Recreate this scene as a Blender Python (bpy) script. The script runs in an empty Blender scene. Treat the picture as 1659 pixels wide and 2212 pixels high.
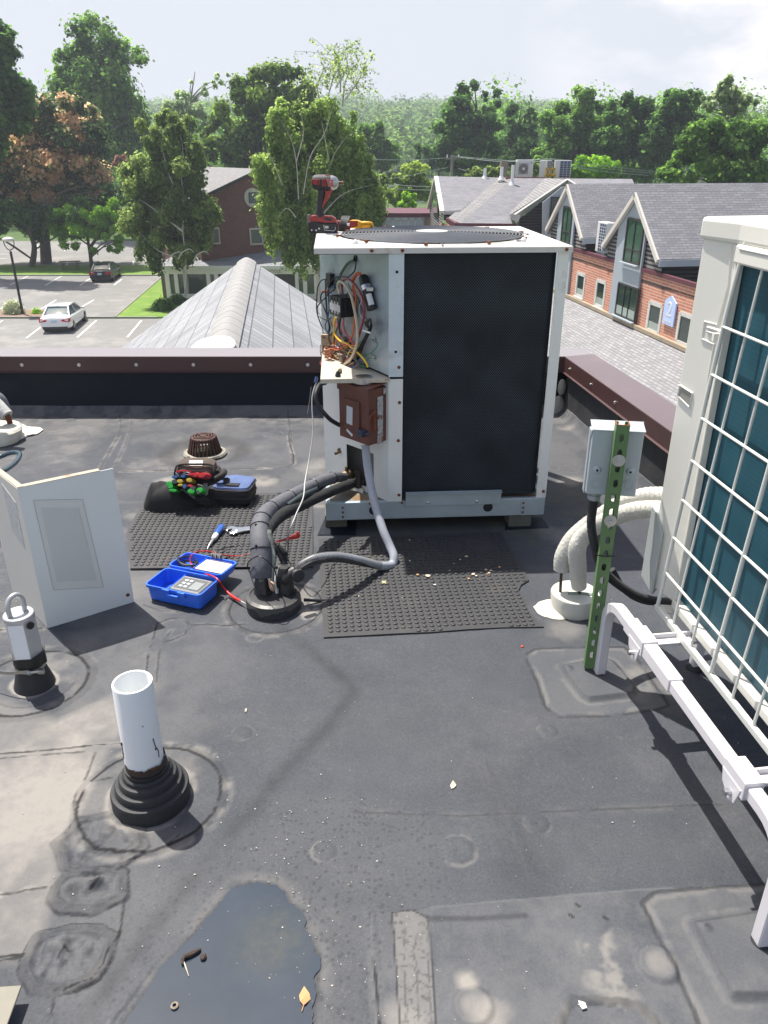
import bpy, bmesh, math, random
import numpy as np
from mathutils import Vector, Matrix, noise as mnoise

random.seed(7); rng = np.random.default_rng(7)
sc = bpy.context.scene
COL = sc.collection
R = math.radians

# ---------------------------------------------------------------- camera
H = 1.7
PITCH = R(24.9)
cam_d = bpy.data.cameras.new('camera'); cam = bpy.data.objects.new('camera', cam_d); COL.objects.link(cam)
cam_d.sensor_fit = 'VERTICAL'; cam_d.sensor_height = 36; cam_d.sensor_width = 27
cam_d.lens = 1661/2212*36
cam_d.clip_start = .05; cam_d.clip_end = 5000
cam.location = (0, 0, H); cam.rotation_euler = (R(90)-PITCH, 0, 0)
sc.camera = cam

# ---------------------------------------------------------------- world, sun, exposure
SUN_V = Vector((-.30, .32, 1)).normalized()
ELEV = math.asin(SUN_V.z); AZ = math.atan2(SUN_V.x, SUN_V.y)
w = bpy.data.worlds.new('World'); sc.world = w; w.use_nodes = True
nt = w.node_tree; nt.nodes.clear()
out = nt.nodes.new('ShaderNodeOutputWorld'); bg = nt.nodes.new('ShaderNodeBackground')
sky = nt.nodes.new('ShaderNodeTexSky'); sky.sky_type = 'NISHITA'; sky.sun_disc = False
sky.sun_elevation = ELEV; sky.sun_rotation = AZ; sky.dust_density = 4; sky.air_density = 1.2; sky.ozone_density = 1
tc = nt.nodes.new('ShaderNodeTexCoord')
mp = nt.nodes.new('ShaderNodeMapping'); mp.inputs['Scale'].default_value = (1, 1, 2.2)
nz = nt.nodes.new('ShaderNodeTexNoise'); nz.inputs['Scale'].default_value = 5.5; nz.inputs['Detail'].default_value = 8; nz.inputs['Roughness'].default_value = .55
cr = nt.nodes.new('ShaderNodeValToRGB'); cr.color_ramp.elements[0].position = .40; cr.color_ramp.elements[1].position = .56
nt.links.new(tc.outputs['Generated'], mp.inputs['Vector']); nt.links.new(mp.outputs[0], nz.inputs['Vector']); nt.links.new(nz.outputs['Fac'], cr.inputs[0])
# cloud bank low in the sky to the right of the view: a mask from the direction
vd = nt.nodes.new('ShaderNodeVectorMath'); vd.operation = 'DOT_PRODUCT'; vd.inputs[1].default_value = Vector((.43, .89, .13)).normalized()
nt.links.new(tc.outputs['Generated'], vd.inputs[0])
mr = nt.nodes.new('ShaderNodeMapRange'); mr.inputs[1].default_value = .955; mr.inputs[2].default_value = .992
nt.links.new(vd.outputs['Value'], mr.inputs[0])
mm = nt.nodes.new('ShaderNodeMath'); mm.operation = 'MULTIPLY'; nt.links.new(cr.outputs[0], mm.inputs[0]); nt.links.new(mr.outputs[0], mm.inputs[1])
SKYV = (6.45, 6.75, 7.3)          # pale humid veil over the blue, on the sky's own scale
veil = nt.nodes.new('ShaderNodeMixRGB'); veil.inputs[2].default_value = (*SKYV, 1)
hs0 = nt.nodes.new('ShaderNodeHueSaturation'); hs0.inputs['Saturation'].default_value = 1.35; hs0.inputs['Value'].default_value = 1.1; nt.links.new(sky.outputs[0], hs0.inputs['Color']); nt.links.new(hs0.outputs[0], veil.inputs[1])
sz = nt.nodes.new('ShaderNodeSeparateXYZ'); nt.links.new(tc.outputs['Generated'], sz.inputs[0])
vm = nt.nodes.new('ShaderNodeMapRange'); vm.inputs[1].default_value = .22; vm.inputs[2].default_value = .75; vm.inputs[3].default_value = .95; vm.inputs[4].default_value = .0; nt.links.new(sz.outputs[2], vm.inputs[0]); nt.links.new(vm.outputs[0], veil.inputs[0])
cl = nt.nodes.new('ShaderNodeMixRGB'); cl.inputs[2].default_value = (9.6, 9.2, 9.4, 1)
nt.links.new(mm.outputs[0], cl.inputs[0]); nt.links.new(veil.outputs[0], cl.inputs[1])
nt.links.new(cl.outputs[0], bg.inputs['Color']); bg.inputs['Strength'].default_value = .084
nt.links.new(bg.outputs[0], out.inputs['Surface'])
sl = bpy.data.lights.new('sun', 'SUN'); sl.energy = 5.0; sl.angle = R(.6); sl.color = (1, .955, .88)
so = bpy.data.objects.new('sun', sl); COL.objects.link(so); so.rotation_euler = (-SUN_V).to_track_quat('-Z', 'Y').to_euler(); so.location = (0, 0, 30)
vs = sc.view_settings; vs.view_transform = 'Standard'; vs.look = 'None'; vs.gamma = 1; vs.exposure = 0.58; vs.use_curve_mapping = False
sc.cycles.volume_bounces = 0; sc.cycles.max_bounces = 6; sc.cycles.transparent_max_bounces = 12

# ---------------------------------------------------------------- from the photograph's measurements to metres
cP, sP = math.cos(PITCH), math.sin(PITCH)
def ray(px, py):
    u = (px-829.5)/1661; v = (1106-py)/1661
    return Vector((u, cP+v*sP, -sP+v*cP))
def G(px, py, z=0.0):
    r = ray(px, py); t = (z-H)/r.z
    return Vector((r.x*t, r.y*t, z))
def A(px, py, Y):
    r = ray(px, py); t = Y/r.y
    return Vector((r.x*t, Y, H+r.z*t))
def hit(px, py, p0, n, off=0.0):
    r = ray(px, py); o = Vector((0, 0, H)); t = (Vector(p0)-o).dot(n)/r.dot(n)
    p = o+r*t
    return p-r.normalized()*off
def proj(p):
    d = Vector(p)-Vector((0, 0, H)); dep = d.y*cP-d.z*sP
    return (829.5+1661*d.x/dep, 1106-1661*(d.y*sP+d.z*cP)/dep)

# ---------------------------------------------------------------- materials
MATS = {}
def newmat(name):
    m = bpy.data.materials.new(name); m.use_nodes = True; return m, m.node_tree, m.node_tree.nodes['Principled BSDF']
def pm(name, col, rough=.5, metal=0.0, var=.12, vs=6.0, bump=0.0, bs=60.0, dirt=None, dk=.5, ds=3.0, coat=0.0, spec=None):
    """painted / plain material with tonal variation, optional dirt colour in patches and a fine bump"""
    if name in MATS: return MATS[name]
    m, nt, b = newmat(name); L = nt.links.new
    tc = nt.nodes.new('ShaderNodeTexCoord')
    n = nt.nodes.new('ShaderNodeTexNoise'); n.inputs['Scale'].default_value = vs; n.inputs['Detail'].default_value = 6; n.inputs['Roughness'].default_value = .65
    L(tc.outputs['Object'], n.inputs['Vector'])
    mx = nt.nodes.new('ShaderNodeMixRGB'); L(n.outputs['Fac'], mx.inputs[0])
    c = Vector(col)
    mx.inputs[1].default_value = (*(c*(1-var*1.6)), 1); mx.inputs[2].default_value = (*[min(1, x) for x in c*(1+var*1.6)], 1)
    last = mx.outputs[0]
    if dirt is not None:
        n2 = nt.nodes.new('ShaderNodeTexNoise'); n2.inputs['Scale'].default_value = ds; n2.inputs['Detail'].default_value = 9; n2.inputs['Roughness'].default_value = .7
        L(tc.outputs['Object'], n2.inputs['Vector'])
        r2 = nt.nodes.new('ShaderNodeValToRGB'); r2.color_ramp.elements[0].position = dk; r2.color_ramp.elements[1].position = min(1, dk+.12)
        L(n2.outputs['Fac'], r2.inputs[0])
        m2 = nt.nodes.new('ShaderNodeMixRGB'); L(r2.outputs[0], m2.inputs[0]); L(last, m2.inputs[1]); m2.inputs[2].default_value = (*dirt, 1); last = m2.outputs[0]
    L(last, b.inputs['Base Color'])
    b.inputs['Roughness'].default_value = rough; b.inputs['Metallic'].default_value = metal
    if coat: b.inputs['Coat Weight'].default_value = coat
    if spec is not None: b.inputs['Specular IOR Level'].default_value = spec
    if bump:
        n3 = nt.nodes.new('ShaderNodeTexNoise'); n3.inputs['Scale'].default_value = bs; n3.inputs['Detail'].default_value = 4
        L(tc.outputs['Object'], n3.inputs['Vector'])
        bp = nt.nodes.new('ShaderNodeBump'); bp.inputs['Strength'].default_value = min(1, bump); bp.inputs['Distance'].default_value = .004 if bs > 20 else .02
        L(n3.outputs['Fac'], bp.inputs['Height']); L(bp.outputs[0], b.inputs['Normal'])
    MATS[name] = m; return m
def tilemat(name, c1, c2, mortar, bw, bh, msize=.01, rough=.85, bump=.4, off=.5, patch=None, vary=.25, sq=1.0):
    """bricks / shingles / siding drawn in metres on the UV map"""
    if name in MATS: return MATS[name]
    m, nt, b = newmat(name); L = nt.links.new
    uv = nt.nodes.new('ShaderNodeUVMap')
    br = nt.nodes.new('ShaderNodeTexBrick'); L(uv.outputs[0], br.inputs['Vector'])
    br.offset = off; br.inputs['Scale'].default_value = 1; br.inputs['Brick Width'].default_value = bw; br.inputs['Row Height'].default_value = bh
    br.inputs['Mortar Size'].default_value = msize; br.inputs['Mortar Smooth'].default_value = .3; br.inputs['Bias'].default_value = 0
    br.inputs['Color1'].default_value = (*c1, 1); br.inputs['Color2'].default_value = (*c2, 1); br.inputs['Mortar'].default_value = (*mortar, 1)
    n = nt.nodes.new('ShaderNodeTexNoise'); n.inputs['Scale'].default_value = .8; n.inputs['Detail'].default_value = 8; n.inputs['Roughness'].default_value = .7; L(uv.outputs[0], n.inputs['Vector'])
    mr = nt.nodes.new('ShaderNodeMapRange'); mr.inputs[1].default_value = .3; mr.inputs[2].default_value = .7; mr.inputs[3].default_value = 1-vary; mr.inputs[4].default_value = 1+vary
    L(n.outputs['Fac'], mr.inputs[0])
    mu = nt.nodes.new('ShaderNodeVectorMath'); mu.operation = 'SCALE'; L(br.outputs['Color'], mu.inputs[0]); L(mr.outputs[0], mu.inputs['Scale'])
    n4 = nt.nodes.new('ShaderNodeTexNoise'); n4.inputs['Scale'].default_value = 45; n4.inputs['Detail'].default_value = 3; L(uv.outputs[0], n4.inputs['Vector'])
    mr4 = nt.nodes.new('ShaderNodeMapRange'); mr4.inputs[3].default_value = .7; mr4.inputs[4].default_value = 1.3; L(n4.outputs['Fac'], mr4.inputs[0])
    mu2 = nt.nodes.new('ShaderNodeVectorMath'); mu2.operation = 'SCALE'; L(mu.outputs[0], mu2.inputs[0]); L(mr4.outputs[0], mu2.inputs['Scale'])
    L(mu2.outputs[0], b.inputs['Base Color']); b.inputs['Roughness'].default_value = rough
    bp = nt.nodes.new('ShaderNodeBump'); bp.invert = True; bp.inputs['Strength'].default_value = bump; bp.inputs['Distance'].default_value = .02
    L(br.outputs['Fac'], bp.inputs['Height']); L(bp.outputs[0], b.inputs['Normal'])
    MATS[name] = m; return m
def glassmat(name='window_glass', col=(.02, .03, .035), rough=.06):
    if name in MATS: return MATS[name]
    m, nt, b = newmat(name); b.inputs['Base Color'].default_value = (*col, 1); b.inputs['Roughness'].default_value = rough
    b.inputs['Specular IOR Level'].default_value = .8; MATS[name] = m; return m

# ---------------------------------------------------------------- things and parts
INV = {}
def tag(o, label=None, cat=None, group=None, kind=None):
    if label: o['label'] = label
    if cat: o['category'] = cat
    if group: o['group'] = group
    if kind: o['kind'] = kind
    return o
def thing(name, label, cat, loc=(0, 0, 0), rz=0.0, group=None):
    o = bpy.data.objects.new(name, None); COL.objects.link(o); o.empty_display_size = .1
    o.location = loc; o.rotation_euler = (0, 0, rz)
    INV[o.name] = (Matrix.Translation(Vector(loc)) @ Matrix.Rotation(rz, 4, 'Z')).inverted()
    return tag(o, label, cat, group)
def dup(root, loc, rz=0.0, label=None, group=None, s=None):
    r = root.copy(); COL.objects.link(r); r.location = loc; r.rotation_euler = (0, 0, rz)
    if label: r['label'] = label
    if group: r['group'] = group
    if s: r.scale = (s, s, s)
    for ch in list(root.children):
        c = ch.copy(); COL.objects.link(c); c.parent = r
        for g in list(ch.children):
            d = g.copy(); COL.objects.link(d); d.parent = c
    return r
def catmull(pts, n=8):
    P = [Vector(p) for p in pts]
    if len(P) < 3: return P
    P = [P[0]*2-P[1]]+P+[P[-1]*2-P[-2]]; o = []
    for i in range(1, len(P)-2):
        for k in range(n):
            t = k/n; a, b, c, d = P[i-1:i+3]
            o.append(.5*((2*b)+(c-a)*t+(2*a-5*b+4*c-d)*t*t+(3*b-a-3*c+d)*t**3))
    o.append(P[-2]); return o
class MB:
    def __init__(s, M=None):
        s.v = []; s.f = []; s.uv = []; s.M = M or Matrix.Identity(4); s.sm = []; s.mi = []; s.cur = 0
    def add(s, vs, fs, smooth=False, uvs=None):
        o = len(s.v); s.v += [tuple(s.M @ Vector(v)) for v in vs]
        for i, f in enumerate(fs):
            s.f.append([o+k for k in f]); s.sm.append(smooth); s.mi.append(s.cur)
            s.uv.append(uvs[i] if uvs else [(0, 0)]*len(f))
        return s
    def quad(s, pts, uv=None): return s.add(pts, [list(range(len(pts)))], False, [uv] if uv else None)
    def box(s, c, d, rz=0.0, rot=None):
        c = Vector(c); h = Vector(d)/2; m = rot if rot is not None else Matrix.Rotation(rz, 3, 'Z')
        vs = [c+m @ Vector((h.x*i, h.y*j, h.z*k)) for k in (-1, 1) for j in (-1, 1) for i in (-1, 1)]
        return s.add(vs, [(0, 2, 3, 1), (4, 5, 7, 6), (0, 1, 5, 4), (2, 6, 7, 3), (0, 4, 6, 2), (1, 3, 7, 5)])
    def bar(s, a, b, w, h=None, up=(0, 0, 1)):
        """a rectangular bar from a to b, w across, h along up"""
        a, b = Vector(a), Vector(b); h = h or w; d = (b-a).normalized(); up = Vector(up)
        x = d.cross(up)
        if x.length < 1e-4: x = d.cross(Vector((1, 0, 0)))
        x.normalize(); y = x.cross(d)
        vs = [p+x*i*w/2+y*j*h/2 for p in (a, b) for i, j in ((-1, -1), (1, -1), (1, 1), (-1, 1))]
        return s.add(vs, [(3, 2, 1, 0), (4, 5, 6, 7), (0, 1, 5, 4), (1, 2, 6, 5), (2, 3, 7, 6), (3, 0, 4, 7)])
    def tube(s, pts, r, seg=8, n=6, sp=True, caps=True, square=False):
        P = catmull(pts, n) if sp and len(pts) > 2 else [Vector(p) for p in pts]
        N = len(P)
        if isinstance(r, (int, float)): rr = [r]*N
        else: rr = list(np.interp(np.linspace(0, 1, N), np.linspace(0, 1, len(r)), r))
        T = [(P[min(i+1, N-1)]-P[max(i-1, 0)]).normalized() for i in range(N)]
        x = T[0].orthogonal().normalized() if not square else (Vector((1, .12, 0))-T[0]*T[0].dot(Vector((1, .12, 0)))).normalized()
        vs = []
        for i in range(N):
            x = (x-T[i]*x.dot(T[i])).normalized(); y = T[i].cross(x)
            for k in range(seg):
                a = 2*math.pi*(k+(.5 if square else 0))/seg
                vs.append(P[i]+(x*math.cos(a)+y*math.sin(a))*rr[i])
        fs = [(i*seg+k, i*seg+(k+1) % seg, (i+1)*seg+(k+1) % seg, (i+1)*seg+k) for i in range(N-1) for k in range(seg)]
        s.add(vs, fs, True)
        if caps: s.add(vs[:seg], [tuple(reversed(range(seg)))]); s.add(vs[-seg:], [tuple(range(seg))])
        return s
    def lathe(s, prof, c=(0, 0, 0), seg=24, M=None, smooth=True, jit=0.0, sx=1.0, sy=1.0):
        M = M or Matrix.Identity(3); c = Vector(c); vs = []
        for r, z in prof:
            for k in range(seg):
                a = 2*math.pi*k/seg; q = r*(1+(jit*mnoise.noise(Vector((math.cos(a)*2+c.x, math.sin(a)*2+c.y, z*30))) if jit else 0))
                vs.append(c+M @ Vector((q*math.cos(a)*sx, q*math.sin(a)*sy, z)))
        n = len(prof)
        s.add(vs, [(i*seg+k, i*seg+(k+1) % seg, (i+1)*seg+(k+1) % seg, (i+1)*seg+k) for i in range(n-1) for k in range(seg)], smooth)
        if prof[-1][0] > 1e-5: s.add(vs[-seg:], [tuple(range(seg))])
        if prof[0][0] > 1e-5: s.add(vs[:seg], [tuple(reversed(range(seg)))])
        return s
    def prism(s, poly, a, b, ax=None):
        """poly: 3-D points of one face; extruded by vector b-a"""
        d = Vector(b)-Vector(a); o_ = Vector(a) if isinstance(a, tuple) else Vector(); P = [Vector(p)+o_ for p in poly]; n = len(P)
        return s.add(P+[p+d for p in P], [tuple(range(n)), tuple(reversed(range(n, 2*n)))]+[(i, i+n, (i+1) % n+n, (i+1) % n) for i in range(n)])
    def ell(s, c, r, seg=14, ring=8, M=None):
        prof = [(math.sin(math.pi*i/ring), -math.cos(math.pi*i/ring)) for i in range(ring+1)]
        M = (M or Matrix.Identity(3)) @ Matrix.Diagonal(Vector(r))
        return s.lathe([(max(p, 1e-6), z) for p, z in prof], c, seg, M)
    def build(s, name, mat, parent=None, bevel=0.0, world=True, bseg=2, smooth_all=False, solid=0.0):
        me = bpy.data.meshes.new(name)
        vs = s.v
        inv = None
        if parent is not None and world:
            inv = INV[parent.name]; vs = [tuple(inv @ Vector(v)) for v in vs]
        me.from_pydata(vs, [], s.f)
        ms = mat if isinstance(mat, (list, tuple)) else [mat]
        for m in ms: me.materials.append(m)
        me.polygons.foreach_set('use_smooth', [True]*len(s.f) if smooth_all else s.sm)
        if len(ms) > 1: me.polygons.foreach_set('material_index', s.mi)
        ul = me.uv_layers.new(name='UVMap'); fl = [c for f in s.uv for p in f for c in p]; ul.data.foreach_set('uv', fl)
        bm = bmesh.new(); bm.from_mesh(me); bmesh.ops.remove_doubles(bm, verts=bm.verts, dist=1e-6)
        if not getattr(s, 'keepn', False): bmesh.ops.recalc_face_normals(bm, faces=bm.faces)
        bm.to_mesh(me); bm.free(); me.update()
        if any(s.sm): me.set_sharp_from_angle(angle=R(38))
        o = bpy.data.objects.new(name, me); COL.objects.link(o)
        if parent is not None: o.parent = parent; INV[o.name] = INV[parent.name]
        else: INV[o.name] = Matrix.Identity(4)
        if solid:
            md = o.modifiers.new('t', 'SOLIDIFY'); md.thickness = solid; md.offset = 0
        if bevel:
            md = o.modifiers.new('b', 'BEVEL'); md.width = bevel; md.segments = bseg; md.limit_method = 'ANGLE'; md.angle_limit = R(40)
        return o
def text_mesh(body, size, M, mat, name, parent, ext=.002, align='CENTER', sx=1.0):
    cu = bpy.data.curves.new(name, 'FONT'); cu.body = body; cu.size = size; cu.extrude = ext; cu.align_x = align; cu.align_y = 'CENTER'
    t = bpy.data.objects.new(name+'_src', cu); COL.objects.link(t); bpy.context.view_layer.update()
    dg = bpy.context.evaluated_depsgraph_get(); me = bpy.data.meshes.new_from_object(t.evaluated_get(dg))
    bpy.data.objects.remove(t); bpy.data.curves.remove(cu)
    inv = INV[parent.name] if parent is not None else Matrix.Identity(4)
    me.transform(inv @ M @ Matrix.Diagonal((sx, 1, 1, 1))); me.materials.clear(); me.materials.append(mat); me.name = name
    o = bpy.data.objects.new(name, me); COL.objects.link(o)
    if parent is not None: o.parent = parent; INV[o.name] = inv
    return o
def frameM(o, x, y):
    """matrix with origin o, x and y axes (orthonormalised), z = x cross y"""
    x = Vector(x).normalized(); y = Vector(y); y = (y-x*y.dot(x)).normalized(); z = x.cross(y)
    return Matrix(((x.x, y.x, z.x, o[0]), (x.y, y.y, z.y, o[1]), (x.z, y.z, z.z, o[2]), (0, 0, 0, 1)))
# ================================================================ the rooftop we stand on
def P2(pts, z=0.0): return np.array([[G(x, y, z).x, G(x, y, z).y] for x, y in pts])
def crop(x0, y0, s):
    """pixel of an enlarged crop -> measuring pixels"""
    return lambda x, y: ((x0+x/s)*1659/3024, (y0+y/s)*1659/3024)
cA = crop(0, 3100, 1.106); cB = crop(0, 2300, 1.27615); cC = crop(1300, 3000, .9623); cD = crop(2000, 1600, 1.58); cE = crop(0, 1700, 1.27615); cF = crop(1150, 1400, 1.4426); cH = crop(950, 1850, 2.37)
def CP(c, pts): return P2([c(x, y) for x, y in pts])
def sdpoly(X, Y, P):
    d = np.full(X.shape, 1e9); ins = np.zeros(X.shape, bool); n = len(P)
    for i in range(n):
        a, b = P[i], P[(i+1) % n]; e = b-a; L = e@e+1e-12
        t = np.clip(((X-a[0])*e[0]+(Y-a[1])*e[1])/L, 0, 1)
        d = np.minimum(d, np.hypot(X-a[0]-t*e[0], Y-a[1]-t*e[1]))
        c = ((a[1] > Y) != (b[1] > Y)) & (X < (b[0]-a[0])*(Y-a[1])/(b[1]-a[1]+1e-12)+a[0]); ins ^= c
    return np.where(ins, -d, d)
def sdline(X, Y, P):
    d = np.full(X.shape, 1e9)
    for a, b in zip(P[:-1], P[1:]):
        e = b-a; L = e@e+1e-12; t = np.clip(((X-a[0])*e[0]+(Y-a[1])*e[1])/L, 0, 1)
        d = np.minimum(d, np.hypot(X-a[0]-t*e[0], Y-a[1]-t*e[1]))
    return d
def vnoise(X, Y, s, seed, oct=4, rough=.55):
    """value noise in numpy"""
    r = np.random.default_rng(seed); T = r.random((256, 256)); out = np.zeros(X.shape); amp = 1; tot = 0
    for o in range(oct):
        x = X*s+37.1*o+500; y = Y*s+91.7*o+500; xi = np.floor(x).astype(int); yi = np.floor(y).astype(int); fx = x-xi; fy = y-yi
        fx = fx*fx*(3-2*fx); fy = fy*fy*(3-2*fy)
        g = lambda a, b: T[a % 256, b % 256]
        out += amp*((g(xi, yi)*(1-fx)+g(xi+1, yi)*fx)*(1-fy)+(g(xi, yi+1)*(1-fx)+g(xi+1, yi+1)*fx)*fy)
        tot += amp; amp *= rough; s = s*2.03
    return out/tot
def sst(x, a, b):
    t = np.clip((x-a)/(b-a), 0, 1); return t*t*(3-2*t)
PARX0, PARY0 = 1.286, 5.40            # inner corner of the two parapets
PD = Vector((.1215, -.9926, 0))       # run of the right parapet
def parx(y): return PARX0+(PARY0-y)*PD.x/-PD.y

xs = np.concatenate([np.linspace(-9, -3.1, 24), np.linspace(-3.05, 2.1, 1120)])
ys = [.7]
while ys[-1] < 5.40: ys.append(ys[-1]+.0034+.0015*(ys[-1]-.7))
ys = np.concatenate([np.linspace(-6, .6, 20), np.array(ys[:-1]), [5.45]])
X, Y = np.meshgrid(xs, ys); 
lim = PARX0+(PARY0-Y)*.1215/.9926+.03
X = np.where(X > lim, lim, X)
hgt = (vnoise(X, Y, 1.3, 1, 3)-.5)*.016+(vnoise(X, Y, 9, 2, 3)-.5)*.0022+(vnoise(X, Y, 45, 22, 2)-.5)*.0005
dust = np.zeros(X.shape); dark = np.zeros(X.shape); wet = np.zeros(X.shape); lite = np.zeros(X.shape); moss = np.zeros(X.shape)
n1 = vnoise(X, Y, 3, 3, 5, .65); n2 = vnoise(X, Y, 14, 4, 4, .6); n3 = vnoise(X, Y, 60, 5, 3)
wob = (n2-.5)*.02+(n3-.5)*.006
lm_ = .22+.78*np.clip((-.45-X)/.7, 0, 1)+.35*np.clip((Y-3.4)/1, 0, 1); dust += (.24*sst(n1, .45, .72)+.10*sst(vnoise(X*.35, Y*1.2, 5, 44, 5, .6), .5, .7))*lm_
SEAMS = []
def seam(P, w=.004, h=.0014, dk=.8, du=.25, dw=.03, jag=.5):
    global hgt, dark, dust
    dk = min(1, dk*1.35); d = np.abs(sdline(X, Y, P)+wob*jag); w = max(.0052, w*1.35); m = 1-sst(d, w*.35, w)
    brk = sst(n2, .25, .5)
    dark = np.maximum(dark, m*dk*brk); hgt += h*(1-sst(d, w, w*3)); dust = np.maximum(dust, du*(1-sst(d, w, dw))*sst(n2, .3, .7))
def sheet(P, h=.0018, edge=.005, dk=1.0, du=.35, band=.02, lt=0.0, jag=.6):
    """a glued-on patch: raised sheet with a dark caulk edge and dust caught round it"""
    global hgt, dark, dust, lite
    d = sdpoly(X, Y, P)+wob*jag
    hgt += h*(1-sst(d, -.003, .004)); dark = np.maximum(dark, dk*(1-sst(np.abs(d), edge*.6, edge*1.5))*sst(n2, .2, .4))
    if band: hgt += .0012*(1-sst(np.abs(d-band*.5), band*.3, band*.6)); dark = np.maximum(dark, .22*(1-sst(np.abs(d-band*.5), band*.4, band*.6)))
    dust = np.maximum(dust, du*(1-sst(np.abs(d-band), 0, .03))*sst(n2, .35, .65)); lite = np.maximum(lite, lt*(d < 0))
    return d
def circ(px, py, rx_px, n=40, sq=1.0):
    c = G(px, py); r = (G(px+rx_px, py)-c).length
    return np.array([[c.x+r*math.cos(a*2*math.pi/n), c.y+r*sq*math.sin(a*2*math.pi/n)] for a in range(n)])
# round patch round the vent pipe, round the anchor, round the pitch pocket
d = sheet(circ(325, 1722, 150), du=.5); dust = np.maximum(dust, .3*(d < 0)*sst(n1, .4, .7))
pd = np.hypot(X-G(325, 1722).x, Y-G(325, 1722).y); dust = np.maximum(dust, .75*(1-sst(np.abs(pd-.125-(n2-.5)*.04), .0, .02))*sst(n1, .35, .6))
d = sheet(circ(72, 1475, 113), edge=.006, band=.03); dust = np.maximum(dust, .45*(d < 0)*sst(n1, .35, .6))
ac_ = G(76, 1478); pd = np.hypot(X-ac_.x, Y-ac_.y); dust = np.maximum(dust, .8*(1-sst(np.abs(pd-.075-(n2-.5)*.02), .0, .015)))
hgt += .0016*(1-sst(np.abs(pd-.135), .002, .006)); dark = np.maximum(dark, .5*(1-sst(np.abs(pd-.135), .001, .004))*(Y < ac_.y))
d = sheet(circ(597, 1312, 100), edge=.003); moss = np.maximum(moss, 0)
dust = np.maximum(dust, .9*(1-sst(sdpoly(X, Y, CP(cH, [(560, 1230), (640, 1190), (700, 1260), (700, 1380), (600, 1400), (540, 1330)]))+wob*3, -.01, .03))*sst(n2, .3, .6))
# lumpy square patches down the left
lump = (vnoise(X, Y, 22, 8, 4, .5)-.5)
for P, dk_ in (([(250, 240), (350, 150), (490, 125), (610, 200), (620, 265), (520, 345), (400, 380), (290, 340)], .35), ([(255, 440), (300, 385), (420, 370), (535, 372), (528, 480), (400, 540), (275, 535), (240, 490)], .7), ([(120, 745), (170, 660), (300, 622), (430, 625), (485, 660), (455, 760), (420, 830), (330, 870), (230, 885), (150, 870), (105, 800)], .7)):
    P = CP(cA, P); d = sdpoly(X, Y, P)+wob*.8
    m = 1-sst(d, -.008, .004); ring = 1-sst(np.abs(d-.002), .010, .018)
    hgt += m*(.003+.040*lump*(1-sst(d, -.03, -.005)))+ring*.005*(1+lump*4)
    dark = np.maximum(dark, .30*ring); dark = np.maximum(dark, dk_*(1-sst(np.abs(d-.017), .001, .0035))*sst(n2, .3, .5)); dust = np.maximum(dust, .16*m*sst(vnoise(X, Y, 22, 8, 4, .5), .5, .7))
    # wrinkles
for pts in ([(395, 425), (440, 415)], [(255, 745), (285, 700), (300, 720)], [(390, 445), (440, 412)]):
    dd = sdline(X, Y, CP(cA, pts)); dark = np.maximum(dark, .95*(1-sst(dd, .001, .004))); hgt += .004*(1-sst(dd, .003, .012))
seam(CP(cA, [(240, 890), (232, 960), (212, 1040), (190, 1200)]), .0035, dk=1, h=.002)
seam(CP(cA, [(545, 460), (535, 560), (520, 650), (480, 700), (450, 780), (400, 850), (280, 888)]), .0028, dk=1)
seam(CP(cA, [(0, 745), (50, 738), (105, 735)]), .005, dk=1); seam(CP(cA, [(0, 760), (50, 752), (100, 748)]), .003, dk=.8)
seam(CP(cA, [(520, 345), (620, 300), (700, 270), (780, 215)]), .003, dk=.7)
seam(CP(cA, [(0, 470), (80, 462), (110, 450), (200, 440)]), .003, dk=.6, du=.9)
# seams on the left
seam(CP(cB, [(0, 855), (110, 850), (300, 832), (480, 812), (600, 805)]), .004, dk=.9, du=.5); seam(CP(cB, [(0, 880), (200, 862), (420, 845)]), .003, dk=.6)
seam(CP(cE, [(790, 965), (770, 1040), (745, 1120), (735, 1230)]), .0035); seam(CP(cE, [(860, 1000), (815, 1060), (800, 1120), (785, 1260)]), .003, dk=.5)
seam(CP(cE, [(790, 965), (850, 940), (920, 935), (950, 970), (930, 1020), (860, 1050), (815, 1060)]), .0035, dk=.7)
seam(CP(cE, [(950, 975), (1040, 968), (1130, 975), (1230, 970)]), .0035, dk=.85); seam(CP(cE, [(0, 1000), (100, 995), (210, 990)]), .005, dk=.8, du=.7)
seam(CP(cE, [(720, 870), (800, 900), (900, 905), (950, 870)]), .004, dk=.5)
seam(CP(cB, [(480, 850), (440, 960), (380, 1060), (370, 1100), (410, 1090), (450, 1000), (560, 975)]), .0045, dk=.55); seam(CP(cB, [(370, 1100), (380, 1190), (330, 1260)]), .003, dk=.5)
# seams at the back
seam(CP(cE, [(610, 197), (830, 192), (1060, 190), (1240, 188), (1430, 180), (1475, 160), (1475, 120), (1455, 60), (1450, 0)]), .005, dk=.85, du=.6)
seam(P2([(218, 1008), (236, 975), (256, 942), (262, 915), (258, 897)]), .007, dk=.35, du=.45); seam(P2([(247, 1008), (270, 960), (282, 925), (285, 895)]), .006, dk=.2, du=.3)
seam(P2([(622, 893), (628, 940), (632, 1000)]), .006, dk=.4)
seam(P2([(1190, 1010), (1280, 1030), (1330, 1040)]), .004, dk=.5)
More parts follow.
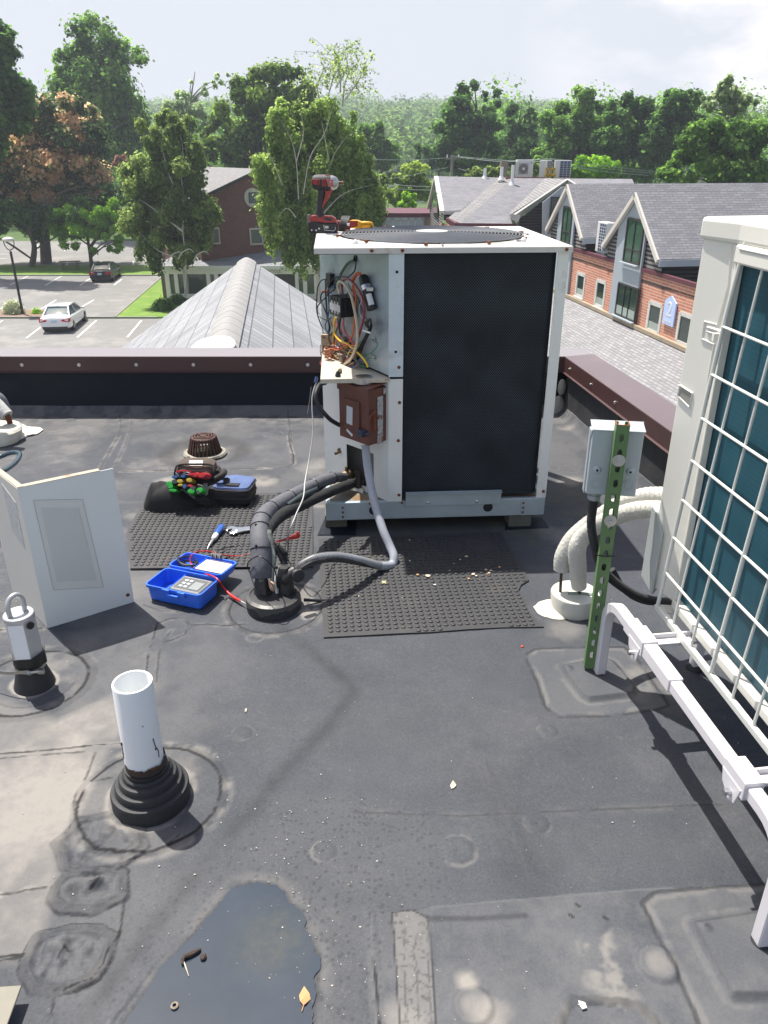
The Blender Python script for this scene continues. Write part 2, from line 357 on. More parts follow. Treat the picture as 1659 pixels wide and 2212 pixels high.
# fastener rings under the membrane
for px, py, r in ((525, 1585, 24), (1183, 1580, 24), (990, 1838, 42), (552, 1377, 20), (520, 905, 22), (590, 938, 22), (355, 1010, 16), (150, 905, 14), (1235, 915, 22), (1160, 1780, 30), (130, 1125, 20), (700, 1840, 30)):
    c = G(px, py); r = (G(px+r, py)-c).length; dd = np.hypot(X-c.x, Y-c.y)
    hgt += .0035*(1-sst(dd, r*.55, r))-.0015*(1-sst(dd, 0, r*.3)); dust = np.maximum(dust, .30*(1-sst(np.abs(dd-r+wob*.9), 0, r*.20))*sst(n2, .35, .7))
# dish round the drain
c = G(443, 972); dd = np.hypot(X-c.x, (Y-c.y)*1.0); hgt -= .035*(1-sst(dd, .05, .42)); dark = np.maximum(dark, .5*(1-sst(np.abs(dd-.24), .02, .1))*sst(n1, .3, .6)); dust = np.maximum(dust, .8*(1-sst(dd+wob*2, .10, .16)))
# broad marks: dark crooked band down the middle, dusty corner at left
dl = sdline(X, Y, P2([(600, 1350), (735, 1460), (765, 1495), (700, 1580), (590, 1690), (540, 1760), (430, 1880), (330, 2010), (250, 2110), (170, 2230)])); dark = np.maximum(dark, .42*(1-sst(dl+wob, .0, .05))*sst(n2, .1, .7))
dl = sdline(X, Y, P2([(1050, 1700), (1120, 1780), (1160, 1900)])); dark = np.maximum(dark, .2*(1-sst(dl, .0, .12)))
P = P2([(-200, 1440), (120, 1560), (240, 1500), (300, 1520), (215, 1650), (185, 1720), (120, 1850), (90, 2000), (60, 2060), (-200, 2120)]); d = sdpoly(X, Y, P)+wob
dust = np.maximum(dust, (1-sst(d, -.02, .04))*(.38+.5*sst(n1, .4, .75)))
P = P2([(150, 1370), (330, 1330), (345, 1480), (250, 1600), (120, 1600), (150, 1500)]); d = sdpoly(X, Y, P); dust = np.maximum(dust, .35*(1-sst(d, -.05, .08))*sst(n1, .2, .7))
for px, py, rx, a in ((700, 1010, 90, .5), (565, 1040, 55, .7), (360, 1040, 45, .8), (300, 1110, 50, .5), (255, 1150, 40, .6), (690, 1090, 30, .6), (650, 1290, 45, .5), (1230, 1040, 45, .8), (1215, 1160, 60, .45), (1180, 1148, 40, .4), (1440, 1120, 60, .3), (1225, 925, 30, .5), (1420, 1500, 90, .6), (1380, 1470, 60, .6), (1010, 2120, 45, .9), (1050, 2195, 70, .7), (1220, 1360, 60, .35), (880, 2210, 80, .6), (300, 1000, 60, .4), (40, 1330, 30, .6), (480, 2140, 200, .16), (640, 2000, 120, .2), (100, 1700, 120, .5)):
    c = G(px, py); r = (G(px+rx, py)-c).length; dd = np.hypot(X-c.x, Y-c.y)*(.6+.8*n2); dust = np.maximum(dust, a*(1-sst(dd, r*.2, r))*sst(n1, .25, .55))
dust = np.maximum(dust, .35*sst(Y, 4.9, 5.3)*sst(n2, .3, .6))                # dust line along the foot of the parapet
dust = np.maximum(dust, .14*sst(Y, 3.2, 4.2)*sst(n1, .3, .6))
for px, py, rx, a in ((1210, 1070, 110, .8), (1110, 1135, 130, .8), (1250, 1120, 90, .7), (850, 1140, 140, .5), (1490, 1530, 120, .4), (950, 1145, 120, .4)):
    c = G(px, py); r = (G(px+rx, py)-c).length; dd = np.hypot(X-c.x, Y-c.y)*(.6+.8*n2); moss = np.maximum(moss, a*(1-sst(dd, r*.2, r))*sst(n1, .2, .5))
# pads under the stand's feet
for outer, inner, cc in (([(125, 1560), (180, 1527), (450, 1518), (715, 1517), (765, 1560), (880, 1720), (975, 1860), (930, 1880), (640, 1915), (320, 1922), (250, 1870), (190, 1700)], [(345, 1640), (600, 1592), (640, 1610), (775, 1765), (765, 1800), (505, 1830), (475, 1815), (380, 1700)], cD), ([(1200, 545), (1240, 512), (1420, 495), (1659, 480), (1900, 470), (2000, 1000), (1440, 1050), (1330, 800)], [(1385, 630), (1659, 585), (1850, 560), (1950, 850), (1659, 885), (1525, 885)], cC)):
    P = CP(cc, outer); d = sdpoly(X, Y, P)+wob*.6; hgt += .002*(1-sst(d, -.004, .004)); dark = np.maximum(dark, .6*(1-sst(np.abs(d-.012), .003, .008))*sst(n2, .25, .5)); dust = np.maximum(dust, .24*(1-sst(np.abs(d), .004, .018))*sst(n2, .35, .6)); lite = np.maximum(lite, .7*(d < 0)*(.5+.5*n1))
    P = CP(cc, inner); d = sdpoly(X, Y, P)-.012; hgt += .014*(1-sst(d, -.012, .010)); dust = np.maximum(dust, .26*(1-sst(np.abs(d-.016), 0, .014))*sst(n2, .25, .6)*(.4+.9*n1)); dark = np.maximum(dark, .4*(1-sst(np.abs(d+.008), 0, .007)))
    for q in inner[:1]:
        c = CP(cc, [(q[0]+35, q[1]+15)])[0]; dd = np.hypot(X-c[0], Y-c[1]); hgt += .005*(1-sst(dd, .006, .016)); dark = np.maximum(dark, .6*(1-sst(dd, .003, .009)))
# overlapping sheet with a printed strip at the bottom
P = CP(cC, [(150, 577), (700, 523), (1150, 487), (1800, 460), (1900, 1500), (190, 1500)]); d = sdpoly(X, Y, P); hgt += .0022*(1-sst(d, -.003, .003)); lite = np.maximum(lite, .6*(d < 0)*sst(n1, .15, .65)); dust = np.maximum(dust, .10*(d < 0)*sst(n2*.6+n1*.4, .4, .62))
seam(CP(cC, [(150, 577), (170, 800), (187, 1000), (200, 1300)]), .003, dk=.9, jag=.1)
dl = sdline(X, Y, CP(cC, [(380, 553), (700, 523), (1150, 487), (1300, 480)])); lite = np.maximum(lite, 1.0*(1-sst(dl+wob*.3, .001, .006))*sst(n2, .2, .5))
dl = sdline(X, Y, CP(cC, [(370, 597), (560, 595), (740, 583)])); dark = np.maximum(dark, .5*(1-sst(dl, .002, .012)))
P = CP(cC, [(235, 575), (310, 565), (372, 595), (385, 780), (400, 1000), (410, 1300), (290, 1300), (262, 980)]); d = sdpoly(X, Y, P)
cell = np.abs(((X*38+n2*1.2) % 1)-.5)+0*Y; cell2 = np.abs(((Y*30+vnoise(X, Y, 40, 33, 2)*2) % 1)-.5)
tread = (1-sst(np.minimum(cell, cell2), .03, .12)); dark = np.maximum(dark, .5*tread*(d < 0)*sst(n2, .35, .5)); dust = np.maximum(dust, .35*(d < 0)); dark = np.maximum(dark, .8*(1-sst(np.abs(d), .0012, .003)))
for q, r, a in (((1240, 770), .052, .45), ((540, 930), .05, .5)):
    c = CP(cC, [q])[0]; dd = np.hypot(X-c[0], Y-c[1])+wob*.3; hgt += .006*(1-sst(dd, r*.6, r)); hgt += .004*(1-sst(np.abs(dd-r*.8), 0, r*.25)); dust = np.maximum(dust, a*(1-sst(dd, r*.2, r)))
P = CP(cC, [(870, 960), (920, 915), (1080, 900), (1180, 925), (1240, 1000), (1260, 1300), (860, 1300)]); d = sdpoly(X, Y, P)+wob*2; rg = 1-sst(np.abs(d), .006, .016); hgt += .004*rg*(1+lump*3); dark = np.maximum(dark, .45*rg); dust = np.maximum(dust, .4*rg*sst(n2, .4, .6)); 
dust = np.maximum(dust, .55*(1-sst(sdpoly(X, Y, CP(cC, [(930, 600), (1060, 640), (1120, 800), (1180, 900), (1100, 950), (960, 850), (930, 700)]))+wob*2, -.02, .02))*sst(n2, .42, .6))
for q in ((930, 540), (1035, 590), (905, 580)):
    dd = sdline(X, Y, CP(cC, [q, (q[0]+14, q[1]+10)])); dark = np.maximum(dark, .9*(1-sst(dd, .002, .005)))
seam(P2([(760, 1755), (1000, 1765), (1330, 1748), (1560, 1740)]), .0022, dk=.35, du=.1, jag=.1); seam(P2([(1050, 1650), (1110, 1790), (1150, 1890)]), .002, h=.0008, dk=.2, du=0, jag=.1)
# puddle shape, its wet rim and splash marks
PUD = [cA(x, y) for x, y in [(440, 1160), (530, 1031), (600, 940), (655, 860), (700, 790), (770, 720), (840, 648), (890, 575), (950, 512), (990, 470), (1030, 437), (1090, 420), (1150, 418), (1200, 430), (1240, 458), (1262, 500), (1310, 545), (1325, 590), (1322, 630), (1350, 650), (1368, 700), (1388, 740), (1385, 800), (1378, 850), (1385, 900), (1368, 950), (1360, 1031), (1350, 1160), (1300, 1400), (500, 1400)]]
PP = P2(PUD); dpud = sdpoly(X, Y, PP)
hgt -= .004*(1-sst(dpud, -.06, .02))
# keep the ground flat where the water lies
hgt = np.where(dpud < .02, hgt*.0-.004*(1-sst(dpud, -.06, .02)), hgt)
wet = np.maximum(wet, .55*(1-sst(dpud+wob, .02, .30))); wet = np.maximum(wet, .8*(1-sst(sdpoly(X, Y, P2([(560, 1740), (800, 1730), (960, 1830), (900, 1960), (800, 2100), (760, 2212), (690, 2212), (690, 2050), (600, 1880), (500, 1900)]))+wob*3, -.05, .12)))
wet = np.maximum(wet, .45*(1-sst(sdline(X, Y, P2([(430, 1880), (330, 2010), (200, 2150)]))+wob, .0, .09)))
wet = np.maximum(wet, .15*(1-sst(np.hypot(X+.25, Y-2.0), .3, .9)))
dust = np.maximum(dust, .22*(1-sst(np.abs(dpud-.02+wob*2), .0, .035))*sst(n2, .3, .7))
dark = np.maximum(dark, .45*(1-sst(np.abs(dpud), .0, .012)))
# the cant where the membrane turns up the parapets
hgt += .06*np.clip((Y-5.30)/.1, 0, 1)**2
dx = (PARX0+(PARY0-Y)*.1215/.9926)-X; hgt += .06*np.clip((.08-dx)/.08, 0, 1)**2

ny, nx = X.shape
me = bpy.data.meshes.new('rooftop'); me.vertices.add(nx*ny)
co = np.stack([X, Y, hgt], -1).reshape(-1, 3).astype(np.float32); me.vertices.foreach_set('co', co.ravel())
i = np.arange(nx*ny).reshape(ny, nx); q = np.stack([i[:-1, :-1], i[:-1, 1:], i[1:, 1:], i[1:, :-1]], -1).reshape(-1, 4)
me.loops.add(q.size); me.loops.foreach_set('vertex_index', q.ravel().astype(np.int32)); me.polygons.add(len(q)); me.polygons.foreach_set('loop_start', np.arange(0, q.size, 4, dtype=np.int32)); me.polygons.foreach_set('loop_total', np.full(len(q), 4, np.int32))
me.polygons.foreach_set('use_smooth', np.ones(len(q), bool)); me.update(calc_edges=True)
def vcol(name, chans):
    ca = me.color_attributes.new(name, 'FLOAT_COLOR', 'POINT'); a = np.ones((nx*ny, 4), np.float32)
    for k, c in enumerate(chans): a[:, k] = np.clip(c, 0, 1).reshape(-1)
    ca.data.foreach_set('color', a.ravel())
vcol('ma', (dust, dark, wet)); vcol('mb', (lite, moss, np.zeros(X.shape)))
roof_h = hgt
roof = bpy.data.objects.new('rooftop', me); COL.objects.link(roof); tag(roof, 'dusty dark grey rubber membrane flat roof with glued seams and patches', 'roof', kind='structure')
INV[roof.name] = Matrix.Identity(4)
def hz(x, y):
    ix = int(np.argmin(np.abs(xs-x))); iy = int(np.argmin(np.abs(ys-y))); return float(roof_h[iy, ix])
m, nt, b = newmat('rubber_membrane'); L = nt.links.new; N = nt.nodes.new
a1 = N('ShaderNodeAttribute'); a1.attribute_name = 'ma'; a2 = N('ShaderNodeAttribute'); a2.attribute_name = 'mb'
s1 = N('ShaderNodeSeparateColor'); s2 = N('ShaderNodeSeparateColor'); L(a1.outputs['Color'], s1.inputs[0]); L(a2.outputs['Color'], s2.inputs[0])
tc = N('ShaderNodeTexCoord')
def noise(scale, det=6, ro=.6, dist=0):
    n = N('ShaderNodeTexNoise'); n.inputs['Scale'].default_value = scale; n.inputs['Detail'].default_value = det; n.inputs['Roughness'].default_value = ro; n.inputs['Distortion'].default_value = dist; L(tc.outputs['Object'], n.inputs['Vector']); return n.outputs['Fac']
def ramp(f, a, b_, c0=(0, 0, 0, 1), c1=(1, 1, 1, 1)):
    r = N('ShaderNodeValToRGB'); r.color_ramp.elements[0].position = a; r.color_ramp.elements[1].position = b_; r.color_ramp.elements[0].color = c0; r.color_ramp.elements[1].color = c1; L(f, r.inputs[0]); return r.outputs[0]
def mix(f, a, b_, bt='MIX'):
    x = N('ShaderNodeMixRGB'); x.blend_type = bt
    for k, v in ((0, f), (1, a), (2, b_)):
        if isinstance(v, (int, float)): x.inputs[k].default_value = v
        elif isinstance(v, tuple): x.inputs[k].default_value = v
        else: L(v, x.inputs[k])
    return x.outputs[0]
def mth(op, a, b_=0.0):
    x = N('ShaderNodeMath'); x.operation = op
    for k, v in ((0, a), (1, b_)):
        if isinstance(v, (int, float)): x.inputs[k].default_value = v
        else: L(v, x.inputs[k])
    return x.outputs[0]
base = ramp(noise(2.6, 10, .72), .32, .68, (.043, .048, .058, 1), (.062, .067, .078, 1))
base = mix(mth('MULTIPLY', ramp(noise(1.1, 4, .5), .4, .7), .35), base, (.070, .078, .095, 1))
grain = ramp(noise(160, 3, .6), .3, .7, (.78, .78, .78, 1), (1.22, 1.22, 1.22, 1)); base = mix(1.0, base, grain, 'MULTIPLY')
sc1 = ramp(noise(26, 7, .75, .6), .58, .70); base = mix(mth('MULTIPLY', sc1, .38), base, (.12, .12, .118, 1))
base = mix(mth('MULTIPLY', s2.outputs[0], .6), base, (.125, .13, .138, 1))
dn = mth('MULTIPLY', s1.outputs[0], mth('ADD', .55, mth('MULTIPLY', noise(34, 8, .75), .9)))
base = mix(mth('MINIMUM', mth('MULTIPLY', dn, 1.15), 1.0), base, (.25, .235, .215, 1))
base = mix(mth('MULTIPLY', s2.outputs[1], ramp(noise(12, 8, .7), .38, .62)), base, (.105, .115, .075, 1))
vo = N('ShaderNodeTexVoronoi'); vo.inputs['Scale'].default_value = 62; vo.inputs['Randomness'].default_value = 1; L(tc.outputs['Object'], vo.inputs['Vector'])
vr = ramp(vo.outputs['Distance'], .22, .42, (1, 1, 1, 1), (0, 0, 0, 1))
vsel = N('ShaderNodeSeparateColor'); L(vo.outputs['Color'], vsel.inputs[0]); vp = mth('MULTIPLY', vr, mth('GREATER_THAN', vsel.outputs[0], .42))
base = mix(mth('MULTIPLY', mth('MULTIPLY', vp, s1.outputs[2]), .62), base, (.012, .014, .018, 1))
base = mix(mth('MULTIPLY', s1.outputs[2], .15), base, (.12, .117, .11, 1))
base = mix(mth('MULTIPLY', s1.outputs[1], .9), base, (.004, .0045, .006, 1))
L(base, b.inputs['Base Color'])
rg = ramp(noise(7, 5, .6), .3, .7, (.60, .60, .60, 1), (.74, .74, .74, 1)); rg = mix(mth('MULTIPLY', s1.outputs[0], .8), rg, (.85, .85, .85, 1)); L(rg, b.inputs['Roughness']); b.inputs['Specular IOR Level'].default_value = .28
bp = N('ShaderNodeBump'); bp.inputs['Strength'].default_value = .35; bp.inputs['Distance'].default_value = .003; L(mth('ADD', noise(70, 5, .65), mth('MULTIPLY', noise(12, 4, .5), 1.2)), bp.inputs['Height']); L(bp.outputs[0], b.inputs['Normal'])
me.materials.append(m); MATS['membrane'] = m

# puddle of rain water
PR = catmull([Vector((*p, 0)) for p in PP]+[Vector((*PP[0], 0))], 7)[:-1]
mb = MB(); up = [(p.x+.010*mnoise.noise(p*22)+.005*mnoise.noise(p*70), p.y+.010*mnoise.noise(p*22+Vector((7, 0, 0)))+.005*mnoise.noise(p*70+Vector((7, 0, 0))), .0022) for p in PR]; mb.add(up, [tuple(range(len(up)))])
m, nt, b = newmat('puddle_water'); L = nt.links.new; N = nt.nodes.new
tc = N('ShaderNodeTexCoord')
c = ramp(noise(5, 6, .6), .35, .7, (.030, .044, .062, 1), (.042, .057, .077, 1)); 
alg = N('ShaderNodeVectorMath'); alg.operation = 'DISTANCE'; L(tc.outputs['Object'], alg.inputs[0]); gc = G(585, 2030); alg.inputs[1].default_value = (gc.x, gc.y, 0)
am = mth('MULTIPLY', ramp(mth('ADD', alg.outputs['Value'], mth('MULTIPLY', noise(9, 6, .7), .12)), .08, .19, (1, 1, 1, 1), (0, 0, 0, 1)), ramp(noise(30, 6, .8), .3, .65))
c = mix(mth('MULTIPLY', am, .7), c, (.085, .088, .070, 1)); L(c, b.inputs['Base Color']); b.inputs['Roughness'].default_value = .10; b.inputs['Specular IOR Level'].default_value = .5
bp = N('ShaderNodeBump'); bp.inputs['Strength'].default_value = .04; bp.inputs['Distance'].default_value = .002; L(noise(30, 2), bp.inputs['Height']); L(bp.outputs[0], b.inputs['Normal'])
o = mb.build('puddle', m); tag(o, 'shallow puddle of rain water lying in the membrane', 'water', kind='structure')

# the building under us and its parapets
pe = Vector((PARX0, PARY0, 0))+PD*8.5
body = thing('flat_roof_building', 'brick building below the rubber roof, seen only from above', 'building', (0, 0, -8.1))
brick_l = tilemat('brick_red', (.33, .125, .085), (.27, .10, .07), (.30, .24, .20), .21, .075, .012, vary=.12)
mb = MB(); pl = [(-9, -3, -8.1), (pe.x+.2, -3, -8.1), (PARX0+.21, 5.56, -8.1), (-9, 5.56, -8.1)]
for a, b_ in zip(pl, pl[1:]+pl[:1]):
    Lg = (Vector(b_)-Vector(a)).length; mb.quad([a, b_, (b_[0], b_[1], -.05), (a[0], a[1], -.05)], [(0, 0), (Lg, 0), (Lg, 8), (0, 8)])
mb.quad([(p[0], p[1], -.05) for p in pl])
mb.build('wall', brick_l, body)
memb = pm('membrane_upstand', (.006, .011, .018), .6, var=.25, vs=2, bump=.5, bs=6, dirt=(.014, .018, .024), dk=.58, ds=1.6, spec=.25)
cop_top = pm('coping_glare_fade', (.25, .225, .225), .24, var=.05, vs=2, coat=.3, spec=.7, dirt=(.26, .225, .235), dk=.52, ds=1.2)  # far coping's top faces: sky glare mixed into the faded colour
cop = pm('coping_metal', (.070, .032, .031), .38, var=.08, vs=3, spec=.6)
screwm = pm('screw_metal', (.62, .62, .62), .3, 1.0, var=.05)
def parapet(name, label, a, b_, out, nscrew, sp0, sph, memb=None, cop_top=None):
    """upstand wall from a to b_ (inner foot), thickness toward out, metal coping with screws"""
    a, b_, out = Vector(a), Vector(b_), Vector(out).normalized()
    t = thing(name, label, 'wall', (a+b_)/2)
    d = (b_-a).normalized(); Z = Vector((0, 0, 1))
    mb = MB(); mb.prism([a+Z*-.03, a+out*.018+Z*.33, a+out*.17+Z*.33, a+out*.17+Z*-.03], a, b_); mb.build('upstand', memb, t)
    mb = MB(); i = -.012; e = .20; prof = [(i, .305), (i-.012, .300), (i-.012, .303), (i, .308), (i, .408), (i+.003, .412), (e, .425), (e+.004, .422), (e+.004, .30), (e-.002, .30), (e-.002, .40), (i+.004, .40)]
    mb.prism([a-d*.0+out*x+Z*z for x, z in prof], a, b_)
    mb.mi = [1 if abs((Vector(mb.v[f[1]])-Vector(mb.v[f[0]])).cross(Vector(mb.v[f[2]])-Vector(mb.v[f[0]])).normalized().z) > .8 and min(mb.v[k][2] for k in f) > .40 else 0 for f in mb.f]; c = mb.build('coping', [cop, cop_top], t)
    for k in range(nscrew):
        p = a+d*(sp0+sph*k)+out*(i)+Z*.352
        if (p-a).dot(d) > (b_-a).length: break
        mb = MB(); M3 = (-out).to_track_quat('Z', 'Y').to_matrix(); mb.lathe([(.0125, 0), (.0125, .002), (.007, .003), (.007, .008), (.0, .0085)], p, 10, M3); mb.build('screw', screwm, t)
    return t
scx = [A(x, 788, 5.385).x for x in (48, 181, 319, 449, 573, 653)]
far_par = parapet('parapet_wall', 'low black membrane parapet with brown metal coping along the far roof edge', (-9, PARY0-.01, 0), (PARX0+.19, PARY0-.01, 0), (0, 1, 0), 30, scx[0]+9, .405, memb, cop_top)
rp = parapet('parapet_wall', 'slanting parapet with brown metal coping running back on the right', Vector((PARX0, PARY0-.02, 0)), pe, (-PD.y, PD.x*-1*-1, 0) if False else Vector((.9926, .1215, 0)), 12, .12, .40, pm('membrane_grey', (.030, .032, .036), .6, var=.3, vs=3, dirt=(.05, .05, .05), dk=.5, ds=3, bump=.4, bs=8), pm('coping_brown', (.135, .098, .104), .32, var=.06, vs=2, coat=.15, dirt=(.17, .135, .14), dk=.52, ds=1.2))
# old patches and lumps in the corner and at the foot of the far parapet
seal = pm('grey_sealant', (.34, .33, .30), .8, var=.2, vs=20, bump=.6, bs=30)
mb = MB(); mb.ell(Vector((PARX0-.03, PARY0-.05, .02)), (.05, .03, .12)); mb.ell(Vector((PARX0-.02, PARY0-.06, .20)), (.03, .02, .06)); mb.build('sealant_lump', seal, rp)
# ================================================================ the open condenser in the middle
cream = pm('cream_paint', (.76, .77, .73), .42, var=.05, vs=3, dirt=(.48, .45, .38), dk=.60, ds=4, bump=.1, bs=90)
galv = pm('galvanised_sheet', (.60, .67, .71), .40, .25, var=.16, vs=5, dirt=(.50, .52, .52), dk=.55, ds=6)
steel = pm('base_steel', (.38, .45, .48), .5, .25, var=.16, vs=6, dirt=(.22, .15, .09), dk=.66, ds=4)
rust = pm('rust', (.17, .055, .028), .9, var=.35, vs=60)
blackp = pm('black_plastic', (.014, .015, .017), .42, var=.2)
blackr = pm('black_rubber', (.022, .023, .026), .62, var=.25, vs=20, bump=.3, bs=80)
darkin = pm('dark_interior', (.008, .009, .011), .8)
silver = pm('bright_metal', (.60, .61, .62), .28, 1.0, var=.08)
whitep = pm('white_plastic', (.72, .73, .72), .45, var=.04)
aO = Vector((-.284, 3.41, 0)); aa = R(3.6); aex = Vector((math.cos(aa), math.sin(aa), 0)); aey = Vector((-math.sin(aa), math.cos(aa), 0))
acM = Matrix.Translation(aO) @ Matrix.Rotation(aa, 4, 'Z')
ac = thing('air_conditioner', 'large open cream condenser with black mesh guard, top fan and exposed wiring, on wood blocks', 'air conditioner', tuple(acM @ Vector((.54, .55, .07))), aa)
WU, DU, ZB, ZT = 1.085, 1.0, .07, 1.346
# base pan
mb = MB(acM)
mb.box((WU/2, .012, ZB+.047), (WU, .024, .094)); mb.box((WU/2, DU-.012, ZB+.047), (WU, .024, .094)); mb.box((.012, DU/2, ZB+.047), (.024, DU-.05, .092)); mb.box((WU-.012, DU/2, ZB+.047), (.024, DU-.05, .092))
bp_ = mb.build('base_pan', steel, ac, bevel=.004)
mb = MB(acM); mb.box((WU/2, DU/2, ZB+.088), (WU-.05, DU-.05, .008)); mb.build('pan_floor', pm('rusty_pan', (.20, .19, .16), .7, var=.2, dirt=(.19, .12, .06), dk=.48, ds=6), ac)
mb = MB(acM); mb.box((.045, -.002, ZB+.045), (.09, .004, .085)); mb.build('corner_bracket', steel, ac, bevel=.001); mb = MB(acM); mb.box((WU-.075, -.002, ZB+.045), (.09, .004, .085)); mb.build('corner_bracket', steel, ac, bevel=.001)
for s_, z_ in ((.082, .02), (.082, .045), (.082, .07), (WU-.11, .02), (WU-.11, .045), (WU-.11, .07), (.215, .088), (.372, .088)):
    mb = MB(acM); mb.lathe([(.006, 0), (.006, .003), (.003, .005)], (s_, -.003, ZB+z_), 8, Matrix.Rotation(R(90), 3, 'X')); mb.build('rivet', rust, ac)
for s_ in (.235, .80):
    mb = MB(acM); mb.lathe([(.024, 0), (.024, .001)], (s_, -.0005, ZB+.050), 20, Matrix.Rotation(R(90), 3, 'X')); mb.build('pan_hole', darkin, ac)
mb = MB(acM); mb.box((.625, -.008, .178), (.47, .004, .075)); mb.box((.625, -.020, .212), (.47, .024, .003)); mb.build('front_flange', steel, ac, bevel=.001)
for s_ in (.50, .74):
    mb = MB(acM); mb.lathe([(.007, 0), (.007, .004), (.003, .006)], (s_, -.010, .158), 8, Matrix.Rotation(R(90), 3, 'X')); mb.build('screw', silver, ac)
# posts
mb = MB(acM); mb.box((.338, -.001, (.165+.775)/2), (.066, .006, .61)); mb.build('panel_strip', cream, ac, bevel=.001)
mb = MB(acM); mb.box((.338, -.001, (.785+1.321)/2), (.066, .006, .536)); mb.build('panel_strip', galv, ac, bevel=.001)
mb = MB(acM); mb.box((1.061, .001, (.165+1.321)/2), (.048, .006, 1.156)); mb.box((1.082, .03, (.165+1.321)/2), (.005, .06, 1.156)); mb.build('corner_post', cream, ac, bevel=.001)
mb = MB(acM); mb.box((.003, DU-.04, .73), (.006, .08, 1.12)); mb.box((.04, DU-.003, .73), (.07, .006, 1.12)); mb.build('corner_post', cream, ac, bevel=.001)
mb = MB(acM); mb.box((WU-.003, DU-.04, .73), (.006, .08, 1.12)); mb.box((WU-.045, DU-.003, .73), (.07, .006, 1.12)); mb.build('corner_post', cream, ac, bevel=.001)
for s_, z_, m_ in ((.352, 1.245, darkin), (.349, .90, darkin)):
    mb = MB(acM); mb.box((s_-.012, -.0045, z_), (.011, .002, .011)); mb.build('slot', darkin, ac)
for s_, z_ in ((.362, 1.334), (.232, 1.334), (1.068, 1.334), (.352, .83), (.356, .665), (.357, .20), (1.07, .20), (.352, .48)):
    mb = MB(acM); mb.lathe([(.008, 0), (.008, .002), (.004, .005)], (s_, -.004 if z_ < 1.3 else -.015, z_), 8, Matrix.Rotation(R(90), 3, 'X')); mb.build('rusty_screw', rust, ac)
# coil with black mesh guard, rounded at the right front corner
def coilprof(o, r):
    P = [(.372, o), (1.044-r, o)]
    for k in range(1, 9): a = -math.pi/2+k*math.pi/16; P.append((1.044-r+r*math.cos(a), o+r+r*math.sin(a)))
    P += [(1.044, DU-.12)]
    for k in range(1, 7): a = k*math.pi/12; P.append((1.044-r+r*math.cos(a), DU-.12+r*math.sin(a)*.9))
    P += [(.10, DU-.03)]
    return P
m, nt, b = newmat('guard_mesh'); L = nt.links.new; N = nt.nodes.new
uv = N('ShaderNodeUVMap'); mp_ = N('ShaderNodeMapping'); mp_.inputs['Rotation'].default_value = (0, 0, R(45)); mp_.inputs['Scale'].default_value = (95, 78, 1); L(uv.outputs[0], mp_.inputs[0])
sx_ = N('ShaderNodeSeparateXYZ')
rotv = N('ShaderNodeMapping'); rotv.inputs['Scale'].default_value = (92, 78, 1); L(uv.outputs[0], rotv.inputs[0]); L(rotv.outputs[0], sx_.inputs[0])
def mt(op, a, b_=0.0):
    x = N('ShaderNodeMath'); x.operation = op
    for k, v in ((0, a), (1, b_)):
        if isinstance(v, (int, float)): x.inputs[k].default_value = v
        else: L(v, x.inputs[k])
    return x.outputs[0]
d1 = mt('ABSOLUTE', mt('SUBTRACT', mt('FRACT', mt('ADD', sx_.outputs[0], sx_.outputs[1])), .5)); d2 = mt('ABSOLUTE', mt('SUBTRACT', mt('FRACT', mt('SUBTRACT', sx_.outputs[0], sx_.outputs[1])), .5))
ln = mt('LESS_THAN', mt('MINIMUM', d1, d2), .10)
tc = N('ShaderNodeTexCoord'); nn = N('ShaderNodeTexNoise'); nn.inputs['Scale'].default_value = 4; nn.inputs['Detail'].default_value = 6; L(tc.outputs['Object'], nn.inputs['Vector'])
mxm = N('ShaderNodeMixRGB'); L(ln, mxm.inputs[0]); mxm.inputs[1].default_value = (.0025, .0035, .005, 1); mxm.inputs[2].default_value = (.055, .070, .085, 1)
m2_ = N('ShaderNodeMixRGB'); m2_.blend_type = 'MULTIPLY'; m2_.inputs[0].default_value = .8; rr_ = N('ShaderNodeValToRGB'); rr_.color_ramp.elements[0].position = .3; rr_.color_ramp.elements[1].position = .7; rr_.color_ramp.elements[0].color = (.55, .55, .55, 1); rr_.color_ramp.elements[1].color = (1.4, 1.4, 1.4, 1); L(nn.outputs['Fac'], rr_.inputs[0]); L(mxm.outputs[0], m2_.inputs[1]); L(rr_.outputs[0], m2_.inputs[2]); L(m2_.outputs[0], b.inputs['Base Color'])
b.inputs['Roughness'].default_value = .6; b.inputs['Specular IOR Level'].default_value = .2; guardm = m
mb = MB(acM); P = coilprof(.016, .040); u = 0; z0, z1 = .188, 1.322
for p, q in zip(P[:-1], P[1:]):
    l_ = math.hypot(q[0]-p[0], q[1]-p[1]); mb.quad([(*p, z0), (*q, z0), (*q, z1), (*p, z1)], [(u, z0), (u+l_, z0), (u+l_, z1), (u, z1)]); u += l_
mb.sm = [True]*len(mb.f); mb.build('mesh_guard', guardm, ac)
mb = MB(acM); P = coilprof(.024, .036); Q = coilprof(.060, .02)
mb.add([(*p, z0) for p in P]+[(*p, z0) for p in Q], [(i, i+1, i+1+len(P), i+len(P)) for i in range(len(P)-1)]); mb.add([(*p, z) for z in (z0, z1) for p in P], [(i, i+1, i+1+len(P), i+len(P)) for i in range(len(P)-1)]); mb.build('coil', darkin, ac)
mb = MB(acM); mb.tube([(*p, z0) for p in coilprof(.013, .042)], .004, 6, sp=False); mb.build('guard_edge', blackp, ac)
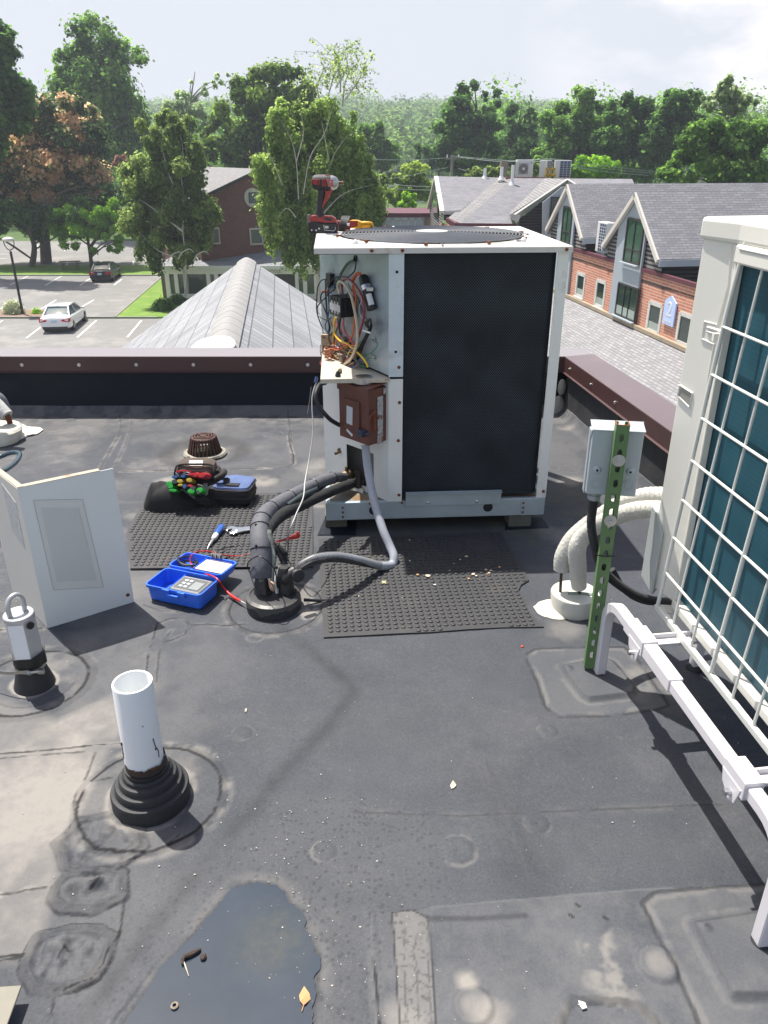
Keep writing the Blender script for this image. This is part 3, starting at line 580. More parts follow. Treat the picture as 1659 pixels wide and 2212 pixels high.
# walls of the wiring compartment and the lower panel
def wallpt(f, z): return (.308*f, .62*(1-f), z)
mb = MB(acM); mb.quad([wallpt(0, .79), wallpt(1, .79), wallpt(1, 1.322), wallpt(0, 1.322)]); mb.quad([(.0, .62, .79), (0, .62, 1.322), (0, DU-.08, 1.322), (0, DU-.08, .79)])
mb.build('compartment_wall', pm('galvanised_inner', (.38, .44, .48), .38, .35, var=.22, vs=5, dirt=(.24, .28, .31), dk=.52, ds=4), ac)
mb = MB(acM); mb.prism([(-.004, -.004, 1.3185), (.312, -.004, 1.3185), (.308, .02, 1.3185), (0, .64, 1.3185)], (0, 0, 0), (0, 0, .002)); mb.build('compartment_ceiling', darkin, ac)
mb = MB(acM); mb.box((.308, .012, 1.052), (.004, .026, .54)); mb.build('wall_return', galv, ac)
mb = MB(acM); mb.prism([(-.004, -.008, .774), (.312, -.008, .774), (.30, .04, .774), (.0, .64, .774)], (0, 0, 0), (0, 0, .004)); mb.prism([(-.004, -.009, .762), (.312, -.009, .762), (.312, -.006, .762), (-.004, -.006, .762)], (0, 0, 0), (0, 0, .020)); mb.build('shelf', pm('dusty_shelf', (.52, .47, .38), .7, var=.12, vs=14, dirt=(.22, .15, .09), dk=.60, ds=14), ac)
LPd = .36
def lp(f, z, off=0.0):
    e = Vector((.31, -LPd, 0)).normalized(); n_ = Vector((-LPd, -.31, 0)).normalized()
    return Vector((.308*f, LPd*(1-f), z))+n_*off
mb = MB(acM)
# lower panel with the pipe opening cut out
fo0, fo1, zo0, zo1 = .36, .78, .165, .385
for f0, f1, a0, a1 in ((0, fo0, .165, .772), (fo1, 1, .165, .772), (fo0, fo1, zo1, .772), (fo0, fo1, .165, .195)):
    mb.quad([lp(f0, a0), lp(f1, a0), lp(f1, a1), lp(f0, a1)])
mb.quad([(0, LPd, .165), (0, LPd, .772), (0, DU-.08, .772), (0, DU-.08, .165)]); mb.build('lower_panel', cream, ac, solid=.003)
mb = MB(acM); mb.quad([lp(.1, .165, -.12), lp(.9, .165, -.12), lp(.9, .5, -.12), lp(.1, .5, -.12)]); mb.build('inner_wall', pm('inner_wall', (.30, .31, .29), .7), ac)
# top panel with the fan opening
tcx, tcy, tr = .545, .475, .440
mb = MB(acM); n = 96; x0, x1, y0, y1 = -.012, WU+.012, -.014, DU+.012
def rect_pt(a):
    c, s = math.cos(a), math.sin(a); t = min((x1-tcx)/c if c > 1e-9 else 1e9, (x0-tcx)/c if c < -1e-9 else 1e9, (y1-tcy)/s if s > 1e-9 else 1e9, (y0-tcy)/s if s < -1e-9 else 1e9); return (tcx+c*t, tcy+s*t)
angs = sorted(set([2*math.pi*k/n for k in range(n)]+[math.atan2(yy-tcy, xx-tcx) % (2*math.pi) for xx in (x0, x1) for yy in (y0, y1)])); n = len(angs)
prof = [(lambda a: (*rect_pt(a), 1.3215)), (lambda a: (*rect_pt(a), ZT-.003)), (lambda a: tuple(Vector((*rect_pt(a), ZT))*.996+Vector((tcx, tcy, ZT))*.004)), (lambda a: (tcx+(tr+.022)*math.cos(a), tcy+(tr+.022)*math.sin(a), ZT)), (lambda a: (tcx+(tr+.012)*math.cos(a), tcy+(tr+.012)*math.sin(a), ZT+.008)), (lambda a: (tcx+tr*math.cos(a), tcy+tr*math.sin(a), ZT+.004)), (lambda a: (tcx+tr*math.cos(a), tcy+tr*math.sin(a), ZT-.024))]
vv = [p(a) for p in prof for a in angs]; mb.add(vv, [(i*n+k, i*n+(k+1) % n, (i+1)*n+(k+1) % n, (i+1)*n+k) for i in range(len(prof)-1) for k in range(n)])
mb.quad([(x0, y0, 1.2835), (x1, y0, 1.2835), (x1, y1, 1.2835), (x0, y1, 1.2835)]) if False else None
mb.build('top_panel', pm('top_paint', (.62, .60, .56), .5, var=.05, dirt=(.50, .45, .38), dk=.56, ds=9), ac)
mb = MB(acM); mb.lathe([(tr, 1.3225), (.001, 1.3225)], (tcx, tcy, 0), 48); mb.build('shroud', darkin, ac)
mb = MB(acM)
for k in range(4):
    a = k*math.pi/2+.5
    pts = []
    for r_, da, zz in ((.07, -.35, .002), (.43, -.28, .007), (.43, .30, 0), (.07, .35, 0)): pts.append((tcx+r_*math.cos(a+da), tcy+r_*math.sin(a+da), 1.325+zz))
    mb.quad(pts)
mb.lathe([(.075, 1.324), (.075, 1.338), (.06, 1.341), (.001, 1.341)], (tcx, tcy, 0), 20); mb.build('fan', pm('fan_metal', (.16, .17, .18), .5, .4), ac)
ringm = pm('grille_wire', (.22, .225, .235), .32, .25, var=.2); tanw = pm('dusty_wire', (.36, .29, .20), .8, var=.2)
mb = MB(acM); nr = 23
def gz(r_): return ZT+.012+.010*(1-(r_/tr)**2)
for i in range(nr):
    r_ = .072+(tr-.005-.072)*i/(nr-1); mb.tube([(tcx+r_*math.cos(a*math.pi/32), tcy+r_*math.sin(a*math.pi/32), gz(r_)) for a in range(65)], .0028, 5, sp=False, caps=False)
mb.build('fan_grille', ringm, ac)
for a in (.62, .62+math.pi, 2.45, 2.45+math.pi, 1.55, 1.55+math.pi, 0.02, .02+math.pi):
    mb = MB(acM); mb.tube([(tcx+r_*math.cos(a), tcy+r_*math.sin(a), gz(r_)-.005) for r_ in (.06, .16, .26, .36, .475)], .004, 5); mb.build('grille_spoke', tanw if a in (.62+math.pi,) or abs(a-.62) < .01 else ringm, ac)
mb = MB(acM); mb.lathe([(.078, gz(.07)-.002), (.078, gz(.07)+.003), (.03, gz(.07)+.006), (.001, gz(.07)+.007)], (tcx, tcy, 0), 28); mb.build('grille_hub', pm('hub_paint', (.50, .50, .48), .5), ac)
for a in range(0, 360, 36):
    mb = MB(acM); mb.box((tcx+(tr+.014)*math.cos(R(a+8)), tcy+(tr+.014)*math.sin(R(a+8)), ZT+.010), (.022, .012, .010), R(a)); mb.build('grille_clip', rust, ac)
for px, py in ((768, 527), (1131, 522), (1072, 499), (850, 497)):
    p = acM.inverted() @ G(px, py, ZT); mb = MB(acM); mb.lathe([(.013, 0), (.014, .006), (.009, .016), (.001, .02)], (p.x, p.y, ZT), 10); mb.build('white_cap', whitep, ac)

# ------------------------------------------------ rusty disconnect box on the lower panel
e_ = Vector((.31, -LPd, 0)).normalized(); n_ = Vector((-LPd, -.31, 0)).normalized()
ac3 = acM.to_3x3(); eW = ac3 @ e_; nW = ac3 @ n_
c1_ = crop(1240, 1480, 3.6875)
pbr = hit(*c1_(780, 1020), acM @ Vector((.2, .0, .45)), nW)
# front-bottom-right corner of the box lies .115 out from the panel
pnl = acM @ lp(.5, 0)
fbr = hit(*c1_(785, 1020), pnl+nW*.115, nW)
ftr = hit(*c1_(768, 215), pnl+nW*.115, nW); fbl = hit(*c1_(362, 905), pnl+nW*.115, nW)
bw_ = (fbr-fbl).dot(eW); bh_ = ftr.z-fbr.z
boxm = pm('brown_rusty_box', (.115, .045, .032), .55, var=.3, vs=14, dirt=(.16, .045, .022), dk=.50, ds=22, bump=.3, bs=60)
dbox = thing('disconnect_box', 'rusty brown electrical disconnect box hung on the cream panel of the open condenser', 'electrical box', tuple(fbr-nW*.05-eW*bw_/2))
dM = frameM(fbr-eW*bw_, eW, (0, 0, 1))   # z axis = x cross y = points along -? front
zdir = dM.to_3x3() @ Vector((0, 0, 1)); sgn = 1 if zdir.dot(nW) > 0 else -1
mb = MB(dM); D = .112
mb.box((bw_/2, bh_/2, -sgn*D/2), (bw_, bh_, D)); db = mb.build('enclosure', boxm, dbox, bevel=.003)
mb = MB(dM); mb.prism([(-.004, bh_+.006, sgn*.006), (bw_+.004, bh_+.006, sgn*.006), (bw_+.004, bh_+.022, -sgn*D), (-.004, bh_+.022, -sgn*D)], (0, 0, 0), (0, -.006, 0)); mb.box((bw_/2, bh_-.012, sgn*.005), (bw_+.008, .036, .004)); mb.build('rain_hood', boxm, dbox, bevel=.001)
mb = MB(dM); mb.box((bw_*.47, bh_*.48, sgn*.004), (bw_*.52, bh_*.56, .012)); mb.build('raised_cover', boxm, dbox, bevel=.005, bseg=3)
mb = MB(dM); mb.box((bw_*.42, bh_*.47, sgn*.0112), (bw_*.20, bh_*.33, .0012), rot=Matrix.Rotation(R(-3), 3, 'Z')); mb.build('sticker', pm('old_sticker', (.52, .56, .58), .6, dirt=(.17, .06, .03), dk=.63, ds=40), dbox)
mb = MB(dM); mb.box((bw_*.36, bh_*.13, sgn*.0025), (bw_*.22, .013, .001), rot=Matrix.Rotation(R(-28), 3, 'Z')); mb.build('sticker', whitep, dbox)
mb = MB(dM); mb.box((bw_+.003, bh_*.42, -sgn*D*.62), (.003, bh_*.86, D*.30)); mb.box((bw_+.004, bh_*.93, -sgn*D*.9), (.006, bh_*.10, .018)); mb.build('worn_side', pm('worn_side', (.42, .44, .43), .6, dirt=(.15, .05, .025), dk=.47, ds=26), dbox)
mb = MB(dM); mb.bar((bw_+.006, bh_*.60, -sgn*.03), (bw_+.006, bh_*.28, -sgn*.03), .012, .012, (0, 0, 1)); mb.tube([(bw_+.008, bh_*.60, -sgn*.03), (bw_+.02, bh_*.64, -sgn*.02), (bw_+.018, bh_*.58, -sgn*.0), (bw_+.010, bh_*.5, sgn*.008)], .005, 6); mb.build('handle', rust, dbox)
mb = MB(dM); mb.box((bw_*.86, bh_*.235, sgn*.018), (.036, .030, .030), rot=Matrix.Rotation(R(-6), 3, 'Z')); mb.tube([(bw_*.90, bh_*.235, sgn*.018), (bw_*1.0, bh_*.235, sgn*.022), (bw_+.012, bh_*.27, sgn*.0)], .004, 6); mb.build('padlock', pm('padlock_blue', (.03, .04, .07), .35), dbox, bevel=.003)
mb = MB(dM); mb.lathe([(.048, 0), (.048, .022), (.042, .026)], (bw_*.58, bh_+.014, -sgn*D*.45), 20, Matrix.Rotation(R(-90), 3, 'X')); mb.build('hub_fitting', silver, dbox)

# ------------------------------------------------ wiring in the compartment
c4 = crop(1200, 960, 4.097)
wn = (ac3 @ Vector((-.62, -.308, 0))).normalized(); we = (ac3 @ Vector((.308, -.62, 0))).normalized(); wp0 = acM @ Vector((0, .62, 1))
def Wp(x, y, off=.03):
    q = hit(*c4(x, y), wp0, wn); r_ = (q-Vector((0, 0, H))).normalized(); return q-r_*off
WC = {'black': (.012, .012, .014), 'red': (.42, .035, .03), 'maroon': (.24, .025, .04), 'cream_wire': (.52, .46, .33), 'yellow': (.68, .42, .02), 'orange': (.62, .13, .03), 'blue': (.03, .07, .22), 'green': (.05, .22, .12), 'brown': (.12, .05, .03), 'white': (.6, .6, .58), 'copper': (.45, .17, .09), 'pink': (.45, .07, .09)}
def wm(c): return pm('wire_'+c, WC[c], .38, var=.15, vs=30)
WIRES = [
 ('cream_wire', .0056, .14, [(570, 810), (532, 700), (560, 612), (640, 650), (730, 790), (790, 1000), (835, 1250), (852, 1450), (830, 1650), (745, 1850), (640, 1950), (560, 2080)]),
 ('maroon', .0046, .12, [(612, 810), (600, 640), (660, 567), (760, 610), (880, 760), (952, 950), (960, 1150), (900, 1400), (830, 1600), (760, 1800), (640, 1900), (570, 2000), (530, 2080)]),
 ('yellow', .0040, .12, [(500, 1185), (470, 1300), (480, 1450), (560, 1560), (680, 1612), (760, 1670), (900, 1800), (980, 1900), (1020, 1990)]),
 ('pink', .0038, .10, [(625, 1185), (630, 1350), (680, 1470), (780, 1600), (820, 1700)]),
 ('orange', .0040, .09, [(905, 478), (835, 480), (782, 570), (790, 720), (822, 850), (812, 1100), (790, 1350), (750, 1530), (660, 1642), (590, 1620), (570, 1560)]),
 ('red', .0030, .085, [(905, 500), (850, 500), (800, 580), (770, 700), (800, 850)]),
 ('black', .0040, .10, [(575, 1190), (558, 1380), (600, 1500), (660, 1560)]),
 ('black', .0026, .06, [(340, 570), (270, 592), (210, 700), (195, 900), (197, 1100), (260, 1300), (330, 1430), (400, 1465), (460, 1420)]),
 ('black', .0026, .07, [(520, 690), (400, 800), (270, 930), (210, 1010), (200, 1080), (230, 1160), (300, 1212), (380, 1232), (430, 1190)]),
 ('black', .0028, .06, [(680, 555), (620, 525), (520, 535), (430, 600), (380, 720), (370, 820)]),
 ('black', .0028, .03, [(790, 260), (690, 310), (610, 420), (560, 520), (500, 640), (470, 760)]),
 ('brown', .0026, .035, [(800, 270), (700, 330), (625, 440), (575, 540), (560, 640)]),
 ('green', .0020, .04, [(790, 275), (680, 340), (600, 460), (540, 580), (480, 680), (430, 740)]),
 ('black', .0028, .03, [(828, 300), (808, 420), (745, 500), (670, 552)]),
 ('black', .0036, .05, [(430, 600), (352, 650), (340, 800), (350, 1000), (360, 1150), (372, 1250)]),
 ('black', .0030, .05, [(350, 770), (275, 800), (258, 900), (300, 1000), (360, 1150), (425, 1270), (465, 1380)]),
 ('orange', .0024, .05, [(270, 775), (320, 755), (370, 760), (400, 775)]),
 ('blue', .0030, .05, [(480, 665), (412, 720), (385, 850), (392, 1050), (372, 1200), (395, 1350), (362, 1480), (370, 1600), (405, 1690)]),
 ('black', .0022, .05, [(370, 1215), (330, 1320), (350, 1400), (395, 1415), (412, 1350), (385, 1240)]),
 ('black', .0022, .05, [(365, 1460), (320, 1550), (290, 1650)]), ('black', .0022, .06, [(385, 1240), (395, 1400), (390, 1550), (420, 1620)]),
 ('white', .0018, .06, [(760, 798), (870, 820), (920, 905), (885, 1000), (880, 1110), (940, 1215), (1000, 1255)]),
 ('black', .0020, .05, [(700, 640), (760, 760), (850, 850), (900, 1000), (960, 1150), (1010, 1230)]),
 ('black', .0022, .09, [(700, 780), (665, 880), (700, 1000), (770, 1080)]),
 ('green', .0022, .05, [(1135, 1555), (1172, 1620), (1130, 1705), (1040, 1772), (900, 1792), (832, 1745)]),
 ('green', .0020, .05, [(1112, 1802), (1055, 1762), (950, 1832), (850, 1842), (792, 1805)]),
 ('green', .0024, .07, [(808, 1855), (870, 1930), (950, 1975), (1000, 1985)]), ('green', .0018, .05, [(1125, 1850), (1030, 1850), (960, 1930), (900, 2000)]),
 ('green', .0018, .05, [(930, 1550), (870, 1620), (850, 1700), (830, 1760)]),
 ('orange', .0028, .10, [(545, 1505), (480, 1640), (430, 1740), (330, 1832), (300, 1860)]), ('orange', .0028, .10, [(470, 1700), (420, 1800), (390, 1870), (320, 1850)]),
 ('yellow', .0018, .10, [(465, 1420), (452, 1560), (470, 1680), (520, 1720), (640, 1730), (720, 1790), (800, 1830)]),
 ('red', .0026, .08, [(480, 1190), (500, 1290), (560, 1360), (600, 1420), (570, 1520), (545, 1560)]), ('brown', .0028, .08, [(530, 1190), (540, 1290), (510, 1400), (480, 1500), (470, 1620)]),
 ('black', .0018, .10, [(660, 2010), (630, 2060), (660, 2130), (740, 2150), (810, 2100), (832, 2040)]), ('black', .0018, .11, [(680, 2020), (660, 2070), (700, 2120), (760, 2110)]),
 ('red', .0022, .10, [(540, 1950), (450, 1900), (380, 1950), (440, 2010), (560, 2010)]), ('blue', .0030, .10, [(455, 1830), (480, 1900), (470, 1960)]),
]
for k in range(5): WIRES.append(('black', .0034, .07+.006*k, [(985+k*9, 1330+8*k), (975+12*k, 1262-6*k), (1035+6*k, 1235-6*k), (1080-4*k, 1290), (1062-10*k, 1400), (1000-10*k, 1520), (940-12*k, 1660), (890-12*k, 1800), (800+8*k, 1940)]))
for k in range(60):
    c = random.choice(['red', 'maroon', 'orange', 'white', 'brown', 'copper', 'black', 'yellow', 'pink', 'blue', 'white'])
    x = random.uniform(270, 640); y = random.uniform(1660, 2000); pts = [(x, y)]
    for j in range(4): x = min(880, max(250, x+random.uniform(-60, 130))); y = min(2080, max(1640, y+random.uniform(-110, 110))); pts.append((x, y))
    WIRES.append((c, random.choice([.0016, .0022, .0028]), random.uniform(.05, .13), pts))
for c, r_, off, pts in WIRES:
    mb = MB(); mb.tube([Wp(x, y, off) for x, y in pts], r_*1.22, 6, 5); mb.build('wire', wm(c), ac)
# contactor, capacitor, grommets, transformer
def onwall(x, y): return Wp(x, y, 0)
def wallbox(name, c, w_, h_, d_, mat, bevel=.002, off=0.0, tilt=0.0):
    Mw = frameM(onwall(*c)+wn*(d_/2+off), we, (0, 0, 1)); mb = MB(Mw); mb.box((0, 0, 0), (w_, h_, d_), rot=Matrix.Rotation(tilt, 3, 'Z')); return mb.build(name, mat, ac, bevel=bevel), Mw
fr = hit(*c4(495, 1010), wp0+wn*.085, wn)
Mw = frameM(fr, we, (0, 0, 1)); zs = 1 if (Mw.to_3x3() @ Vector((0, 0, 1))).dot(wn) > 0 else -1
mb = MB(Mw)
for k in range(4): mb.box((-.045+k*.030, 0, -zs*.040), (.024, .090, .085))
mb.box((.0, 0, -zs*.05), (.12, .070, .06)); ct = mb.build('contactor', blackp, ac, bevel=.002)
mb = MB(Mw); mb.box((0, -.004, zs*.0035), (.108, .032, .001)); 
for k in range(3): mb.box((-.030+.030*k, .018, zs*.0035), (.012, .012, .001)); mb.box((-.030+.030*k, -.026, zs*.0035), (.012, .012, .001))
mb.build('contactor_label', pm('label_grey', (.48, .48, .46), .6, dirt=(.1, .1, .1), dk=.58, ds=160), ac)
for k in range(3): mb = MB(Mw); mb.lathe([(.005, 0), (.005, .003)], (-.03+.03*k, -.042, zs*.003), 8); mb.build('terminal_screw', silver, ac)
p1 = Wp(935, 505, .05); p2 = Wp(1085, 1050, .05); capd = (p2-p1).normalized(); capM = capd.to_track_quat('Z', 'Y').to_matrix()
mb = MB(); Lc = (p2-p1).length; mb.lathe([(.012, 0), (.020, .006), (.0225, .014), (.0225, Lc*.95), (.0235, Lc), (.022, Lc+.002)], p1, 24, capM); mb.build('capacitor', pm('capacitor_black', (.022, .022, .023), .5), ac)
mb = MB(); mb.lathe([(.0238, Lc*.31), (.0238, Lc*.45)], p1, 24, capM); q = p1+capd*Lc*.38+we*.034; mb.box(q, (.03, .02, .016)); mb.build('capacitor_band', silver, ac)
side = (Vector((0, 0, H))-p1).normalized(); side = (side-capd*side.dot(capd)).normalized(); tx = capd.cross(side)
mb = MB(); 
for a in np.linspace(-.75, .45, 7)[:-1]:
    a2_ = a+.2; f_ = lambda a, t: p1+capd*Lc*t+(side*math.cos(a)+tx*math.sin(a))*.0232
    mb.quad([f_(a, .60), f_(a2_, .60), f_(a2_, .93), f_(a, .93)])
mb.build('capacitor_label', whitep, ac)
for x, y, r_ in ((825, 235, .014), (1005, 1985, .016)):
    mb = MB(); q = onwall(x, y); mb.lathe([(r_, -.004), (r_, .006), (r_*.7, .007), (r_*.7, 0)], q, 18, wn.to_track_quat('Z', 'Y').to_matrix()); mb.build('grommet', blackp, ac)
for x, y in ((460, 430),):
    mb = MB(); mb.lathe([(.003, 0), (.003, .001)], onwall(x, y), 8, wn.to_track_quat('Z', 'Y').to_matrix()); mb.build('hole', darkin, ac)
sh = .782
def onshelf(x, y): return G(*c4(x, y), sh)
mb = MB(); q = onshelf(620, 1960); mb.box(q+Vector((0, .06, .02)), (.036, .03, .036), .5); mb.box(q+Vector((0.0, .06, .040)), (.048, .04, .006), .5); mb.build('transformer', pm('dusty_metal', (.17, .14, .10), .6, dirt=(.2, .12, .07), dk=.5, ds=40), ac, bevel=.002)
mb = MB(); q = onshelf(740, 1900); mb.box(q+Vector((0, .05, .06)), (.05, .05, .10), .5); mb.build('relay', pm('relay_dark', (.05, .045, .04), .5), ac, bevel=.002)
mb = MB(); q = onshelf(370, 1900); [mb.tube([q+Vector((.018*math.cos(a+k), .05+.014*math.sin(a+k), .006+.0055*k+.003*math.sin(2*a))) for a in np.linspace(0, 6.28, 12)], .0026, 6, 3) for k in range(9)]; mb.build('copper_coil', wm('copper'), ac)
mb = MB(); q = onshelf(330, 1880); mb.box(q+Vector((.02, .16, .05)), (.10, .02, .09), .1); mb.build('terminal_board', pm('board_tan', (.45, .38, .26), .7, dirt=(.2, .1, .06), dk=.5, ds=50), ac, bevel=.001)
mb = MB(); q = onshelf(535, 2130); mb.lathe([(.014, 0), (.011, .012), (.005, .022)], q, 12); mb.build('cable_boot', blackp, ac)
mb = MB(); mb.bar(Wp(935, 1398, .11), Wp(1055, 1435, .11), .004, .008); mb.build('cable_tie', whitep, ac)
mb = MB(); a = onshelf(560, 2080); mb.tube([Wp(640, 1930, .13), Wp(600, 2010, .13), a+Vector((0, 0, .01))], [.010, .010, .008], 8); mb.build('cable_sheath', pm('sheath', (.30, .24, .16), .8), ac)
for x, y in ((445, 530), (430, 640)): wallbox('terminal_block', (x, y), .05, .035, .025, blackp)
for x, y in ((1135, 1545), (1130, 1830)): wallbox('ground_lug', (x, y), .02, .02, .010, silver)
# black cable from the compartment down to the disconnect box, thin grey sensor wire
K = lambda x, y, Y: A(*c1_(x, y), Y)
mb = MB(); mb.tube([K(150, 100, 3.56), K(70, 130, 3.50), K(20, 230, 3.45), K(15, 330, 3.43), K(70, 460, 3.42), K(150, 560, 3.42), K(230, 640, 3.45), K(310, 690, 3.50), K(360, 715, 3.52)], .0105, 10); o = mb.build('power_cable', blackr); tag(o, 'thick black cable looping from the wiring compartment into the rusty box', 'cable')
mb = MB(); mb.tube([A(686, 818, 3.42), A(674, 860, 3.38), A(676, 930, 3.32), A(668, 990, 3.25), A(659, 1040, 3.15), A(655, 1075, 3.05), A(640, 1110, 2.95), A(625, 1150, 2.9), G(614, 1195, .01)], .0030, 6); mb.tube([A(672, 836, 3.4), A(668, 870, 3.4), A(664, 893, 3.4)], .0012, 5)
o = mb.build('sensor_wire', pm('grey_wire', (.42, .42, .41), .5)); tag(o, 'thin pale grey wire hanging from the open compartment down to the pitch pocket', 'wire')
mb = MB(); mb.tube([A(684, 814, 3.42), A(681, 826, 3.41)], .006, 8); o2 = mb.build('wire_nut', wm('blue')); o2.parent = o; INV[o2.name] = Matrix.Identity(4)
# pipe stub and service valves in the opening
brass = pm('brass', (.14, .10, .06), .45, .8, var=.3, vs=40); bronze = pm('dark_bronze', (.05, .045, .04), .45, .4, var=.3, vs=40)
def V1(x, y, off=.03): return hit(*c1_(x, y), pnl, nW, off)
mb = MB(); mb.tube([V1(360, 1085, 0), V1(360, 1085, .01)], .014, 12, sp=False); mb.tube([V1(360, 1095, .0), V1(295, 1130, .05)], .008, 10, sp=False); mb.build('pipe_stub', brass, ac)
mb = MB(); mb.tube([V1(560, 1420, -.05), V1(500, 1425, .01), V1(390, 1430, .06)], [.022, .022, .014], 12); mb.tube([V1(462, 1430, .03), V1(457, 1320, .03)], [.010, .007], 10, sp=False); mb.build('service_valve', brass, ac)
mb = MB(); mb.tube([V1(632, 1620, .03), V1(632, 1400, .03)], .016, 12, sp=False); mb.tube([V1(632, 1405, .03), V1(632, 1370, .03)], .019, 8, sp=False); mb.tube([V1(630, 1500, .03), V1(540, 1530, .05)], [.013, .008], 10, sp=False); mb.tube([V1(640, 1520, .0), V1(740, 1540, -.02)], .022, 10, sp=False); mb.build('service_valve', bronze, ac)
mb = MB(); Mv = frameM(V1(600, 1650, .03), eW, (0, 0, 1)); M0 = MB(Mv); M0.box((0, 0, 0), (.10, .035, .004)); M0.build('valve_bracket', cream, ac, bevel=.001)

# ------------------------------------------------ wood blocks
wood = pm('weathered_wood', (.10, .105, .085), .85, var=.3, vs=10, bump=.8, bs=30, dirt=(.07, .085, .05), dk=.5, ds=12)
for (px, py), s_, lab in (((726, 1141), (.11, .34, .067), 'dark wet wood block under the left corner of the open condenser'), ((1123, 1140), (.115, .28, .066), 'weathered mossy wood block under the right corner of the open condenser')):
    g = G(px, py); mb = MB(); mb.box(g+Vector((-.01, s_[1]/2, s_[2]/2+.002)), s_, aa); o = mb.build('wood_block', wood, bevel=.004); tag(o, lab, 'wood block', 'blocks carrying the open condenser')
# thin membrane pads under the blocks
for q in ([(686, 1158), (768, 1158), (770, 1128), (700, 1125)], [(1090, 1147), (1186, 1143), (1170, 1120), (1095, 1122)]):
    mb = MB(); pts = [G(*p) for p in q]; mb.prism([p+Vector((0, 0, .0045)) for p in pts], (0, 0, 0), (0, 0, .003)); o = mb.build('rubber_pad', memb); tag(o, 'thin dark rubber sheet lying under the %s wood block' % ('left' if q[0][0] < 900 else 'right'), 'rubber pad')

# ------------------------------------------------ studded rubber mats
matm = pm('mat_rubber', (.036, .037, .040), .62, var=.22, vs=5, dirt=(.06, .055, .05), dk=.58, ds=5, bump=.2, bs=100)
def studmat(name, label, outline, o, ux, uy, sp, skip=None, group=None):
    mb = MB(); P = [G(*p, .004) for p in outline]; mb.prism([p for p in P], (0, 0, 0), (0, 0, .007))
    P_ = np.array([[p.x, p.y] for p in P]); lo = P_.min(0); hi = P_.max(0); ux = Vector(ux).normalized(); uy = Vector((-ux.y, ux.x, 0))
    c0 = Vector((*lo, 0)); nn = int(max(hi-lo)/sp)+14
    pts = [(c0+ux*(i*sp)+uy*(j*sp)) for i in range(-12, nn) for j in range(-12, nn)]
    xx = np.array([p.x for p in pts]); yy = np.array([p.y for p in pts]); d = sdpoly(xx, yy, P_)
    for p, dd in zip(pts, d):
        if dd < -.012 and not (skip and skip(p)): mb.lathe([(.0098, .011), (.0090, .0150), (.0075, .0158)], (p.x, p.y, 0), 8)
    o = mb.build(name, matm); return tag(o, label, 'mat', group)
mo = [cF(x, y) for x, y in [(150, 1047), (600, 1030), (1188, 1008), (1230, 1085), (1280, 1160), (1310, 1215), (1345, 1282), (1300, 1310), (1285, 1342), (1325, 1385), (1345, 1460), (1385, 1505), (1430, 1548), (1200, 1552), (1000, 1562), (800, 1578), (600, 1586), (400, 1597), (180, 1608), (165, 1350)]]
lg = G(*cF(1050, 1080))
studmat('rubber_mat', 'studded black rubber mat with a torn right edge in front of the open condenser', mo, None, G(*cF(1000, 1562))-G(*cF(180, 1608)), None, .0285, skip=lambda p: (p-lg).length < .06, group='studded rubber mats')
lm = [cE(x, y) for x, y in [(738, 325), (1000, 320), (1572, 308), (1572, 500), (1572, 682), (1100, 686), (655, 693), (640, 500)]]
lmo = [G(*p) for p in lm]
studmat('rubber_mat', 'studded black rubber mat under the tool bag and the screwdriver', [p for p in lm], None, G(*cE(1572, 682))-G(*cE(655, 693)), None, .0285, group='studded rubber mats')
lgm = MB(); t_ = math.pi
pts = [Vector((-.035, .022, 0)), Vector((.035, .022, 0)), Vector((.033, -.005, 0)), Vector((0, -.03, 0)), Vector((-.033, -.005, 0)), Vector((-.035, .022, 0))]
lgm.tube([lg+Vector((0, 0, .0115))+p for p in pts], .0022, 5, sp=False); lgm.tube([lg+Vector((-.014, .012, .0115)), lg+Vector((0, -.012, .0115)), lg+Vector((.014, .012, .0115))], .0022, 5, sp=False)
o = lgm.build('shield_emblem', matm); o.parent = [x for x in bpy.data.objects if x.name == 'rubber_mat'][0]
# ================================================================ things standing on the roof
# removed L-shaped access panel
pA, pB, pC = G(103, 1357), G(290, 1300), G(28, 1281)
t = thing('access_panel', 'removed cream sheet metal access panel standing bent on the roof at the left', 'panel', tuple((pA+pB)/2))
hp = .602; zt = Vector((0, 0, hp)); nf = (pB-pA).cross(Vector((0, 0, 1))).normalized()
if nf.y > 0: nf = -nf
panm = pm('panel_paint', (.76, .79, .77), .5, var=.03, vs=3, bump=.08, bs=60)
mb = MB(); mb.bar(pA+zt/2, pB+zt/2, .003, hp); mb.build('front_face', panm, t)
nl = (pC-pA).cross(Vector((0, 0, 1))).normalized(); nl = nl if nl.y < 0 else -nl
mb = MB(); mb.bar(pA+zt/2-nl*.001, pC+zt/2-nl*.001, .003, hp-.001); mb.build('side_face', pm('panel_cream', (.74, .71, .64), .5, var=.04), t)
rim = pm('panel_rim', (.40, .36, .28), .6, dirt=(.30, .16, .08), dk=.56, ds=14)
mb = MB(); d = (pB-pA).normalized(); mb.bar(pA+zt-nf*.012+Vector((0, 0, .001)), pA+d*((pB-pA).length-.05)+zt-nf*.012+Vector((0, 0, .001)), .026, .003); mb.bar(pA+zt-nl*.012+Vector((0, 0, .0025)), pC+zt-nl*.012+Vector((0, 0, .0025)), .022, .003); mb.build('top_rim', rim, t)
mb = MB(); Mf = frameM(pA, d, (0, 0, 1)); zs = 1 if (Mf.to_3x3() @ Vector((0, 0, 1))).dot(nf) > 0 else -1; mb.M = Mf
Wd = (pB-pA).length
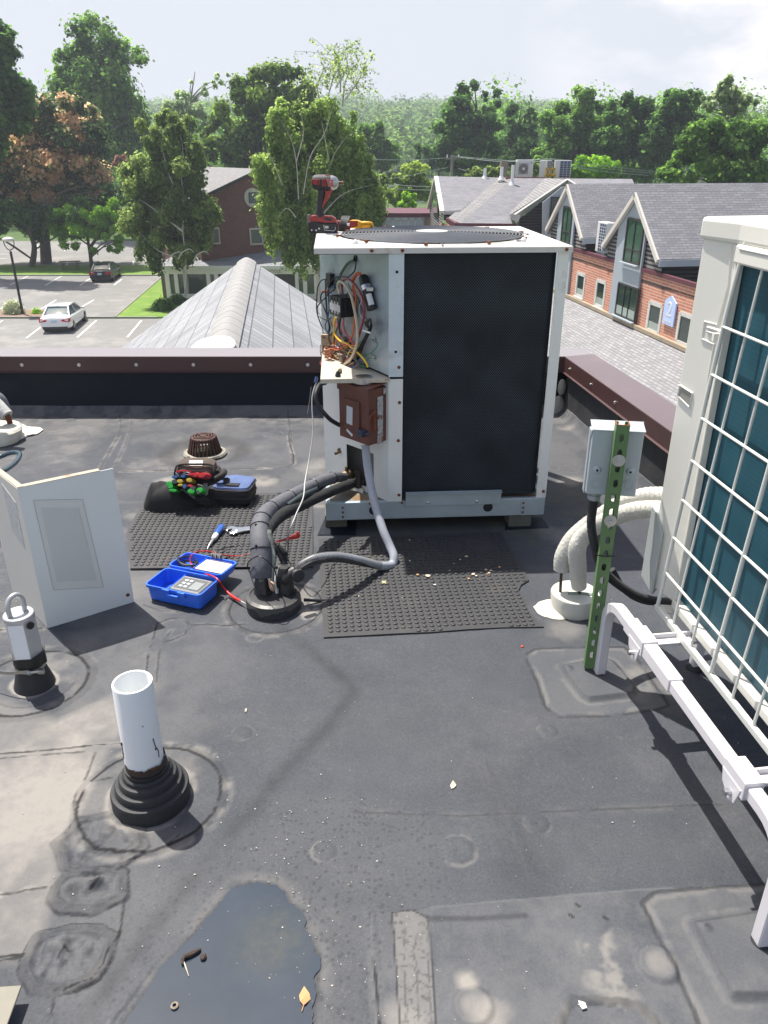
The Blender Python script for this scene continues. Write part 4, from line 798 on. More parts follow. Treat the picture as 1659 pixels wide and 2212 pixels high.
mb.prism([(.05, .16, 0), (.235, .11, 0), (.215, .505, 0), (.045, .545, 0)], (0, 0, zs*.0016), (0, 0, zs*.0026)); mb.build('label_patch', pm('label_ghost', (.70, .71, .67), .55, var=.04), t)
mb = MB(Mf); mb.prism([(.068, .19, 0), (.215, .15, 0), (.195, .475, 0), (.064, .51, 0)], (0, 0, zs*.0027), (0, 0, zs*.0034)); mb.build('label_patch', pm('label_ghost2', (.62, .63, .60), .55, var=.03), t)
mb = MB(Mf)
for a, b_ in (((.05, .16), (.235, .11)), ((.235, .11), (.215, .505)), ((.215, .505), (.045, .545)), ((.045, .545), (.05, .16)), ((.195, .475), (.205, .30))): mb.bar((*a, zs*.002), (*b_, zs*.002), .0015, .0036, (0, 0, 1))
mb.build('label_outline', pm('outline_dirt', (.46, .46, .43), .7), t)
mb = MB(Mf); mb.lathe([(.008, 0), (.008, zs*.002), (.004, zs*.003)], (Wd-.022, .042, zs*.0016), 12); mb.build('screw_hole', rust, t)
mb = MB(); M2 = frameM(pA, (pC-pA).normalized(), (0, 0, 1)); z2 = 1 if (M2.to_3x3() @ Vector((0, 0, 1))).dot(nl) > 0 else -1; mb.M = M2
mb.prism([(.06, .33, 0), (.17, .37, 0), (.17, .57, 0), (.05, .53, 0)], (0, 0, z2*.001), (0, 0, z2*.002)); mb.build('rating_label', pm('rating_label', (.62, .62, .60), .6, dirt=(.50, .51, .50), dk=.5, ds=30), t)

# galvanised anchor post with eye
g = G(76, 1480); ax = g
zincm = pm('zinc', (.50, .51, .52), .42, .5, var=.12, vs=20); painted = pm('white_paint_side', (.80, .83, .86), .55, var=.05, dirt=(.4, .45, .5), dk=.66, ds=40)
t = thing('roof_anchor', 'white and silver roof anchor post with a lifting eye and black rubber boot', 'roof anchor', tuple(g))
th = .30; rA = .052
mb = MB(); mb.lathe([(.070, .0), (.068, .010), (.060, .04), (.054, .06), (.050, .075), (.050, .105)], g, 28); mb.build('boot', blackr, t)
mb = MB(); mb.lathe([(rA+.002, .10), (rA+.002, .142)], g, 28, jit=.3); mb.build('tar_band', pm('tar', (.012, .012, .013), .5), t)
mb = MB()
mb.lathe([(rA, .12), (rA, th-.014), (rA-.004, th-.010)], g, 6, Matrix.Rotation(R(-114), 3, 'Z'), smooth=False); mb.lathe([(rA*.97, th-.018), (rA*.97, th-.004), (rA*.90, th), (rA-.018, th-.001), (.001, th-.003)], g, 24); mb.build('post', zincm, t, bevel=.003)
mb = MB(); a = R(-112-22)
for k in range(1): 
    q = g+Vector((math.cos(R(-84)), math.sin(R(-84)), 0))*(rA*math.cos(R(30))+.0008); Mq = Matrix.Rotation(R(6), 3, 'Z'); mb.box(q+Vector((0, 0, .208)), (.050, .0014, .138), rot=Mq)
mb.build('painted_face', painted, t)
mb = MB(); mb.tube([g+Vector((-.018, -.022, th-.004)), g+Vector((-.018, -.022, th+.035)), g+Vector((-.012, -.010, th+.060)), g+Vector((.002, .008, th+.066)), g+Vector((.012, .020, th+.045)), g+Vector((.013, .022, th-.004))], .0088, 12); mb.build('lifting_eye', zincm, t)
mb = MB(); q = g+Vector((rA*.85, -rA*.45, th-.035)); mb.lathe([(.013, 0), (.013, .004)], q, 14, Vector((.85, -.5, 0)).to_track_quat('Z', 'Y').to_matrix()); mb.build('plug', blackp, t)
bandm = pm('clamp_steel', (.42, .42, .41), .32, 1.0, var=.2, vs=40)
mb = MB(); n = 40; ri = .0515
pts = []
for k in range(n+1):
    a = R(150)+k/n*R(250); pts.append(g+Vector((math.cos(a)*ri, math.sin(a)*ri, .092+.004*math.sin(a*2))))
last = pts[-1]
free = [A(*crop(0, 2350, 3.95)(560, 1150), g.y-.05), A(*crop(0, 2350, 3.95)(340, 1175), g.y-.055), A(*crop(0, 2350, 3.95)(100, 1185), g.y-.05), A(*crop(0, 2350, 3.95)(-120, 1150), g.y-.03)]
def strap(mb, P, w_):
    P = [Vector(p) for p in P]; vs = [p+Vector((0, 0, s*w_/2)) for p in P for s in (-1, 1)]
    mb.add(vs, [(2*i, 2*i+2, 2*i+3, 2*i+1) for i in range(len(P)-1)])
strap(mb, pts, .013); strap(mb, catmull(free, 10), .013); mb.build('hose_clamp', bandm, t, solid=.0012)
mb = MB(); q = A(*crop(0, 2350, 3.95)(560, 1165), g.y-.058); mb.tube([q+Vector((-.017, -.002, -.002)), q+Vector((.017, -.002, .003))], .0055, 10, sp=False); mb.tube([q+Vector((-.026, -.002, -.003)), q+Vector((-.017, -.002, -.002))], .0085, 6, sp=False); mb.box(q+Vector((.018, 0, .002)), (.02, .012, .016)); mb.build('clamp_screw', bandm, t)

# white PVC vent pipe in its stepped rubber boot
g = G(325, 1725); ht = .418; rp_ = .0535
t = thing('vent_pipe', 'open white plastic vent pipe rising from a stepped black rubber boot', 'vent pipe', tuple(g))
top = A(291, 1489, g.y)
Mt = Matrix.Shear('XY', 3, ((top.x-g.x)/ht*.55, 0))
def tilt(z): return Vector((0, 0, z))
pvc = pm('pvc_white', (.82, .84, .84), .30, var=.02, coat=.2)
mb = MB(); mb.lathe([(rp_, .10), (rp_, ht-.002), (rp_-.001, ht), (rp_-.006, ht), (rp_-.007, ht-.002), (rp_-.007, .13), (.001, .13)], g, 48, Mt); mb.build('pipe', pvc, t)
mb = MB(); mb.lathe([(.110, .0), (.110, .046), (.107, .052), (.099, .053), (.096, .055), (.095, .072), (.092, .077), (.085, .078), (.082, .080), (.081, .094), (.078, .099), (.071, .100), (.069, .102), (.068, .112), (.064, .116), (rp_+.004, .117), (rp_+.004, .135), (rp_, .138)], g+Vector((.004, 0, 0)), 48, Mt)
mb.build('boot', blackr, t)
mb = MB(); mb.lathe([(rp_+.0065, .120), (rp_+.0065, .131)], g+Vector((.004, 0, 0)), 48, Mt); mb.build('hose_clamp', pm('black_band', (.05, .05, .052), .4, .6), t, solid=.002)
mb = MB(); k_ = 60; prof = []
for k in range(k_):
    a = 2*math.pi*k/k_; z = .155+.010*mnoise.noise(Vector((math.cos(a)*2, math.sin(a)*2, 1)))+.006*mnoise.noise(Vector((math.cos(a)*7, math.sin(a)*7, 4))); prof.append((a, z))
vs_ = []; 
for rr_, zz in ((rp_+.0035, .120), (rp_+.0025, None)):
    for a, z in prof: vs_.append(g+Vector((.003, 0, 0))+Mt @ Vector((rr_*math.cos(a), rr_*math.sin(a), zz if zz else z)))
mb.add(vs_, [(k, (k+1) % k_, (k+1) % k_+k_, k+k_) for k in range(k_)]); mb.build('sealant', pm('tar_brown', (.045, .028, .018), .7, var=.3, vs=30, dirt=(.20, .09, .03), dk=.56, ds=40, bump=.8, bs=60), t)
mb = MB()
for dx, dz, s_ in ((-.040, .235, .006), (-.042, .20, .004), (.046, .21, .004), (.028, .305, .0022)):
    dy = -math.sqrt(max(0, rp_**2-dx**2)); mb.ell(g+Mt @ Vector((dx, dy-.0005, dz)), (s_*.8, .001, s_))
mb.tube([g+Mt @ Vector((-.042, -.034, .23)), g+Mt @ Vector((-.0425, -.033, .20)), g+Mt @ Vector((-.044, -.031, .18))], .0014, 5); mb.tube([g+Mt @ Vector((.045, -.031, .25)), g+Mt @ Vector((.047, -.027, .22)), g+Mt @ Vector((.05, -.02, .20)), g+Mt @ Vector((.05, -.02, .175))], .0014, 5); mb.build('tar_mark', pm('tar', (.012, .012, .013), .5), t)

# roof drain strainer
g = G(443, 980, -.025); t = thing('roof_drain', 'rusty cast iron domed drain strainer set in the membrane', 'drain', tuple(g))
iron = pm('rusty_iron', (.075, .035, .028), .75, var=.35, vs=20, bump=.5, bs=60)
mb = MB(); rb, rt, hh = .105, .075, .115
for k in range(26):
    a = 2*math.pi*k/26; mb.bar(g+Vector((rb*math.cos(a), rb*math.sin(a), 0)), g+Vector((rt*math.cos(a), rt*math.sin(a), hh)), .009, .012, (math.cos(a), math.sin(a), 0))
mb.tube([g+Vector((rb*math.cos(a*math.pi/16), rb*math.sin(a*math.pi/16), .004)) for a in range(33)], .007, 6, sp=False, caps=False); dm = mb.build('cage', iron, t)
mb = MB(); mb.lathe([(rt+.003, hh-.02), (rt+.005, hh-.004), (rt, hh), (.064, hh+.005), (.064, hh-.002)], g, 32)
for r_ in (.058, .040, .022): mb.lathe([(r_, hh+.004), (r_-.002, hh+.008), (r_-.009, hh+.008), (r_-.010, hh+.004)], g, 28)
for k in range(4): a = R(45+90*k); mb.bar(g+Vector((.008*math.cos(a), .008*math.sin(a), hh+.005)), g+Vector((.068*math.cos(a), .068*math.sin(a), hh+.005)), .008, .008)
mb.lathe([(.012, hh+.009), (.001, hh+.010)], g, 12); mb.build('dome_top', iron, t)
mb = MB(); mb.lathe([(.135, .004), (.130, .016), (.112, .018), (.108, .004)], g, 36, jit=.12); mb.build('clamp_ring', pm('ring_dirty', (.33, .31, .26), .8, var=.3, vs=30, dirt=(.06, .06, .04), dk=.5, ds=30), t)
mb = MB(); mb.lathe([(.107, .006), (.001, .004)], g, 24); mb.build('bowl', pm('bowl_dirt', (.05, .055, .03), .9, var=.4, vs=60), t)

# black pitch pocket with the line set
g = G(592, 1312); gp = g
t = thing('pitch_pocket', 'round tar filled black pitch pocket where the insulated lines enter the roof', 'pitch pocket', tuple(g))
mb = MB(); rk = .108
mb.lathe([(rk+.004, 0), (rk+.003, .05), (rk-.002, .058), (rk*.9, .062), (rk*.6, .066), (.001, .068)], g, 48, jit=.03); mb.build('pocket', blackr, t)
mb = MB(); k_ = 72; vs_ = []
for rr_, zf in ((rk-.012, lambda a: .066), (rk+.003, lambda a: .060), (rk+.0065, lambda a: .034+.020*mnoise.noise(Vector((math.cos(a)*2.6, math.sin(a)*2.6, 9)))+.012*mnoise.noise(Vector((math.cos(a)*8, math.sin(a)*8, 2))))):
    for k in range(k_): a = 2*math.pi*k/k_; vs_.append(g+Vector((rr_*math.cos(a), rr_*math.sin(a), zf(a))))
mb.add(vs_, [(j*k_+k, j*k_+(k+1) % k_, (j+1)*k_+(k+1) % k_, (j+1)*k_+k) for j in range(2) for k in range(k_)], True); mb.build('tar_drip', pm('tar_grey', (.060, .060, .058), .45, var=.25, vs=14, bump=.6, bs=30), t)
tarl = pm('tar_lump', (.030, .030, .031), .45, var=.5, vs=50, bump=1.0, bs=40, dirt=(.13, .12, .11), dk=.58, ds=30)
mb = MB(); 
b1 = G(565, 1280, .07)+Vector((0, .02, 0)); mb.lathe([(.040, -.005), (.034, .01), (.028, .04), (.022, .06), (.018, .075)], b1, 22, jit=.35)
b2 = G(615, 1280, .07)+Vector((0, .02, 0)); mb.lathe([(.038, -.005), (.034, .02), (.032, .05), (.026, .09), (.022, .11)], b2, 22, jit=.35); mb.build('tar_mound', tarl, t)
greyfoam = pm('weathered_foam', (.105, .108, .125), .72, var=.22, vs=12, dirt=(.035, .036, .04), dk=.58, ds=26, bump=.6, bs=40); blackfoam = pm('black_foam', (.016, .017, .019), .85, var=.4, vs=40, bump=1.0, bs=50)
Hh = lambda x, y, Y: A(*cH(x, y), Y)
t = thing('insulated_line', 'thick weathered grey foam insulated pipe arching from the open condenser to the black pitch pocket', 'pipe', tuple(b1))
e1 = [Hh(960, 70, 3.60), Hh(870, 70, 3.52), Hh(740, 115, 3.42), Hh(600, 180, 3.30), Hh(460, 255, 3.18), Hh(330, 330, 3.08), Hh(240, 400, 2.99), Hh(190, 480, 2.92), Hh(175, 580, 2.86), Hh(180, 700, 2.80), Hh(185, 820, 2.765), Hh(185, 930, 2.74), Hh(185, 985, 2.735)]
mb = MB(); mb.tube(e1, [.024, .028, .030, .030, .032, .034, .037, .040, .041, .042, .043, .0435, .0435], 20, 6, caps=False); ins = mb.build('foam_sleeve', greyfoam, t)
endp = e1[-1]; dd_ = (e1[-1]-e1[-2]).normalized()
mb = MB(); mb.lathe([(.0435, 0), (.044, .003), (.034, .003), (.022, -.02), (.001, -.02)], endp, 24, dd_.to_track_quat('Z', 'Y').to_matrix()); mb.build('sleeve_end', blackfoam, t)
mb = MB(); mb.tube([endp-dd_*.02, (endp+b1)/2+Vector((0, 0, .02)), b1+Vector((0, 0, .04))], .0175, 12); mb.build('copper_pipe', pm('green_copper', (.20, .22, .17), .6, var=.3, vs=30, dirt=(.05, .05, .05), dk=.5, ds=30), t)
tie = pm('black_tie', (.01, .01, .011), .4)
def ring(mb, c, d, r_, w_=.0022, n=20):
    M3 = d.to_track_quat('Z', 'Y').to_matrix(); mb.tube([c+M3 @ Vector((r_*math.cos(2*math.pi*k/n), r_*math.sin(2*math.pi*k/n), 0)) for k in range(n+1)], w_, 5, sp=False, caps=False)
PE = catmull(e1, 6)
for f in (.10, .22, .34, .47, .58, .66, .80):
    i = int(f*(len(PE)-2)); c = PE[i]; dd2 = (PE[i+1]-PE[i]).normalized(); r_ = np.interp(i/(len(PE)-1), np.linspace(0, 1, 13), [.024, .028, .030, .030, .032, .034, .037, .040, .041, .042, .043, .0435, .0435])
    mb = MB(); ring(mb, c, dd2, r_+.0012, .0022); mb.box(c+Vector((-.3*r_, -.7*r_, .75*r_)), (.009, .007, .007), .5); mb.build('cable_tie', tie, t)
mb = MB()   # split hanging open along the upper part, the dark slit
for i0, i1 in ((8, 22), (24, 36)):
    pts = [PE[i]+Vector((.012, -.017, -.016))*(1+.15*math.sin(i)) for i in range(i0, i1)]; mb.tube(pts, [.002, .0105, .0115, .009, .002], 8, sp=False)
mb.build('open_slit', blackfoam, t)
t = thing('insulated_line', 'thinner black foam insulated pipe running under the grey one into the pitch pocket', 'pipe', tuple(b2))
e2 = [Hh(1040, 125, 3.58), Hh(930, 165, 3.48), Hh(800, 220, 3.38), Hh(690, 270, 3.28), Hh(560, 330, 3.18), Hh(440, 385, 3.08), Hh(350, 440, 3.0), Hh(285, 510, 2.92), Hh(245, 590, 2.86), Hh(260, 670, 2.83), Hh(320, 740, 2.81), Hh(385, 800, 2.80), Hh(415, 860, 2.79)]
mb = MB(); mb.tube(e2, [.024, .025, .025, .025, .026, .027, .028, .026, .022, .020, .018, .015, .008], 16, 6); mb.build('foam_sleeve', blackfoam, t)
mb = MB(); mb.tube([Hh(700, 180, 3.33), Hh(560, 250, 3.2), Hh(430, 330, 3.09)], [.012, .016, .010], 10); mb.build('inner_foam', pm('teal_foam', (.035, .05, .055), .7), t)
mb = MB(); mb.tube([Hh(262, 560, 2.83), Hh(272, 640, 2.81), Hh(290, 720, 2.80), Hh(300, 850, 2.77), Hh(285, 960, 2.75), Hh(300, 1080, 2.73)], [.009, .010, .012, .012, .010, .008], 12); o = mb.build('copper_tube', pm('pale_copper', (.33, .35, .30), .5, .3, var=.3, vs=30, dirt=(.12, .12, .11), dk=.5, ds=40)); tag(o, 'bare greenish copper tube between the foam sleeves at the pitch pocket', 'pipe')
mb = MB(); mb.tube([Hh(320, 720, 2.80), Hh(370, 800, 2.79), Hh(410, 900, 2.77), Hh(430, 920, 2.76)], [.010, .014, .012, .003], 10); mb.tube([Hh(340, 700, 2.80), Hh(400, 770, 2.79), Hh(430, 800, 2.79)], [.008, .012, .003], 8); o = mb.build('torn_foam', blackfoam); tag(o, 'torn scrap of black foam hanging between the pipes', 'foam')
mb = MB(); mb.tube([Hh(100, 830, 2.72), Hh(160, 805, 2.68), Hh(230, 840, 2.67), Hh(290, 900, 2.68), Hh(320, 960, 2.70), Hh(340, 1100, 2.72)], .0024, 6); mb.tube([Hh(100, 830, 2.72), Hh(62, 870, 2.73), Hh(65, 930, 2.75), Hh(90, 955, 2.78)], .0024, 6); o = mb.build('loose_tie', tie); tag(o, 'loose black cable strap looped round the grey insulated pipe', 'cable tie')
mb = MB(); 
for a_, b__, c__ in (((258, 1040), (290, 1100), (310, 1120)), ((270, 1040), (305, 1070), (308, 1115)), ((262, 1055), (275, 1105), (300, 1128))): mb.tube([Hh(*a_, 2.70), Hh(*b__, 2.69), Hh(*c__, 2.70)], .004, 6)
o = mb.build('frayed_wire', pm('pale_tan', (.55, .36, .24), .7)); tag(o, 'short frayed tan wire ends at the top of the pitch pocket', 'wire')
mb = MB(); mb.tube([Hh(322, 990, 2.72), Hh(315, 1060, 2.71), Hh(330, 1150, 2.71)], .0045, 8); mb.tube([Hh(352, 900, 2.74), Hh(330, 1000, 2.73), Hh(345, 1150, 2.72)], .002, 5); o = mb.build('white_wire', whitep); tag(o, 'thin white wires entering the pitch pocket beside the copper', 'wire')
# flexible conduit from the rusty box
Fc = lambda x, y, Y: A(*cF(x, y), Y)
cond = pm('conduit_grey', (.34, .36, .40), .42, var=.08, vs=8, dirt=(.2, .21, .22), dk=.62, ds=20)
e3 = [Fc(417, 508, 3.46), Fc(425, 600, 3.43), Fc(440, 700, 3.38), Fc(462, 810, 3.30), Fc(487, 900, 3.24), Fc(520, 1000, 3.18), Fc(555, 1080, 3.14), Fc(578, 1140, 3.10), Fc(568, 1186, 3.07), Fc(520, 1195, 3.02), Fc(450, 1182, 2.98), Fc(360, 1158, 2.92), Fc(250, 1140, 2.86), Fc(140, 1150, 2.80), Fc(70, 1180, 2.77), Fc(20, 1220, 2.755)]
t = thing('flexible_conduit', 'grey flexible conduit drooping from the rusty box in a loop to the pitch pocket', 'conduit', tuple(e3[7]))
mb = MB(); mb.tube(e3, [.0195]*9+[.0195]*3+[.0185, .018, .018, .018], 16, 8); mb.build('tube', cond, t)
PE3 = catmull(e3, 8); mb = MB()
for i in range(len(PE3)*62//100, len(PE3)-2, 1):
    c = PE3[i]; d_ = (PE3[i+1]-c).normalized()
    for f in (0, .5): ring(mb, c.lerp(PE3[i+1], f), d_, .0188, .0016, 12)
mb.build('steel_coil', pm('stained_coil', (.12, .12, .12), .4, .3, var=.6, vs=25, dirt=(.6, .6, .6), dk=.60, ds=30), t)
mb = MB(); pts = [PE3[i]+Vector((0, -.014, -.006)) for i in range(len(PE3)*62//100, len(PE3)-1)]; mb.tube(pts, [.003, .012, .014, .014, .016], 8, sp=False); mb.build('tar_smear', tarl, t)
mb = MB(); q = PE3[-1]; mb.tube([q+Vector((.01, 0, .01)), q, b2+Vector((.01, -.01, .07)), b2+Vector((0, 0, .04))], [.022, .024, .026, .028], 14); o = mb.build('tar_collar', tarl, t)
mb = MB(); mb.lathe([(.026, -.008), (.030, .0), (.024, .010), (.01, .012)], Hh(530, 985, 2.70), 14, Vector((.5, -.8, .3)).to_track_quat('Z', 'Y').to_matrix(), jit=.2); mb.build('tar_knob', blackr, t)
mb = MB(); a = Hh(545, 1160, 2.70); mb.tube([G(746, 1287, .008), G(705, 1297, .008), G(657, 1318-22, .030)], [.0015, .0055, .0075], 8); o = mb.build('test_probe', blackp); tag(o, 'black test probe leaning against the pitch pocket', 'probe')
# ================================================================ right: wall of white condenser, its stand, strut and lines
Z = Vector((0, 0, 1))
ivory = pm('ivory_paint', (.76, .745, .68), .38, var=.03, vs=2, coat=.15)
teal = None
F_ = Vector((.903, 2.296, 0)); C_ = Vector((.958, 2.165, 0)); B_dir = Vector((.0515, -.5385, 0)).normalized(); E_ = C_+B_dir*1.05
zb, ztp = .365, 1.545
od = Vector((B_dir.y, -B_dir.x, 0))            # outward normal of the coil face (toward -x)
if od.x > 0: od = -od
dep = -od
t = thing('outdoor_unit', 'tall ivory heat pump with teal coil behind a white wire guard, at the right edge', 'air conditioner', (1.1, 1.9, zb))
back = [F_+dep*.36+Vector((0, .03, 0)), E_+dep*.36]
mb = MB(); mb.prism([F_+Z*zb, C_+Z*zb, C_+dep*.02+Z*zb, C_+dep*.04+B_dir*.02+Z*zb, E_+dep*.04+Z*zb, back[1]+Z*zb, back[0]+Z*zb], (0, 0, 0), (0, 0, ztp-zb-.06)); mb.build('cabinet', ivory, t, bevel=.004)
cap_ = [F_+Vector((-.012, .012, 0)), C_+od*.014, E_+od*.014, back[1]+dep*.01, back[0]+Vector((.01, .015, 0))]
mb = MB(); mb.prism([p+Z*(ztp-.062) for p in cap_], (0, 0, 0), (0, 0, .062)); mb.build('top_cover', ivory, t, bevel=.012, bseg=3)
m, nt, b = newmat('teal_fins'); L = nt.links.new; N = nt.nodes.new
tc = N('ShaderNodeTexCoord'); wv = N('ShaderNodeTexWave'); wv.bands_direction = 'Z'; wv.inputs['Scale'].default_value = 22; wv.inputs['Distortion'].default_value = .3; L(tc.outputs['Object'], wv.inputs['Vector'])
nn = N('ShaderNodeTexNoise'); nn.inputs['Scale'].default_value = 5; nn.inputs['Detail'].default_value = 5; mp2 = N('ShaderNodeMapping'); mp2.inputs['Scale'].default_value = (1, 3, .4); L(tc.outputs['Object'], mp2.inputs[0]); L(mp2.outputs[0], nn.inputs['Vector'])
mx = N('ShaderNodeMixRGB'); mx.inputs[1].default_value = (.005, .048, .074, 1); mx.inputs[2].default_value = (.022, .110, .150, 1)
ad = N('ShaderNodeMath'); ad.operation = 'MULTIPLY_ADD'; L(wv.outputs['Fac'], ad.inputs[0]); ad.inputs[1].default_value = .18; sb = N('ShaderNodeMath'); sb.operation = 'MULTIPLY'; L(nn.outputs['Fac'], sb.inputs[0]); sb.inputs[1].default_value = .8; L(sb.outputs[0], ad.inputs[2]); L(ad.outputs[0], mx.inputs[0]); L(mx.outputs[0], b.inputs['Base Color']); b.inputs['Roughness'].default_value = .5; b.inputs['Metallic'].default_value = .15
c0 = C_+B_dir*.004+dep*.012; c1 = E_+dep*.012
mb = MB(); mb.prism([c0+Z*(zb+.01), c1+Z*(zb+.01), c1+Z*(ztp-.065), c0+Z*(ztp-.065)], (0, 0, 0), tuple(dep*.03)); mb.build('coil', m, t)
mb = MB(); mb.bar(C_+B_dir*.003+Z*(zb), C_+B_dir*.003+Z*(ztp-.06), .012, .022, tuple(od)); mb.build('edge_trim', ivory, t, bevel=.003)
mb = MB(); mb.bar(C_+od*.004+Z*(ztp-.085), E_+od*.004+Z*(ztp-.085), .03, .05); mb.build('guard_rail', ivory, t, bevel=.006)
mb = MB(); mb.bar(C_+dep*.01+Z*(zb+.0), E_+dep*.01+Z*(zb+.0), .05, .03); mb.build('drain_pan', ivory, t, bevel=.004)
# wire guard
gd = od*.052
wireM = pm('guard_white', (.66, .67, .62), .35, var=.04, coat=.2)
zs_ = [.355, .485, .612, .742, .872, 1.005, 1.135, 1.270, 1.475]
g0 = C_+gd; 
def GP(s_, z, o=0.0):
    f = (z-.355)/(1.475-.355); return C_+B_dir*(s_+.030*f)+Z*z+od*(o+.058-.044*f)
mb = MB(); mb.tube([C_+od*.008+B_dir*.03+Z*(ztp-.06), GP(.0, 1.475, -.004), GP(-.004, 1.27), GP(-.004, .90), GP(-.004, .355)], .0062, 10, 8)
for s_ in (.36, .70): mb.tube([GP(s_, ztp-.07, -.008), GP(s_, 1.4), GP(s_, .355)], .0062, 10, 4)
mb.build('guard_post', wireM, t)
mb = MB()
for z in zs_[1:]: mb.tube([GP(-.004, z, .002), GP(1.0, z, .002)], 0.0043 if z != 1.475 else .006, 8, sp=False)
mb.build('horizontal_wires', wireM, t)
mb = MB()
for s_ in (.105, .23, .475, .585, .82): mb.tube([GP(s_, ztp-.075, -.006), GP(s_, .36, -.003)], .0042, 8, sp=False)
mb.build('vertical_wires', wireM, t)
mb = MB(); mb.bar(GP(-.012, .348, -.003), GP(1.0, .348, -.003), .016, .022); mb.bar(GP(-.012, .340, -.0), C_+Z*.340, .05, .006); mb.build('guard_foot', wireM, t, bevel=.003)
# details of the ivory panel: raised outlines, latch recess, handle, screws
fd = (C_-F_); fl = fd.length; fd.normalize(); fn = Vector((fd.y, -fd.x, 0)); fn = fn if fn.x < 0 else -fn
def FP(px, py, o=.0): return hit(px, py, F_, fn, 0)+fn*o
c7 = crop(2400, 800, 2.6587)
def pline(name, pts, r_=.003): 
    mb = MB(); mb.tube([FP(*c7(x, y), .0005) for x, y in pts], r_, 6, sp=False); return mb.build(name, ivory, t)
pline('pressed_line', [(1040, 322), (1290, 378), (1240, 860), (1135, 1272), (1000, 1240), (970, 1418), (1095, 1475), (1030, 1861)])
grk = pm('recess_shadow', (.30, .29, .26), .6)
mb = MB(); q = [(1092, 2030+0), (1180, 2090)]; cz = crop(2000, 800, 1.62)
R4 = [FP(*cz(*p), .002) for p in ((1100, 1160), (1180, 1212), (1160, 1300), (1085, 1228))]; mb.tube(R4+[R4[0]], .0028, 6, sp=False); mb.build('handle_rim', ivory, t)
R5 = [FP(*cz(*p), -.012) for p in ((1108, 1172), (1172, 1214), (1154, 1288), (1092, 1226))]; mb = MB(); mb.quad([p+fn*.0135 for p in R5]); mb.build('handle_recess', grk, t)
mb = MB(); 
for a, b__ in (((1030, 1345), (1110, 1370)), ((1030, 1300), (1200, 1350))): mb.tube([FP(*c7(*a), .001), FP(*c7(*b__), .001)], .005, 6, sp=False)
mb.box(FP(*c7(1160, 1400), .008), (.03, .014, .022)); mb.build('latch', ivory, t)
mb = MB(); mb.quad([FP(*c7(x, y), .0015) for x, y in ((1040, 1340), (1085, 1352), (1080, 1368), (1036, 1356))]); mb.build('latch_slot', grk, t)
for x, y in ((1195, 218), (1345, 425), (1095, 1765)):
    mb = MB(); mb.lathe([(.005, 0), (.0045, .003), (.001, .004)], FP(*c7(x, y), .0), 10, fn.to_track_quat('Z', 'Y').to_matrix()); mb.build('screw', silver, t)
# grey valve cover low at the far corner
mb = MB(); vc = pm('valve_cover', (.44, .47, .46), .5, var=.04); a = F_+Vector((-.012, .03, 0)); mb.prism([a+Z*.375, F_+fn*.016+fd*.05+Z*.345, F_+fn*.016+fd*.05+Z*.575, F_+fn*.016+fd*.01+Z*.635, a+Z*.645], (0, 0, 0), (.04, .05, 0)); mb.build('valve_cover', vc, t, bevel=.004)

# stand
wpaint = pm('white_powder_coat', (.68, .66, .68), .4, var=.03, coat=.1)
t = thing('equipment_stand', 'white tube rail stand on two legs carrying the ivory unit', 'stand', (.83, 1.75, 0))
f1 = G(1293, 1462); f2 = G(1640, 2045); up_ = .335
A1 = Vector((f1.x, f1.y, .02)); A2 = Vector((f2.x, f2.y, .02)); dr = (A2-A1).normalized()
def arc(a, d, h, r_=.10):
    return [a, a+Z*(h-r_-.02)*.5, a+Z*(h-r_-.02)]+[a+Z*(h-r_-.02)+Z*r_*math.sin(k*math.pi/12)+d*r_*(1-math.cos(k*math.pi/12)) for k in range(1, 7)]
l1 = arc(A1, dr, up_); l2 = arc(A2, -dr, up_)
m1 = l1[-1]+dr*.05; m2 = l2[-1]-dr*.05
path = l1+[m1, m1.lerp(m2, .5), m2]+l2[::-1]
mb = MB(); mb.tube(path, .0195*1.25, 4, sp=False, square=True); mb.build('front_rail', wpaint, t, bevel=.004)
off = Vector((.36, .045, 0)); mb = MB(); mb.tube([p+off for p in path], .0195*1.25, 4, sp=False, square=True); mb.build('rear_rail', wpaint, t, bevel=.004)
def onrail(s_): return m1+(dr*s_)
mb = MB(); mb.bar(onrail(.02)+Z*.001, onrail(.34)+Z*.001, .043, .043); mb.build('joint_sleeve', wpaint, t, bevel=.003)
for s_ in (.12, .70):
    p = onrail(s_); mb = MB(); mb.bar(p-dr*.045+Z*.003, p+dr*.045+Z*.003, .050, .052); q = p-Vector((.026, 0, 0))
    mb.prism([p-dr*.045+Vector((-.027, 0, .0)), p+dr*.04+Vector((-.027, 0, .0)), p+dr*.025+Vector((-.027, 0, -.055)), p+dr*.0+Vector((-.027, 0, -.062)), p-dr*.035+Vector((-.027, 0, -.035))], (0, 0, 0), (.003, 0, 0)); mb.build('clamp_bracket', wpaint, t, bevel=.002)
    mb = MB(); mb.tube([p+Vector((-.024, -.005, -.035)), p+Vector((-.044, -.008, -.035))], .008, 8, sp=False); mb.build('clamp_bolt', silver, t)
    mb = MB(); mb.bar(p+Vector((.02, .0, -.004)), p+off+Vector((-.02, 0, -.004)), .040, .012); mb.bar(p+Vector((.02, .014, .008)), p+off+Vector((-.02, .014, .008)), .008, .018); mb.build('cross_bar', wpaint, t, bevel=.002)
for nm, a in (('foot', A1), ('foot', A2), ('foot', A1+off), ('foot', A2+off)):
    mb = MB(); mb.lathe([(.030, -.018), (.028, -.006), (.018, .004), (.001, .005)], a, 16); mb.build('foot', blackr, t)

